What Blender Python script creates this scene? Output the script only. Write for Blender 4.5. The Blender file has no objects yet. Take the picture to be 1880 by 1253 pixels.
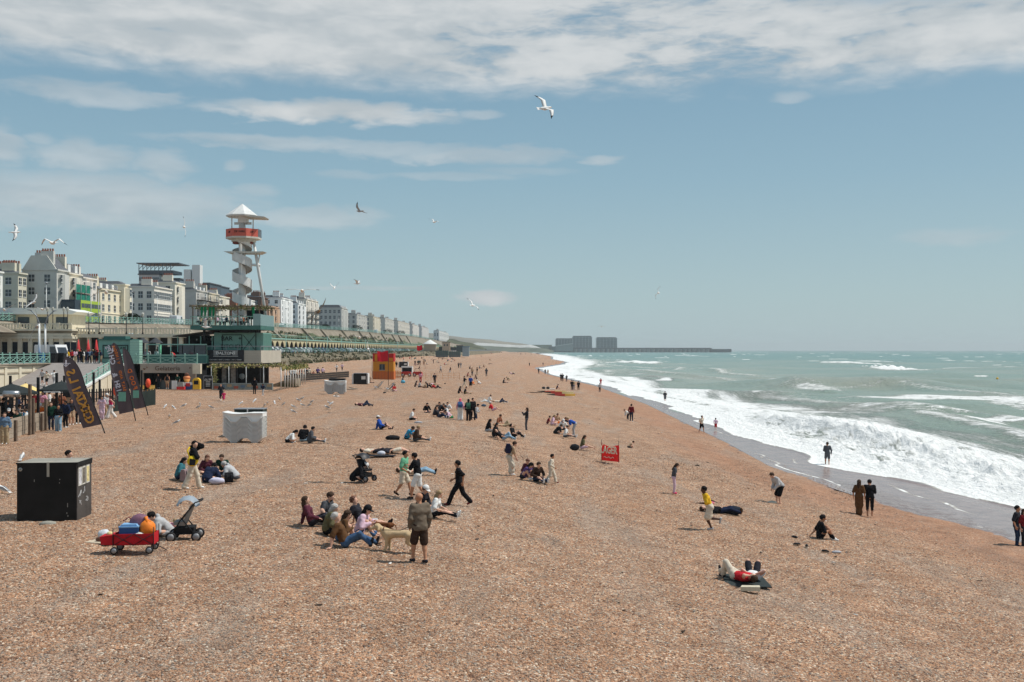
import bpy, math, random
import numpy as np
from mathutils import Vector, Matrix
# ------------------------------------------------------------------ camera, sky, sun, exposure
scene = bpy.context.scene
COL = scene.collection
F = 1827.8            # focal length in pixels of the 1880 px wide photograph
CZ = 8.3              # camera height over the sea (standing on the pier)
HY = 643.0            # row of the horizon
cam_data = bpy.data.cameras.new('camera')
cam_data.sensor_width = 36.0
cam_data.lens = 35.0
cam_data.shift_y = 16.5 / 1880.0
cam_data.clip_start = 0.5
cam_data.clip_end = 60000.0
cam = bpy.data.objects.new('camera', cam_data)
cam.location = (0, 0, CZ)
cam.rotation_euler = (math.radians(90), 0, 0)
COL.objects.link(cam)
scene.camera = cam
scene.view_settings.view_transform = 'Standard'
scene.view_settings.look = 'None'
scene.view_settings.exposure = 0.0
scene.view_settings.gamma = 1.0
scene.cycles.max_bounces = 6
scene.cycles.diffuse_bounces = 3
scene.cycles.glossy_bounces = 3
scene.cycles.transmission_bounces = 4
scene.cycles.transparent_max_bounces = 8
scene.cycles.volume_bounces = 0
scene.cycles.caustics_reflective = False
scene.cycles.caustics_refractive = False
SUN_EL = math.radians(59.0)
SUN_AZ = math.radians(84.0)      # measured from +Y (view direction) towards +X (the sea)
sd = Vector((math.sin(SUN_AZ) * math.cos(SUN_EL), math.cos(SUN_AZ) * math.cos(SUN_EL), math.sin(SUN_EL)))
sun_data = bpy.data.lights.new('sun', 'SUN')
sun_data.energy = 4.0
sun_data.angle = math.radians(0.55)
sun_data.color = (1.0, 0.955, 0.89)
sun = bpy.data.objects.new('sun', sun_data)
sun.location = (60, 0, 80)
sun.rotation_euler = sd.to_track_quat('Z', 'Y').to_euler()
COL.objects.link(sun)
SKY_K = 0.10
world = bpy.data.worlds.new('World')
scene.world = world
world.use_nodes = True
wt = world.node_tree
wt.nodes.clear()
class NT:
 """small helper to write node graphs"""
 def __init__(self, tree):
  self.t = tree
 def n(self, typ, **kw):
  nd = self.t.nodes.new(typ)
  for k, v in kw.items():
   setattr(nd, k, v)
  return nd
 def lk(self, a, b):
  self.t.links.new(a, b)
 def val(self, s, v):
  if hasattr(v, 'links'):
   self.lk(v, s)
  else:
   s.default_value = v
 def m(self, op, a, b=None, c=None, clamp=False):
  nd = self.n('ShaderNodeMath', operation=op, use_clamp=clamp)
  self.val(nd.inputs[0], a)
  if b is not None:
   self.val(nd.inputs[1], b)
  if c is not None:
   self.val(nd.inputs[2], c)
  return nd.outputs[0]
 def ss(self, v, lo, hi, o0=0.0, o1=1.0):
  nd = self.n('ShaderNodeMapRange', interpolation_type='SMOOTHSTEP')
  self.val(nd.inputs[0], v)
  self.val(nd.inputs[1], lo); self.val(nd.inputs[2], hi)
  self.val(nd.inputs[3], o0); self.val(nd.inputs[4], o1)
  return nd.outputs[0]
 def mix(self, f, a, b, blend='MIX'):
  nd = self.n('ShaderNodeMix', data_type='RGBA', blend_type=blend)
  self.val(nd.inputs[0], f)
  for s, v in ((nd.inputs[6], a), (nd.inputs[7], b)):
   if isinstance(v, (tuple, list)):
    s.default_value = (*v[:3], 1.0)
   else:
    self.lk(v, s)
  return nd.outputs[2]
 def xyz(self, x, y, z=0.0):
  nd = self.n('ShaderNodeCombineXYZ')
  self.val(nd.inputs[0], x); self.val(nd.inputs[1], y); self.val(nd.inputs[2], z)
  return nd.outputs[0]
 def noise(self, vec, scale, detail=4.0, rough=0.55, dist=0.0, lac=2.0):
  nd = self.n('ShaderNodeTexNoise')
  if vec is not None:
   self.lk(vec, nd.inputs['Vector'])
  self.val(nd.inputs['Scale'], scale)
  nd.inputs['Detail'].default_value = detail
  nd.inputs['Roughness'].default_value = rough
  nd.inputs['Lacunarity'].default_value = lac
  nd.inputs['Distortion'].default_value = dist
  return nd.outputs['Fac']
 def voro(self, vec, scale, feature='F1', rnd=1.0):
  nd = self.n('ShaderNodeTexVoronoi', feature=feature)
  if vec is not None:
   self.lk(vec, nd.inputs['Vector'])
  self.val(nd.inputs['Scale'], scale)
  nd.inputs['Randomness'].default_value = rnd
  return nd
 def ramp(self, v, stops, interp='LINEAR'):
  nd = self.n('ShaderNodeValToRGB')
  nd.color_ramp.interpolation = interp
  e = nd.color_ramp.elements
  while len(e) < len(stops):
   e.new(0.5)
  for k, (p, c) in enumerate(stops):
   e[k].position = p
   e[k].color = (*c[:3], 1.0)
  self.lk(v, nd.inputs[0])
  return nd.outputs[0]
 def bump(self, h, strength=0.5, dist=0.05, normal=None):
  nd = self.n('ShaderNodeBump')
  self.val(nd.inputs['Strength'], strength)
  self.val(nd.inputs['Distance'], dist)
  self.lk(h, nd.inputs['Height'])
  if normal is not None:
   self.lk(normal, nd.inputs['Normal'])
  return nd.outputs[0]
def build_world():
 g = NT(wt)
 tc = g.n('ShaderNodeTexCoord')
 sx = g.n('ShaderNodeSeparateXYZ'); g.lk(tc.outputs['Generated'], sx.inputs[0])
 x, y, z = sx.outputs
 az = g.m('ARCTAN2', x, y)                    # 0 = along the coast, + = out to sea
 el = g.m('ARCSINE', z)
 azd = g.m('MULTIPLY', az, 180 / math.pi)
 eld = g.m('MULTIPLY', el, 180 / math.pi)
 sky = g.n('ShaderNodeTexSky', sky_type='NISHITA')
 sky.sun_disc = False
 sky.sun_elevation = SUN_EL
 sky.sun_rotation = SUN_AZ
 sky.altitude = 10
 sky.air_density = 1.0
 sky.dust_density = 1.6
 sky.ozone_density = 1.4
 vec = g.xyz(g.m('MULTIPLY', azd, 0.16), g.m('MULTIPLY', eld, 0.62))
 vec2 = g.xyz(g.m('MULTIPLY', azd, 0.55), g.m('MULTIPLY', eld, 1.5), 4.0)
 n1 = g.noise(vec, 0.8, 6, 0.52, 0.5)
 n2 = g.noise(vec2, 0.8, 5, 0.55, 0.3)
 n3 = g.noise(g.xyz(g.m('MULTIPLY', azd, 0.07), g.m('MULTIPLY', eld, 0.2), 9.0), 1.0, 3, 0.5)
 w1 = g.m('SUBTRACT', n1, 0.5)
 w2 = g.m('SUBTRACT', n2, 0.5)
 azw = g.m('ADD', azd, g.m('MULTIPLY', w2, 5.0))
 elw = g.m('ADD', eld, g.m('ADD', g.m('MULTIPLY', w2, 1.5), g.m('MULTIPLY', w1, 1.6)))
 # the long cloud bank overhead: lower edge near 15 degrees, thinning out to sea above 19
 tilt = g.m('MULTIPLY', azd, 0.012)
 e1 = g.m('ADD', elw, tilt)
 top = g.ss(azw, -12.0, 24.0, 26.0, 18.9)
 bank = g.m('MULTIPLY', g.ss(e1, 13.9, 16.0), g.ss(g.m('SUBTRACT', e1, top), -1.6, 0.8, 1.0, 0.0))
 n4 = g.noise(g.xyz(g.m('MULTIPLY', azd, 0.5), g.m('ADD', g.m('MULTIPLY', eld, 2.6), g.m('MULTIPLY', w1, 4.0)), 7.0), 1.0, 8, 0.62, 0.6)
 tex = g.m('ADD', g.m('MULTIPLY', n1, 1.0), g.m('ADD', g.m('MULTIPLY', n2, 0.45), g.m('MULTIPLY', g.m('SUBTRACT', n4, .1), 0.6)))
 hole = g.ss(azd, -9.0, 1.0, -0.14, 0.17)
 hole = g.m('MULTIPLY', hole, g.ss(azd, 12.0, 24.0, 1.0, 0.2))
 bank = g.m('MULTIPLY', bank, g.ss(g.m('SUBTRACT', tex, hole), 0.52, 0.90, 0.18, 1.0))
 # further banks outside the frame, same character
 hi = g.m('MULTIPLY', g.ss(eld, 27.0, 36.0), g.ss(g.m('ADD', n3, g.m('MULTIPLY', w1, 0.8)), 0.5, 0.68))
 dens = g.m('MAXIMUM', bank, g.m('MULTIPLY', hi, 0.8))
 blobs = [(615, 207, 205, 17, .85), (500, 262, 190, 12, .42), (720, 275, 130, 14, .36), (880, 288, 150, 16, .48), (1105, 294, 32, 8, .42), (150, 290, 95, 24, .45),
   (300, 302, 52, 24, .42), (2, 268, 45, 30, .5), (170, 368, 290, 42, .55), (580, 400, 110, 20, .4), (890, 547, 46, 13, .85), (660, 530, 120, 3.5, .3),
   (170, 172, 150, 16, .42), (880, 210, 38, 8, .35), (1745, 436, 95, 14, .28), (1455, 177, 38, 9, .3), (470, 350, 42, 11, .3), (430, 305, 18, 8, .35),
   (640, 322, 60, 9, .22), (820, 325, 120, 7, .25), (960, 315, 90, 7, .18), (75, 255, 30, 9, .3), (0, 388, 130, 26, .4)]
 for (px, py, wx, wy, a) in blobs:
  a0 = math.atan((px - 940) / F)
  e0 = math.degrees(math.atan((HY - py) / F * math.cos(a0)))
  a0 = math.degrees(a0)
  ww = math.degrees(wx / F) * math.cos(math.radians(a0)) ** 2
  wh = math.degrees(wy / F)
  ax = g.m('ADD', azd, g.m('MULTIPLY', g.m('ADD', w2, g.m('SUBTRACT', n4, .5)), min(4.0, ww * 1.0)))
  ex = g.m('ADD', eld, g.m('ADD', g.m('MULTIPLY', w2, min(1.6, wh * 2.2)), g.m('MULTIPLY', w1, min(1.2, wh * 1.4))))
  dx = g.m('DIVIDE', g.m('SUBTRACT', ax, a0), ww)
  dy = g.m('DIVIDE', g.m('SUBTRACT', ex, e0), wh)
  r = g.m('ADD', g.m('MULTIPLY', dx, dx), g.m('MULTIPLY', dy, dy))
  mk = g.m('MULTIPLY', g.ss(r, 0.0, 1.9, 1.0, 0.0), a)
  mk = g.m('MULTIPLY', mk, g.ss(tex, 0.45, 0.95, 0.75, 1.15))
  dens = g.m('MAXIMUM', dens, mk)
 dens = g.m('MINIMUM', dens, 0.93)
 ccol = g.mix(g.ss(g.m('ADD', n1, g.m('MULTIPLY', w2, 0.6)), 0.3, 0.75), (.48, .53, .56), (.68, .70, .705))
 ccol = g.mix(g.ss(eld, 3.0, 13.0, 0.0, 1.0), g.mix(0.3, ccol, (.52, .55, .57)), ccol)
 # Nishita part is in sky units, everything above in display units: bring them together
 nodes = wt.nodes
 mul = g.mix(1.0, sky.outputs[0], (SKY_K, SKY_K, SKY_K), 'MULTIPLY')
 f = g.ss(eld, -2.0, 24.0, 0.85, 0.72)
 rampc = g.ramp(g.m('DIVIDE', eld, 30.0, clamp=True), [(0.0, (.46, .585, .62)), (0.10, (.41, .56, .60)), (0.32, (.29, .465, .56)), (0.6, (.19, .36, .485)), (1.0, (.12, .27, .43))])
 base = g.mix(f, mul, rampc)
 col = g.mix(dens, base, ccol)
 fin = g.mix(1.0, col, (1 / SKY_K,) * 3, 'MULTIPLY')
 bg = g.n('ShaderNodeBackground')
 g.lk(fin, bg.inputs[0]); bg.inputs[1].default_value = SKY_K
 out = g.n('ShaderNodeOutputWorld'); g.lk(bg.outputs[0], out.inputs[0])
build_world()
# ------------------------------------------------------------------ helpers
def srgb(r, g, b, k=1.0):
 def f(c):
  c /= 255.0
  return (c / 12.92 if c <= 0.04045 else ((c + 0.055) / 1.055) ** 2.4) * k
 return (f(r), f(g), f(b))
MATS = {}
def mat(key, color=None, rough=0.8, spec=0.3, metal=0.0, var=0.12, scale=6.0, alpha=None, bump=0.0, obj=True):
 """procedural material: base colour broken up by noise"""
 if key in MATS:
  return MATS[key]
 m = bpy.data.materials.new(key)
 m.use_nodes = True
 g = NT(m.node_tree)
 bs = m.node_tree.nodes['Principled BSDF']
 bs.inputs['Roughness'].default_value = rough
 bs.inputs['Specular IOR Level'].default_value = spec
 bs.inputs['Metallic'].default_value = metal
 tc = g.n('ShaderNodeTexCoord')
 v = tc.outputs['Object']
 n = g.noise(v, scale, 5, 0.6)
 c0 = tuple(max(0.0, c * (1 - var)) for c in color)
 c1 = tuple(min(1.0, c * (1 + var)) for c in color)
 g.lk(g.ramp(n, [(0.3, c0), (0.7, c1)]), bs.inputs['Base Color'])
 if bump:
  g.lk(g.bump(g.noise(v, scale * 3, 4), bump, 0.02), bs.inputs['Normal'])
 if alpha is not None:
  bs.inputs['Alpha'].default_value = alpha
 MATS[key] = m
 return m
def cm(r, g, b, rough=0.85, spec=0.2, var=0.12, scale=9.0, bump=0.0, metal=0.0, k=0.92):
 """material from a display colour"""
 return mat('c_%d_%d_%d_%g_%g_%g' % (r, g, b, rough, metal, scale), srgb(r, g, b, k), rough, spec, metal, var, scale, None, bump)
def tag(o, label=None, cat=None, group=None, kind=None):
 if label: o['label'] = label
 if cat: o['category'] = cat
 if group: o['group'] = group
 if kind: o['kind'] = kind
 return o
def thing(name, label, cat, loc=(0, 0, 0), rz=0.0, group=None):
 o = bpy.data.objects.new(name, None)
 o.empty_display_size = 0.2
 COL.objects.link(o)
 o.location = loc
 o.rotation_euler = (0, 0, rz)
 return tag(o, label, cat, group)
def link(name, me, parent=None, loc=None, rot=None, scale=None):
 o = bpy.data.objects.new(name, me)
 COL.objects.link(o)
 if parent is not None: o.parent = parent
 if loc is not None: o.location = loc
 if rot is not None: o.rotation_euler = rot
 if scale is not None: o.scale = scale
 return o
def copy_tree(o, parent=None):
 c = o.copy(); COL.objects.link(c)
 c.parent = parent
 for ch in list(o.children):
  copy_tree(ch, c)
 return c
class MB:
 """collects simple shapes and links them as one mesh object"""
 def __init__(self):
  self.v = []; self.f = []; self.mi = []; self.sm = []; self.ms = []; self.cur = 0
 def use(self, m):
  if m not in self.ms: self.ms.append(m)
  self.cur = self.ms.index(m)
  return self
 def add(self, vs, fs, smooth=False):
  b = len(self.v)
  self.v += [tuple(p) for p in vs]
  for f in fs:
   self.f.append(tuple(i + b for i in f)); self.mi.append(self.cur); self.sm.append(smooth)
  return self
 def box(self, x0, x1, y0, y1, z0, z1):
  v = [(x, y, z) for z in (z0, z1) for (x, y) in ((x0, y0), (x1, y0), (x1, y1), (x0, y1))]
  return self.add(v, [(3, 2, 1, 0), (4, 5, 6, 7), (0, 1, 5, 4), (1, 2, 6, 5), (2, 3, 7, 6), (3, 0, 4, 7)])
 def bar(self, a, b, w, h=None, up=(0, 0, 1)):
  """box beam from a to b, w across, h along up"""
  a = Vector(a); b = Vector(b); h = w if h is None else h
  d = (b - a).normalized(); up = Vector(up)
  s = d.cross(up)
  if s.length < 1e-4: s = d.cross(Vector((1, 0, 0)))
  s.normalize(); u = s.cross(d)
  v = []
  for p in (a, b):
   for (i, j) in ((-1, -1), (1, -1), (1, 1), (-1, 1)):
    v.append(p + s * (i * w / 2) + u * (j * h / 2))
  return self.add(v, [(3, 2, 1, 0), (4, 5, 6, 7), (0, 1, 5, 4), (1, 2, 6, 5), (2, 3, 7, 6), (3, 0, 4, 7)])
 def tube(self, pts, rs, n=8, cap=True, flat=1.0):
  """tube through points with radii"""
  pts = [Vector(p) for p in pts]
  if not hasattr(rs, '__len__'): rs = [rs] * len(pts)
  ref = None; rings = []
  for i, p in enumerate(pts):
   d = (pts[min(i + 1, len(pts) - 1)] - pts[max(i - 1, 0)]).normalized()
   if ref is None:
    ref = d.cross(Vector((0, 0, 1)))
    if ref.length < 1e-3: ref = Vector((1, 0, 0))
    ref.normalize()
   s = (ref - d * ref.dot(d)).normalized(); ref = s
   u = d.cross(s)
   rings.append([p + (s * math.cos(t) + u * math.sin(t) * flat) * rs[i] for t in [2 * math.pi * k / n for k in range(n)]])
  v = [q for r in rings for q in r]
  f = []
  for i in range(len(pts) - 1):
   for k in range(n):
    a = i * n + k; b = i * n + (k + 1) % n
    f.append((a, b, b + n, a + n))
  if cap:
   f.append(tuple(range(n))[::-1]); f.append(tuple(range((len(pts) - 1) * n, len(pts) * n)))
  return self.add(v, f, n > 5)
 def prism(self, poly, p0, p1, axis='y'):
  """outline poly (two coordinates) swept between p0 and p1 along an axis"""
  def q(a, b, c):
   return {'y': (a, c, b), 'x': (c, a, b), 'z': (a, b, c)}[axis]
  n = len(poly)
  v = [q(a, b, p0) for a, b in poly] + [q(a, b, p1) for a, b in poly]
  f = [tuple(range(n)), tuple(range(n, 2 * n))[::-1]]
  for i in range(n):
   j = (i + 1) % n
   f.append((i, i + n, j + n, j))
  return self.add(v, f)
 def lathe(self, prof, c=(0, 0, 0), n=16, a0=0.0):
  v = []; f = []
  for (r, z) in prof:
   for k in range(n):
    t = a0 + 2 * math.pi * k / n
    v.append((c[0] + r * math.cos(t), c[1] + r * math.sin(t), c[2] + z))
  for i in range(len(prof) - 1):
   for k in range(n):
    a = i * n + k; b = i * n + (k + 1) % n
    f.append((a, b, b + n, a + n))
  f.append(tuple(range(n))[::-1]); f.append(tuple(range((len(prof) - 1) * n, len(prof) * n)))
  return self.add(v, f, n > 8)
 def ell(self, c, r, n=10, m=6, jit=0.0, rnd=None):
  v = []; f = []
  for i in range(m + 1):
   ph = math.pi * i / m
   for k in range(n):
    t = 2 * math.pi * k / n
    q = 1 + (rnd.uniform(-jit, jit) if jit else 0)
    v.append((c[0] + r[0] * q * math.sin(ph) * math.cos(t), c[1] + r[1] * q * math.sin(ph) * math.sin(t), c[2] + r[2] * q * math.cos(ph)))
  for i in range(m):
   for k in range(n):
    a = i * n + k; b = i * n + (k + 1) % n
    f.append((a, a + n, b + n, b))
  return self.add(v, f, True)
 def quad(self, a, b, c, d):
  return self.add([a, b, c, d], [(0, 1, 2, 3)])
 def xf(self, M, start=0):
  for i in range(start, len(self.v)):
   self.v[i] = tuple(M @ Vector(self.v[i]))
  return self
 def mesh(self, name):
  me = bpy.data.meshes.new(name)
  me.from_pydata(self.v, [], self.f)
  for m in self.ms: me.materials.append(m)
  if len(self.ms) > 1: me.polygons.foreach_set('material_index', self.mi)
  if any(self.sm): me.polygons.foreach_set('use_smooth', self.sm)
  me.update()
  return me
 def build(self, name, m=None, parent=None, loc=None, rot=None):
  if m is not None: self.ms = [m]; self.mi = [0] * len(self.f)
  return link(name, self.mesh(name), parent, loc, rot)
def grid_mesh(name, X, Y, Z, attrs=None, smooth=True):
 """mesh from 2-D coordinate arrays"""
 r, c = X.shape
 me = bpy.data.meshes.new(name)
 me.vertices.add(r * c)
 me.vertices.foreach_set('co', np.stack([X, Y, Z], -1).reshape(-1).astype(np.float32))
 idx = np.arange(r * c).reshape(r, c)
 q = np.stack([idx[:-1, :-1], idx[:-1, 1:], idx[1:, 1:], idx[1:, :-1]], -1).reshape(-1, 4)
 me.loops.add(q.size); me.loops.foreach_set('vertex_index', q.reshape(-1).astype(np.int32))
 me.polygons.add(len(q))
 me.polygons.foreach_set('loop_start', np.arange(0, q.size, 4, dtype=np.int32))
 me.polygons.foreach_set('use_smooth', np.full(len(q), smooth))
 for k, a in (attrs or {}).items():
  at = me.attributes.new(k, 'FLOAT', 'POINT')
  at.data.foreach_set('value', a.reshape(-1).astype(np.float32))
 me.update(calc_edges=True)
 return me
def vnoise(x, y, seed=0):
 """smooth value noise in -1..1, arrays in, array out"""
 xi = np.floor(x).astype(np.int64); yi = np.floor(y).astype(np.int64)
 fx = x - xi; fy = y - yi
 fx = fx * fx * (3 - 2 * fx); fy = fy * fy * (3 - 2 * fy)
 def h(a, b):
  n = (a * 374761393 + b * 668265263 + seed * 1442695041) & 0xffffffff
  n = ((n ^ (n >> 13)) * 1274126177) & 0xffffffff
  n = n ^ (n >> 16)
  return (n & 0xffff) / 32767.5 - 1
 return (h(xi, yi) * (1 - fx) + h(xi + 1, yi) * fx) * (1 - fy) + (h(xi, yi + 1) * (1 - fx) + h(xi + 1, yi + 1) * fx) * fy
def fbm(x, y, oct=4, seed=0, gain=0.5):
 s = 0; a = 1; t = 0
 for o in range(oct):
  s = s + a * vnoise(x * 2 ** o + 17.3 * o, y * 2 ** o - 9.1 * o, seed + o); t += a; a *= gain
 return s / t
# ------------------------------------------------------------------ beach
YT = np.array([-30, 30, 40, 52, 63, 72, 80, 90, 105, 115, 125, 140, 160, 180, 220, 323, 433, 560, 690, 900, 1300, 2167, 2700], float)
XFT = np.array([36, 33, 30, 27, 24.4, 21.4, 22.2, 20.9, 21.0, 20.8, 22.6, 21.7, 22.2, 20.8, 20.6, 13.0, 11.2, 28.5, 39, 37, 54, 61, 63], float)   # edge of the white water
YW = np.array([-30, 30, 44, 50, 58, 67, 75, 85, 103, 149, 220, 323, 433, 560, 690, 900, 1300, 2167, 2700], float)
XWT = np.array([28, 25, 22.6, 20.6, 19.6, 18.6, 19.0, 19.6, 20, 21.2, 19.8, 12.4, 10.7, 27.5, 38, 36, 53, 60, 62], float)      # edge of the wet shingle
SY = np.array([-30, 60, 150, 220, 323, 433, 560, 690, 900, 1300, 2167, 2700], float)
ST = np.array([2.0, 0, 0.5, 0, -7, -8.5, 8, 18, 16, 32, 39, 41], float)
PX = np.array([-400, -60, -35, -26, -15, -6, -3, 0, 4, 8, 12, 16, 18, 20, 22, 25, 30, 60], float)
PZ = np.array([4.2, 4.0, 3.7, 3.4, 3.3, 3.15, 2.95, 2.6, 2.15, 1.72, 1.2, 0.62, 0.36, 0.16, 0.04, -0.12, -0.6, -3.5], float)
XEY = [150, 470, 560, 800, 1100, 1700]; XEX = [-50.5, -50.5, -38, -30, -26, -20]      # seaward edge of the promenade
def xf(Y): return np.interp(Y, YT, XFT)
def beach_z(X, Y):
 s = np.interp(Y, SY, ST)
 # the beach widens far off: stretch the profile towards the shore
 z = np.interp(X - s * np.clip((X + 30) / 50.0, 0, 1), PX, PZ)
 return z + np.clip((Y - 138) / 40, 0, 1) * np.interp(X - np.interp(Y, XEY, XEX) - 50.5, [-46, -37], [1.9, 0])     # the storm ridge at the back of the beach
def gz(x, y):
 return float(beach_z(np.array([x]), np.array([float(y)]))[0])
def G(px, py):
 """point of the beach seen at a pixel of the photograph"""
 k = (py - HY) / F; c = (px - 940) / F
 lo, hi = 5.0, 3500.0
 Y = 10.0
 step = 1.01
 while Y < hi:
  if CZ - k * Y <= gz(c * Y, Y): break
  Y *= step
 a, b = Y / step, Y
 for _ in range(20):
  m = (a + b) / 2
  if CZ - k * m <= gz(c * m, m): b = m
  else: a = m
 return Vector((c * b, b, gz(c * b, b)))
def A(px, py, Y):
 """point at distance Y behind a pixel"""
 return Vector(((px - 940) / F * Y, Y, CZ - (py - HY) / F * Y))
def stone_material():
 m = bpy.data.materials.new('shingle'); m.use_nodes = True
 g = NT(m.node_tree); bs = m.node_tree.nodes['Principled BSDF']
 geo = g.n('ShaderNodeNewGeometry'); P = geo.outputs['Position']
 warp = g.n('ShaderNodeVectorMath', operation='ADD'); g.lk(P, warp.inputs[0])
 v1 = g.voro(P, 25.0)
 v2 = g.voro(P, 9.0)
 sc = g.n('ShaderNodeSeparateColor'); g.lk(v1.outputs['Color'], sc.inputs[0])
 stops = [(0.0, srgb(58, 44, 38)), (0.16, srgb(112, 82, 66)), (0.34, srgb(170, 128, 100)), (0.55, srgb(204, 158, 124)), (0.72, srgb(190, 160, 134)),
   (0.84, srgb(142, 132, 124)), (0.92, srgb(226, 206, 182)), (1.0, srgb(252, 242, 226))]
 c = g.ramp(sc.outputs[0], stops)
 sc2 = g.n('ShaderNodeSeparateColor'); g.lk(v2.outputs['Color'], sc2.inputs[0])
 c2 = g.ramp(sc2.outputs[0], [(0.0, srgb(150, 116, 96)), (0.5, srgb(196, 152, 122)), (0.9, srgb(180, 158, 140)), (1.0, srgb(225, 210, 190))])
 c = g.mix(0.22, c, c2)
 sp = g.n('ShaderNodeSeparateXYZ'); g.lk(P, sp.inputs[0])
 # bands of greyer and redder shingle that run along the shore
 vb = g.xyz(g.m('MULTIPLY', sp.outputs[0], 0.45), g.m('MULTIPLY', sp.outputs[1], 0.09))
 nb = g.noise(vb, 1.0, 6, 0.6, 0.6)
 c = g.mix(g.ss(nb, 0.50, 0.66, 0.0, 0.8), c, g.mix(0.5, c, srgb(164, 156, 148)))
 c = g.mix(g.ss(nb, 0.46, 0.3, 0.0, 0.6), c, g.mix(0.5, c, srgb(184, 140, 108)))
 shore = g.n('ShaderNodeAttribute', attribute_name='shore').outputs['Fac']
 c = g.mix(g.m('MULTIPLY', shore, 0.6), c, srgb(176, 132, 106))
 nl = g.noise(P, 0.9, 7, 0.65)
 c = g.mix(1.0, c, g.ramp(nl, [(0.3, (.72, .70, .68)), (0.62, (1.10, 1.09, 1.08))]), 'MULTIPLY')
 wet = g.n('ShaderNodeAttribute', attribute_name='wet').outputs['Fac']
 wn = g.ss(g.m('ADD', wet, g.m('MULTIPLY', g.m('SUBTRACT', g.noise(P, 0.8, 5, 0.6), 0.5), 0.35)), 0.35, 0.6)
 c = g.mix(wn, c, g.mix(0.45, g.mix(1.0, c, (.5, .47, .48), 'MULTIPLY'), srgb(138, 122, 122)))
 c = g.mix(1.0, g.mix(0.0, c, (.40, .36, .33)), (0.925, 0.89, 0.83), 'MULTIPLY')
 dk = g.ss(g.noise(g.xyz(g.m('ADD', g.m('MULTIPLY', sp.outputs[0], 2.6), g.m('MULTIPLY', sp.outputs[1], .8)), g.m('MULTIPLY', sp.outputs[1], 3.4)), 1.3, 6, .68, .4), .54, .74)  # clusters darkened in the base colour, standing for shadows among the pebbles
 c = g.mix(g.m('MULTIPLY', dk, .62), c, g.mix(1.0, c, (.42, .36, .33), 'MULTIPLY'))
 g.lk(c, bs.inputs['Base Color'])
 bs.inputs['Roughness'].default_value = 0.85
 g.lk(g.ss(wn, 0.0, 1.0, 0.9, 0.16), bs.inputs['Roughness'])
 bs.inputs['Specular IOR Level'].default_value = 0.25
 h = g.m('ADD', g.m('MULTIPLY', v1.outputs['Distance'], -0.6), g.m('MULTIPLY', v2.outputs['Distance'], -0.35))
 h = g.m('ADD', h, g.m('MULTIPLY', g.noise(P, 4.0, 4, 0.6), 1.6))
 b = g.bump(h, g.ss(wn, 0.0, 1.0, 1.0, 0.12), 0.06)
 g.lk(b, bs.inputs['Normal'])
 return m
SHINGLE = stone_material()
def build_beach():
 ys = [-30.0, -10.0, 4.0, 11.0]
 while ys[-1] < 2700: ys.append(ys[-1] + max(0.11, ys[-1] ** 2 / 8258 * 0.75))
 xs = np.concatenate([np.linspace(-400, -62, 14), np.linspace(-60, -26, 90), np.arange(-25.7, 26, 0.13), np.linspace(26.3, 110, 110)])
 X, Y = np.meshgrid(xs, np.array(ys))
 Z = beach_z(X, Y)
 fine = np.clip(1 - Y / 160, 0, 1)
 dryness = np.clip((xf(Y) - 3 - X) / 5.0, 0, 1)
 pits = fbm(X * 1.9, Y * 1.9, 3, 5)
 Z += dryness * (fbm(X * 0.16, Y * 0.10, 3, 1) * 0.10 + fine * (np.minimum(pits, 0.15) * 0.10 + vnoise(X * 5, Y * 5, 9) * 0.016))
 Z += dryness * 0.05 * np.sin(X * 1.3 + fbm(X * .1, Y * .05, 2, 4) * 5) * np.clip(X / 8, 0, 1)
 Z -= np.clip(X - 26, 0, 80) * 0.02
 wetx = np.interp(Y, YW, XWT) + vnoise(Y * 0.35, Y * 0, 3) * 0.5
 wet = np.clip((X - wetx + 1.1) * 0.55 + 0.4 + fbm(X * .6, Y * .5, 3, 19) * .35, 0, 1)
 shore = np.clip((X - (wetx - 8.5)) / 3.5, 0, 1) * np.clip(0.8 + fbm(X * .3, Y * .08, 3, 8), 0, 1)
 me = grid_mesh('beach', X, Y, Z, {'wet': wet, 'shore': shore})
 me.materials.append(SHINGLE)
 o = tag(link('beach', me), 'pale brown shingle beach sloping down to the surf', kind='structure')
 i0 = int(np.searchsorted(xs, -32)); i1 = int(np.searchsorted(xs, 22)); j0 = int(np.searchsorted(ys, 11)); j1 = int(np.searchsorted(ys, 52))
 return o, (xs[i0:i1], np.array(ys[j0:j1]), Z[j0:j1, i0:i1])
BEACH, BGRID = build_beach()
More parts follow.
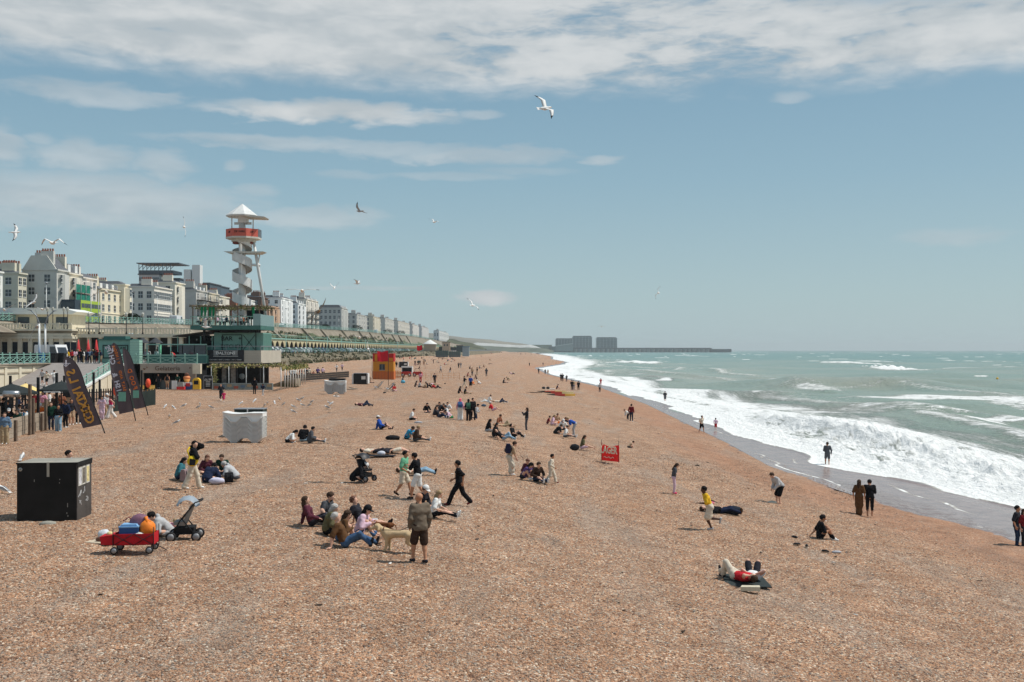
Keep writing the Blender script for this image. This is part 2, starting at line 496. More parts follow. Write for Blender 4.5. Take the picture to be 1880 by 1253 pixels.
# ------------------------------------------------------------------ sea
def sea_material():
 m = bpy.data.materials.new('sea_water'); m.use_nodes = True
 g = NT(m.node_tree); bs = m.node_tree.nodes['Principled BSDF']
 geo = g.n('ShaderNodeNewGeometry'); P = geo.outputs['Position']
 sp = g.n('ShaderNodeSeparateXYZ'); g.lk(P, sp.inputs[0])
 foam = g.n('ShaderNodeAttribute', attribute_name='foam').outputs['Fac']
 dist = g.n('ShaderNodeAttribute', attribute_name='offshore').outputs['Fac']
 # long slicks and cloudy patches of stirred-up sand
 v = g.xyz(g.m('MULTIPLY', sp.outputs[0], 0.012), g.m('MULTIPLY', sp.outputs[1], 0.02))
 n0 = g.noise(v, 1.0, 5, 0.6, 0.4)
 near = g.mix(g.ss(n0, 0.35, 0.65), (.215, .275, .205), (.30, .31, .235))
 far = g.mix(g.ss(n0, 0.4, 0.62), (.075, .20, .165), (.16, .25, .19))
 c = g.mix(dist, near, far)
 vl = g.xyz(g.m('MULTIPLY', sp.outputs[0], 0.55), g.m('MULTIPLY', sp.outputs[1], 1.0))
 inshore = g.m('MULTIPLY', g.ss(sp.outputs[0], 34.0, 50.0, 1.0, 0.0), g.ss(sp.outputs[1], 200.0, 400.0, 1.0, 0.0))
 vl = g.xyz(g.m('MULTIPLY', sp.outputs[0], g.ss(inshore, 0.0, 1.0, .55, 1.5)), g.m('MULTIPLY', sp.outputs[1], g.ss(inshore, 0.0, 1.0, 1.0, .42)))
 lace = g.noise(vl, 0.85, 9, 0.68, 1.2)
 lace2 = g.noise(g.xyz(g.m('MULTIPLY', sp.outputs[0], 2.2), g.m('MULTIPLY', sp.outputs[1], 1.4)), 1.3, 6, 0.6, 0.8)
 a = g.m('ADD', foam, g.m('MULTIPLY', g.m('SUBTRACT', lace, 0.5), 1.3))
 a = g.m('ADD', a, g.m('MULTIPLY', g.m('SUBTRACT', lace2, 0.5), 0.45))
 f = g.ss(a, 0.36, 0.72)
 f = g.m('MULTIPLY', f, g.ss(foam, 0.02, 0.14))
 # thin lace between crests
 cc = g.mix(g.ss(lace, 0.3, 0.75), (.72, .73, .70), (.90, .90, .87))
 c = g.mix(f, c, cc)
 film = g.n('ShaderNodeAttribute', attribute_name='film').outputs['Fac']
 thin = g.mix(g.ss(g.noise(P, 1.2, 5), 0.35, 0.65), srgb(144, 128, 122), srgb(164, 146, 138))
 vs = g.voro(P, 16.0); thin = g.mix(g.ss(vs.outputs['Distance'], .1, .7, 0.0, .35), thin, srgb(96, 82, 78))
 c = g.mix(g.m('MULTIPLY', film, g.m('SUBTRACT', 1.0, f)), c, thin)
 g.lk(c, bs.inputs['Base Color'])
 g.lk(g.ss(f, 0.0, 0.6, 0.24, 0.9), bs.inputs['Roughness'])
 bs.inputs['Specular IOR Level'].default_value = 0.30
 vb = g.xyz(g.m('MULTIPLY', sp.outputs[0], 0.6), g.m('MULTIPLY', sp.outputs[1], 0.35))
 rip = g.m('ADD', g.noise(vb, 1.6, 8, 0.62, 0.3), g.m('MULTIPLY', g.noise(vb, 0.28, 5, 0.6, 0.2), 2.5))
 rip = g.m('MULTIPLY', rip, g.m('SUBTRACT', 1.0, g.m('MULTIPLY', f, .55)))
 rip = g.m('ADD', rip, g.m('MULTIPLY', f, g.m('MULTIPLY', lace2, .7)))
 b = g.bump(rip, g.m('SUBTRACT', 0.9, g.m('MULTIPLY', film, 0.8)), 0.45)
 g.lk(b, bs.inputs['Normal'])
 return m
def build_sea():
 ys = [10.0, 20.0, 30.0]
 while ys[-1] < 14000: ys.append(ys[-1] + max(0.3, ys[-1] ** 2 / 8258 * 0.46))
 ys = np.array(ys)
 t = np.linspace(0, 1, 760)
 x0 = np.interp(ys, YW, XWT) - 1.2
 x0 = np.where(ys > 2700, 62 - (ys - 2700) * 0.5, x0)
 x1 = ys * 0.66 + 60
 X = x0[:, None] + (x1 - x0)[:, None] * (t ** 1.15)[None, :]
 Y = np.repeat(ys[:, None], len(t), 1)
 dy = np.gradient(ys)[:, None] + 0 * X
 S = X - xf(np.minimum(Y, 2700))                      # distance seaward of the edge of the white water
 S = np.where(Y > 2700, X - 64 + 400, S)
 rng = np.random.RandomState(7)
 H = np.zeros_like(X); C = np.zeros_like(X)
 wx = X + fbm(X * 0.02, Y * 0.02, 3, 21) * 16; wy = Y + fbm(X * 0.015, Y * 0.02, 3, 31) * 18
 for k in range(16):
  lam = 9 * 1.17 ** k * rng.uniform(.9, 1.1)
  th = math.radians(rng.normal(202, 20))            # travelling shorewards
  kx, ky = math.cos(th) * 2 * math.pi / lam, math.sin(th) * 2 * math.pi / lam * 1.4
  att = np.clip(1.25 - 3.2 * dy / lam, 0, 1)
  ph = kx * wx + ky * wy + rng.uniform(0, 6.28)
  a = 0.0088 * lam ** 0.92
  H += att * a * (2 * ((np.sin(ph) + 1) / 2) ** 1.7 - 0.85)
  C += a * np.sin(ph) * (1 if lam < 60 else 0.4)
 grp = 0.65 + 0.6 * fbm(X * 0.012, Y * 0.016, 2, 41)
 H *= grp * np.clip(S / 22, 0.08, 1)
 # the shore break: ridges that follow the shore
 fine = np.clip(1.3 - Y / 260, 0, 1)
 tb = fbm(X * 1.1, Y * 0.8, 5, 51, 0.6)
 def ridge(off, amp, wl, wr, seed, wob=4.0, sc=0.018):
  c = off + vnoise(Y * sc, Y * 0 + seed, seed) * wob + vnoise(Y * sc * 4, Y * 0, seed + 3) * wob * .25
  d = S - c
  p = np.where(d < 0, np.exp(-(d / wl) ** 2), np.exp(-(d / wr) ** 2))
  am = amp * np.clip(0.62 + 0.8 * vnoise(Y * sc * 1.7, Y * 0 + 5, seed + 9), 0.12, 1.3)
  return p * am, d, np.clip(0.62 + 0.8 * vnoise(Y * sc * 1.7, Y * 0 + 5, seed + 9), 0.1, 1.3)
 foam = np.zeros_like(X)
 Yc = np.minimum(Y, 2700)
 r1, d1, a1 = ridge(11.0, 1.4, 1.6, 4.8, 61, 4.5)
 r2, d2, a2 = ridge(24.0, 0.55, 2.2, 5.5, 71, 5.0)
 r3, d3, a3 = ridge(40.0, 0.6, 2.5, 6.0, 81, 9.0, 0.012)
 r4, d4, a4 = ridge(66.0, 0.7, 3, 8.0, 91, 14.0, 0.010)
 landm = (Y < 2650)
 H = H + (r1 * np.clip(1.35 - Y / 150, .3, 1) + r2 + r3 + r4) * landm
 # foam coverage
 wash = np.clip(1.15 - np.clip(S - 13 - 3 * fbm(X * .08, Y * .06, 3, 15), 0, 99) / 13, 0, 1)
 wash *= np.where(S < 6, 1.03, 0.80 + 0.55 * fbm(X * 0.30, Y * 0.09, 5, 17, .6))
 far = np.clip((Y - 300) / 500, 0, 1)
 wash = np.maximum(wash, np.clip(1.0 - np.clip(S - 8, 0, 999) / (16 + 26 * far), 0, 1) * far)
 wash *= np.where(S < 0, 0.0, 1.0)
 trail = lambda d, a, L: np.clip(a * 1.5 - .35, 0, 1) * np.where(d < 0, np.exp(-(d / 2.6) ** 2), np.exp(-d / L))
 foam = np.maximum(foam, wash)
 foam = np.maximum(foam, 0.95 * trail(d1, np.maximum(a1, .85), 6))
 foam = np.maximum(foam, 0.62 * trail(d2, a2 * (1 + .9 * fbm(X * .05, Y * .05, 3, 73)), 8))
 foam = np.maximum(foam, 0.58 * trail(d3, a3 * (1 + .9 * fbm(X * .04, Y * .04, 3, 83)), 7))
 foam = np.maximum(foam, 0.6 * trail(d4, a4, 7))
 face = np.exp(-((d1 + 1.5) / 1.1) ** 2) * np.clip(fbm(X * .12, Y * .07, 3, 63) * 2.2 + .25, 0, 1) * np.clip(1.4 - Y / 160, 0, 1)
 foam = foam * (1 - .62 * face)
 # streaks of old foam, drawn out in lines
 st = fbm(X * 0.045, Y * 0.11, 4, 101)
 foam = np.maximum(foam, np.clip((st - 0.05) * 1.6, 0, 0.5) * np.clip((120 - S) / 70, 0, 1))
 # white horses
 Cn = C / (C.std() + 1e-6)
 n = fbm(X * 0.05, Y * 0.05, 4, 111)
 cap = np.clip((Cn * 0.55 + n * 2.3 - 1.72) * 2.4, 0, 0.85) * np.clip(S / 20, 0, 1)
 foam = np.maximum(foam, cap)
 big = fbm(X * 0.004, Y * 0.0035, 3, 131)
 capf = np.clip((fbm(X * 0.03, Y * 0.011, 4, 121, .6) * 2.3 + big * .4 - .82) * 2.5, 0, 0.75) * np.clip((Y - 250) / 500, 0, 1)
 foam = np.maximum(foam, capf)
 for (px, py, wxp, wyp, a, hh) in [(1555, 668, 30, 2.2, .9, 1.1), (1640, 678, 26, 2.6, .95, 1.3), (1622, 676, 10, 2.6, .9, 1.3), (1165, 667, 30, 3, .95, .9), (1890, 745, 90, 6, .62, .1),
         (1475, 713, 44, 5, .42, .9), (1500, 716, 40, 5, .6, .3), (1740, 738, 230, 4.5, .72, .2), (1830, 776, 90, 6, .7, .3), (1600, 758, 90, 7, .55, .3), (1720, 762, 90, 5, .55, .6),
         (1790, 664, 16, 1.6, .8, .5), (1270, 654, 16, 1.4, .8, .4), (1700, 706, 80, 6, 0.1, .3)]:
  Yk = F * CZ / (py - HY); Xk = (px - 940) / F * Yk
  wX = wxp / F * Yk; wY = wyp * Yk * Yk / (F * CZ)
  nn = fbm(X / wX * 1.6, Y / wY * 1.2, 4, px)
  e = ((X - Xk) / wX) ** 2 + ((Y - Yk + nn * wY * .8) / wY) ** 2
  p = np.exp(-e)
  foam = np.maximum(foam, a * np.clip(p * 1.9 - .3 + nn * .35, 0, 1))
  H += p * hh
 H += tb * 0.34 * fine * (0.5 + np.clip(1.2 - np.abs(Y - 75) / 50, 0, 1)) * np.clip(foam * 1.4 - .5, 0, 1) * np.exp(-((S - 10) / 7.0) ** 2) * 1.25
 H += fbm(X * 2.2, Y * 1.6, 4, 57, .6) * 0.05 * fine * foam
 # up the beach the water is a thin sheet over the shingle
 bz = beach_z(X, np.minimum(Y, 2690))
 bz -= np.clip(X - 26, 0, 80) * 0.02
 lobes = vnoise(Y * 0.22, Y * 0, 201) * 1.3 + vnoise(Y * 0.07, Y * 0, 203) * 1.5
 edge = np.clip((S + 0.3 - lobes * np.clip(1 - Y / 500, .1, 1)) / 1.0, 0, 1)
 Z = np.maximum(0.02 + H, bz + 0.012 + 0.05 * edge)
 Z = np.where((S < 1.0) & landm, bz + 0.012 + 0.07 * edge, Z)
 Sx = np.clip((S - 1) / 4, 0, 1)
 Z = np.where((S < 5) & (S >= 1) & landm, np.maximum(bz + 0.03, (bz + .08) * (1 - Sx) + (0.1 + H) * Sx), Z)
 foam = np.where(landm, np.maximum(foam * np.clip((S - lobes) * 1.5 + .5, 0, 1), 0), foam)
 wetx = np.interp(Yc, YW, XWT) + vnoise(Y * 0.35, Y * 0, 3) * 0.5
 rim = np.exp(-((X - wetx - 0.05 - .5 * vnoise(Y * .5, Y * 0, 77)) / 0.22) ** 2) * np.clip(.45 + vnoise(Y * 0.11, Y * 0, 79), 0, .8) * landm
 mid = wetx + (xf(Yc) - wetx) * (.5 + .3 * vnoise(Y * .16, Y * 0, 83))
 rim2 = np.exp(-((X - mid) / 0.25) ** 2) * np.clip(.25 + vnoise(Y * 0.15, Y * 0, 85), 0, .7) * landm
 foam = np.maximum(foam, np.maximum(rim, rim2) * np.clip(1 - Y / 350, 0, 1))
 off = np.clip((np.hypot(X - 40, Y * .55) - 160) / 520, 0, 1)
 # keep only the water proper; the film above the swash line is left to the wet shingle
 me = grid_mesh('sea', X, Y, Z, {'foam': foam, 'offshore': off, 'film': np.clip(1 - (S - lobes * .8) * 1.2, 0, 1) * landm})
 me.materials.append(sea_material())
 return tag(link('sea', me), 'green windblown sea with white surf', kind='structure')
SEA = build_sea()
# ------------------------------------------------------------------ the coast: roads, cliff, terraces
def railz(Y):
 return float(np.interp(Y, [100, 150, 317, 490, 790, 1100, 1600], [13.0, 13.9, 17.0, 19.0, 20.4, 19.0, 14.0]))
CREAM = (226, 216, 192); TEAL = (146, 188, 174); DTEAL = (66, 112, 104)
M_cream = mat('painted_render_cream', srgb(*CREAM, .88), .85, .2, 0, .10, 1.2)
M_wallc = mat('weathered_concrete', srgb(176, 164, 144, .85), .9, .15, 0, .22, .6, bump=.3)
M_asph = mat('pale_asphalt', srgb(150, 142, 136, .9), .9, .2, 0, .12, 1.5)
M_road = mat('road_asphalt', (.075, .075, .078), .9, .2, 0, .2, 1.0)
M_teal = mat('sea_green_paint', srgb(*TEAL, .9), .6, .3, 0, .08, 2.0)
M_dteal = mat('dark_green_paint', srgb(*DTEAL, .9), .6, .3, 0, .10, 1.5)
M_cont = mat('container_green', srgb(118, 162, 150, .95), .6, .3, 0, .10, 1.5)
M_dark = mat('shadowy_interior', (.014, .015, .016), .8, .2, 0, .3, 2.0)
M_black = mat('black_paint', (.012, .012, .013), .6, .3, 0, .4, 3.0)
M_glass = mat('window_glass', (.035, .045, .055), .12, .6, 0, .3, 1.0)
M_white = mat('white_paint', (.74, .74, .71), .6, .3, 0, .06, 2.0)
M_grey = mat('grey_metal', (.28, .29, .30), .5, .4, .3, .1, 3.0)
M_wood = mat('weathered_timber', srgb(178, 164, 146, .85), .9, .15, 0, .25, 3.0, bump=.4)
M_post = mat('timber_post', srgb(120, 104, 90, .85), .9, .15, 0, .25, 4.0, bump=.4)
M_slate = mat('slate_roof', (.115, .12, .13), .8, .2, 0, .2, 2.0)
M_pot = mat('chimney_pot', (.30, .12, .08), .85, .2, 0, .2, 3.0)
M_scrub = mat('coastal_scrub', (.17, .145, .10), .95, .1, 0, .55, .5, bump=.8)
M_ivy = mat('ivy_leaf', (.05, .085, .028), .9, .1, 0, .5, .6)
M_steel = mat('white_steel', (.66, .66, .63), .55, .3, 0, .16, .9)
ORD = 'first second third fourth fifth sixth seventh eighth ninth tenth eleventh twelfth thirteenth fourteenth fifteenth sixteenth seventeenth eighteenth nineteenth twentieth twenty-first twenty-second twenty-third twenty-fourth'.split()
# promenade along the foot of the cliff
mb = MB()
ysr = [150, 165, 250, 400, 470, 510, 560, 660, 800, 950, 1100, 1700]
sh = lambda Y: float(np.interp(Y, SY, ST)) if Y > 500 else 0.0
xe = lambda Y: float(np.interp(Y, XEY, XEX))
P = []
for Y in ysr:
 P += [(xe(Y), Y, 7.5 if Y > 160 else 6.72), (-79, Y, 7.5 if Y > 160 else 6.72), (xe(Y), Y, 3), (-79, Y, 3)]
for i in range(len(ysr) - 1):
 a = i * 4; b = a + 4
 mb.add([P[a], P[a + 1], P[b + 1], P[b]], [(0, 1, 2, 3)])
 mb.add([P[a + 2], P[a], P[b], P[b + 2]], [(0, 1, 2, 3)])
tag(mb.build('promenade', M_asph), 'pale asphalt promenade along the foot of the cliff', kind='structure')
# scrubby bank between the shingle and the promenade
def build_bank():
 ys = np.concatenate([np.arange(139, 420, 1.2), np.arange(420, 1500, 5.0)])
 xs = np.linspace(-51.2, -43.0, 26)
 X, Y = np.meshgrid(xs, ys)
 t = (X + 51.2) / 8.2
 X = X + np.interp(Y, XEY, XEX) + 50.5
 Z = 7.45 - 2.0 * t ** 1.2
 n = fbm(X * .55, Y * .3, 4, 11, .6)
 Z += (n * .55 + .25) * np.clip(t * 6, 0, 1) * np.clip((1 - t) * 3, 0, 1)
 Z -= np.clip((t - .75) * 4, 0, 1) * 1.6
 me = grid_mesh('scrub_bank', X, Y, Z, {}, False)
 me.materials.append(M_scrub)
 tag(link('scrub_bank', me), 'brown green scrub bank between the shingle and the promenade', kind='structure')
build_bank()
def build_undergrowth():
 rg = random.Random(31); m = MB(); cs = [mat('scrub_leaf', (.125, .135, .07), .9, .1, 0, .4), mat('scrub_dry', (.26, .21, .13), .9, .1, 0, .3), mat('scrub_dark', (.075, .085, .045), .9, .1, 0, .4)]
 def clump(x, y, z, s, n=9):
  m.use(rg.choice(cs))
  for _ in range(n):
   a = rg.uniform(0, 6.28); d = rg.uniform(0, s); h = rg.uniform(.2, 1) * s; w = s * .35
   cx, cy = x + d * math.cos(a), y + d * math.sin(a)
   m.add([(cx - w * math.cos(a), cy - w * math.sin(a), z - .1), (cx + w * math.cos(a), cy + w * math.sin(a), z - .05), (cx + w * .6 * math.sin(a), cy, z + h), (cx - w * .4, cy + w * .3, z + h * .8)], [(0, 1, 2, 3)])
 for k in range(1500):
  Y = 150 + 420 * rg.random() ** 1.3; t = rg.random(); o = float(np.interp(Y, XEY, XEX)) + 50.5
  clump(-51 + 7 * t + o, Y, 7.35 - 2.0 * t ** 1.2 + .1, rg.uniform(.3, .9))
 for k in range(420):
  Y = 262 + 420 * rg.random(); t = rg.random() ** 3 * .6
  clump(-74.3 - 3.6 * t, Y, 11.6 + (railz(Y) - 12.8) * t, rg.uniform(.4, 1.2))
 tag(m.build('undergrowth'), 'tufts of dry and green scrub on the bank and the foot of the cliff wall', kind='stuff')
build_undergrowth()
def build_cliff():
 ys = np.concatenate([np.arange(100, 700, 2.0), np.arange(700, 1500, 8.0)])
 zt = np.array([railz(y) - 1.15 for y in ys])
 prof_x = np.array([-74.5, -75.0, -75.6, -76.2, -76.8, -77.4, -78.0, -78.2])
 rows = []
 X = np.repeat(prof_x[None, :], len(ys), 0)
 X = X + np.where(ys > 900, (ys - 900) * 0.02, 0)[:, None]
 Y = np.repeat(ys[:, None], len(prof_x), 1)
 t = np.linspace(0, 1, len(prof_x))
 z0 = np.where(ys > 165, 11.6, 10.9)
 Z = z0[:, None] + (zt - z0)[:, None] * t[None, :]
 X = X + vnoise(Y * .05, Z * .3, 5) * 0.25
 veg = np.clip((fbm(Y * .035, Z * .35, 3, 12) + (1 - t[None, :]) ** 2 * 1.3 * (Y > 260) - .45) * 3, 0, 1) * (Y > 255)
 me = grid_mesh('cliff_wall', X, Y, Z, {'veg': veg}, False)
 m = bpy.data.materials.new('cliff_render'); m.use_nodes = True
 g = NT(m.node_tree); bs = m.node_tree.nodes['Principled BSDF']
 geo = g.n('ShaderNodeNewGeometry'); Pn = geo.outputs['Position']
 sp = g.n('ShaderNodeSeparateXYZ'); g.lk(Pn, sp.inputs[0])
 n = g.noise(g.xyz(g.m('MULTIPLY', sp.outputs[1], .35), g.m('MULTIPLY', sp.outputs[2], .12)), 1.0, 6, .65)
 c = g.ramp(n, [(0.3, srgb(112, 100, 86)), (.5, srgb(146, 134, 116)), (.7, srgb(172, 162, 144))])
 v = g.n('ShaderNodeAttribute', attribute_name='veg').outputs['Fac']
 nv = g.noise(Pn, .8, 5, .6)
 c = g.mix(g.ss(g.m('ADD', v, g.m('MULTIPLY', g.m('SUBTRACT', nv, .5), 1.0)), .4, .6), c, g.mix(nv, (.05, .075, .03), (.13, .14, .06)))
 c = g.mix(1.0, c, (.82, .82, .82), 'MULTIPLY')
 g.lk(c, bs.inputs['Base Color']); bs.inputs['Roughness'].default_value = .95
 g.lk(g.bump(nv, .6, .3), bs.inputs['Normal'])
 me.materials.append(m)
 tag(link('cliff_wall', me), 'tall buff retaining wall streaked with ivy below the upper road', kind='structure')
 # buttresses
 for k in range(11):
  Y = 268 + k * 46 + (k % 3) * 5
  b = MB(); zt_ = railz(Y) - 1.3
  b.prism([(-79, 11.6), (-73.2, 11.6), (-77.6, zt_), (-79, zt_)], Y - .9, Y + .9, 'y')
  tag(b.build('buttress', m), '%s sloping buff buttress of the retaining wall past the spiral tower' % ORD[k], 'buttress', 'buttresses on the cliff wall')
 mb = MB()
 for i in range(len(ys) - 1):
  dx0 = max(0, (ys[i] - 900) * .02); dx1 = max(0, (ys[i + 1] - 900) * .02)
  mb.quad((-78.1 + dx0, ys[i], zt[i]), (-78.1 + dx1, ys[i + 1], zt[i + 1]), (-150, ys[i + 1], zt[i + 1]), (-150, ys[i], zt[i]))
 mb.quad((-79, 100, 12), (-79, 100, 3), (-150, 100, 3), (-150, 100, 12))
 tag(mb.build('upper_road', M_road), 'road along the top of the cliff wall', kind='structure')
build_cliff()
# pale sea-green railings on top of the wall: one thing per long run
def railing(name, pts, label, h=1.15, step=2.0, mt=None, cross=True, group=None, base=None):
 mt = mt or M_teal
 t = thing(name, label, 'railing', pts[0], 0, group)
 o = Vector(pts[0]); top = MB(); bot = MB(); n_all = 0
 posts = MB(); fill = MB(); pl = []
 for i in range(len(pts) - 1):
  a = Vector(pts[i]) - o; b = Vector(pts[i + 1]) - o
  L = (b - a).length; n = max(1, int(round(L / step)))
  up = Vector((0, 0, h))
  top.bar(a + up, b + up, .09, .08)
  bot.bar(a + up * .12, b + up * .12, .06, .06)
  for k in range(n + (1 if i == len(pts) - 2 else 0)):
   pl.append(a + (b - a) * (k / n))
  for k in range(n):
   p = a + (b - a) * (k / n); q = a + (b - a) * ((k + 1) / n)
   if cross:
    fill.bar(p + up * .15, q + up * .72, .05, .05); fill.bar(p + up * .72, q + up * .15, .05, .05)
    fill.bar(p + up * .72, q + up * .72, .05, .05)
   else:
    fill.bar(p + up * .55, q + up * .55, .05, .05)
 top.build('top_rail', mt, t); bot.build('bottom_rail', mt, t); fill.build('lattice', mt, t)
 pm = MB().box(-.06, .06, -.06, .06, 0, h + .06).ell((0, 0, h + .12), (.09, .09, .09), 6, 4)
 me = pm.use(mt).mesh('post'); me.materials.clear(); me.materials.append(mt)
 if len(pl) <= 80:
  for p in pl: link('post', me, t, p)
 else:
  s = MB()
  for p in pl: s.box(p.x - .06, p.x + .06, p.y - .06, p.y + .06, p.z, p.z + h + .1)
  so = s.build('post', mt, t)
 return t
for (y0, y1, w) in ((112, 190, 'west end of the upper road, under the green bus'), (190, 262, 'upper road, before the white hotel'), (262, 420, 'upper road, behind the spiral tower'),
     (420, 640, 'upper road, past the grey block'), (640, 1000, 'far end of the upper road')):
 pts = [(-78.2, y, railz(y) - 1.15) for y in np.linspace(y0, y1, 8)]
 railing('cliff_railing', pts, 'pale green iron railing on the ' + w, 1.15, 2.0 if y0 < 400 else 5.0, group='railings along the upper road')
# the long arcade under the cliff
def build_arcade():
 t = thing('terrace_arcade', 'long cast iron arcade of cream pointed arches below the cliff wall', 'arcade', (-70, 262, 7.5))
 dk = MB(); dk.box(-5.0, .3, 0, 700, 4.0, 4.35); dk.build('deck', M_teal, t)
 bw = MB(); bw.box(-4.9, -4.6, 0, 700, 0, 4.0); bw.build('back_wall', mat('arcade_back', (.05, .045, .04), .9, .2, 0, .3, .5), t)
 r = MB(); r.box(.1, .2, 0, 700, 5.3, 5.4); r.box(.1, .2, 0, 700, 4.9, 4.95); r.build('rail', M_teal, t)
 a = MB(); w = 6.4
 # one bay: spandrel with a pointed opening
 n = 8; L = []
 for k in range(n + 1):
  u = k / n; L.append((u * w / 2 * .96 + .12, 1.1 + 2.35 * (1 - (1 - u) ** 2.0) ** .8))
 v = []; f = []
 op = L + [(w - p[0], p[1]) for p in L[::-1][1:]]
 for (y, z) in op:
  v += [(0, y, z), (0, y, 4.0), (-.25, y, z), (-.25, y, 4.0)]
 for k in range(len(op) - 1):
  i = 4 * k; f += [(i, i + 4, i + 5, i + 1), (i + 2, i + 3, i + 7, i + 6), (i, i + 2, i + 6, i + 4)]
 a.add(v, f)
 a.box(-.13, .05, -.12, .12, 0, 4.0)
 a.box(-.2, .1, -.2, .2, 2.6, 3.2)
 ma = mat('arcade_cream', srgb(222, 208, 168, .85), .8, .2, 0, .1, 1.0)
 me = a.use(ma).mesh('arch'); me.materials.clear(); me.materials.append(ma)
 for k in range(108):
  link('arch', me, t, (0, k * w, 0))
build_arcade()
# ------------------------------------------------------------------ houses on the upper road
PANE = {}
def window_mesh(w, h, bars=True, key='pane'):
 k = (round(w, 1), round(h, 1))
 if k not in PANE:
  m = MB().use(M_glass).box(-w / 2, w / 2, -.12, .02, 0, h)
  m.use(M_white)
  if bars:
   m.box(-w / 2 - .07, w / 2 + .07, -.03, .08, -.12, 0); m.box(-w / 2, w / 2, -.03, .05, h * .48, h * .54)
   m.box(-.03, .03, -.03, .045, 0, h)
  PANE[k] = m.mesh('window')
 return PANE[k]
def house(w0, s0, s1, ytop, xf_, col, label, floors=4, bays=3, roof='parapet', yroof=None, westcols=2, chim=2, balcony=False, bay=True, mansard=None, deep=None, colw=None):
 """terraced house: west wall from pixel w0 to s0, sea front from s0 to s1 on the line x = xf_"""
 Y0 = F * -xf_ / (940 - s0); Y1 = F * -xf_ / (940 - s1)
 L = Y1 - Y0; dep = max(7.0, (s0 - w0) / F * Y0)
 zb = railz(Y0) - 1.2
 ht = CZ + (HY - ytop) / F * Y0 - zb
 m = mat('stucco_%d_%d_%d' % col, srgb(*col, 1.0), .85, .2, 0, .07, .5)
 t = thing('terraced_house', label, 'house', (xf_, Y0, zb), 0, 'houses along the upper road')
 wl = MB(); wl.box(-dep, 0, 0.02, L - .02, -1.0, ht)
 cn = MB()
 cn.box(-dep - .15, .3, -.15, L - .02, ht, ht + .3)
 fh = ht / (floors + .12)
 cn.box(-.05, .12, .02, L - .04, fh * 1.0, fh * 1.0 + .18)
 cn.box(-dep, 0, .0, -.08, fh * 2.0, fh * 2.0 + .15)
 cn.build('cornice', m, t)
 by0, by1 = L * .18, L * .82
 if bay:
  nb = max(1, int(round(L / 9.0)))
  for k in range(nb):
   c = L * (k + .5) / nb; hw = min(2.4, L / nb * .34)
   MB().prism([(0, c - hw), (1.0, c - hw * .55), (1.0, c + hw * .55), (0, c + hw)], 0, ht * .93, 'z').build('bay', m, t)
 wl.build('wall', m, t)
 n = max(2, int(round(L / 2.6))) if bays is None else bays * max(1, int(round(L / 9.0)))
 wm = window_mesh(1.15, fh * .55)
 for fl in range(floors):
  for k in range(n):
   y = L * (k + .5) / n
   if bay:
    nb = max(1, int(round(L / 9.0))); c = L * (int(k * nb / n) + .5) / nb; hw = min(2.4, L / nb * .34)
    d = abs(y - c); x = 1.0 if d < hw * .5 else (0.0 if d > hw else 1.0 - (d - hw * .55) / (hw * .45))
    x = max(0, min(1, x))
   else: x = 0
   link('window', wm, t, (x + .02, y, fl * fh + fh * .25), (0, 0, -math.pi / 2))
  for k in range(westcols):
   x = -dep * (k + .6) / (westcols + .2)
   link('window', wm, t, (x, -.02 + .03, fl * fh + fh * .25), (0, 0, math.pi))
  if balcony and fl in (1, 2, 3):
   b = MB(); b.box(0, 1.5, .3, L - .3, fl * fh + .05, fl * fh + .2)
   for z in (.5, .95): b.box(1.42, 1.48, .3, L - .3, fl * fh + z, fl * fh + z + .06)
   for k in range(int(L)): b.box(1.42, 1.47, .3 + k, .36 + k, fl * fh + .1, fl * fh + 1.0)
   b.build('balcony', M_black, t)
 if roof == 'gable':
  rh = CZ + (HY - yroof) / F * Y0 - zb - ht
  r = MB(); r.prism([(.1, ht + .3), (-dep - .1, ht + .3), (-dep * .72, ht + rh), (-dep * .3, ht + rh)], .35, L, 'y')
  r.build('roof', M_slate, t)
  gb = MB(); gb.prism([(.1, ht), (-dep - .1, ht), (-dep * .74, ht + rh + .3), (-dep * .28, ht + rh + .3)], -.02, .34, 'y'); gb.build('gable', m, t)
  top = ht + rh
 else:
  rh = 0 if yroof is None else CZ + (HY - yroof) / F * Y0 - zb - ht
  rh = max(1.0, rh)
  r = MB(); r.add([(-.4, .1, ht + .3), (-.4, L - .1, ht + .3), (-dep + .1, L - .1, ht + .3), (-dep + .1, .1, ht + .3),
      (-1.6, .5, ht + rh), (-1.6, L - .5, ht + rh), (-dep + 1, L - .5, ht + rh), (-dep + 1, .5, ht + rh)],
      [(0, 1, 5, 4), (1, 2, 6, 5), (2, 3, 7, 6), (3, 0, 4, 7), (4, 5, 6, 7)])
  ro = r.build('roof', M_slate, t)
  if rh > 1.4:
   for k in range(max(2, int(L / 3))):
    y = L * (k + .5) / max(2, int(L / 3))
    dm = MB(); dm.box(-1.4, -.45, y - .6, y + .6, ht + .5, ht + rh * .85); d_ = dm.build('dormer', M_white, ro)
  top = ht + rh
 for k in range(chim):
  x = -dep * (.3 + .4 * (k % 2)); y = .3 if k == 0 else L - 1.0 - .2 * k
  c = MB(); c.use(m).box(x - 1.3, x + 1.3, y, y + .8, ht + .2, top + 1.2)
  c.use(M_pot)
  for j in range(5): c.box(x - 1.1 + j * .5, x - .85 + j * .5, y + .25, y + .55, top + 1.2, top + 1.75)
  c.build('chimney', None, t)
 return t
W_ = (232, 230, 222)
H_ = house
H_(-60, -45, 5, 495, -92, W_, 'white stucco house with a glazed bay, at the left edge of the frame', 4, 3, bay=True)
H_(6, 33, 49, 503, -97.5, (212, 206, 186), 'cream house set back beside the grey gable', 4, 2, chim=3, bay=False)
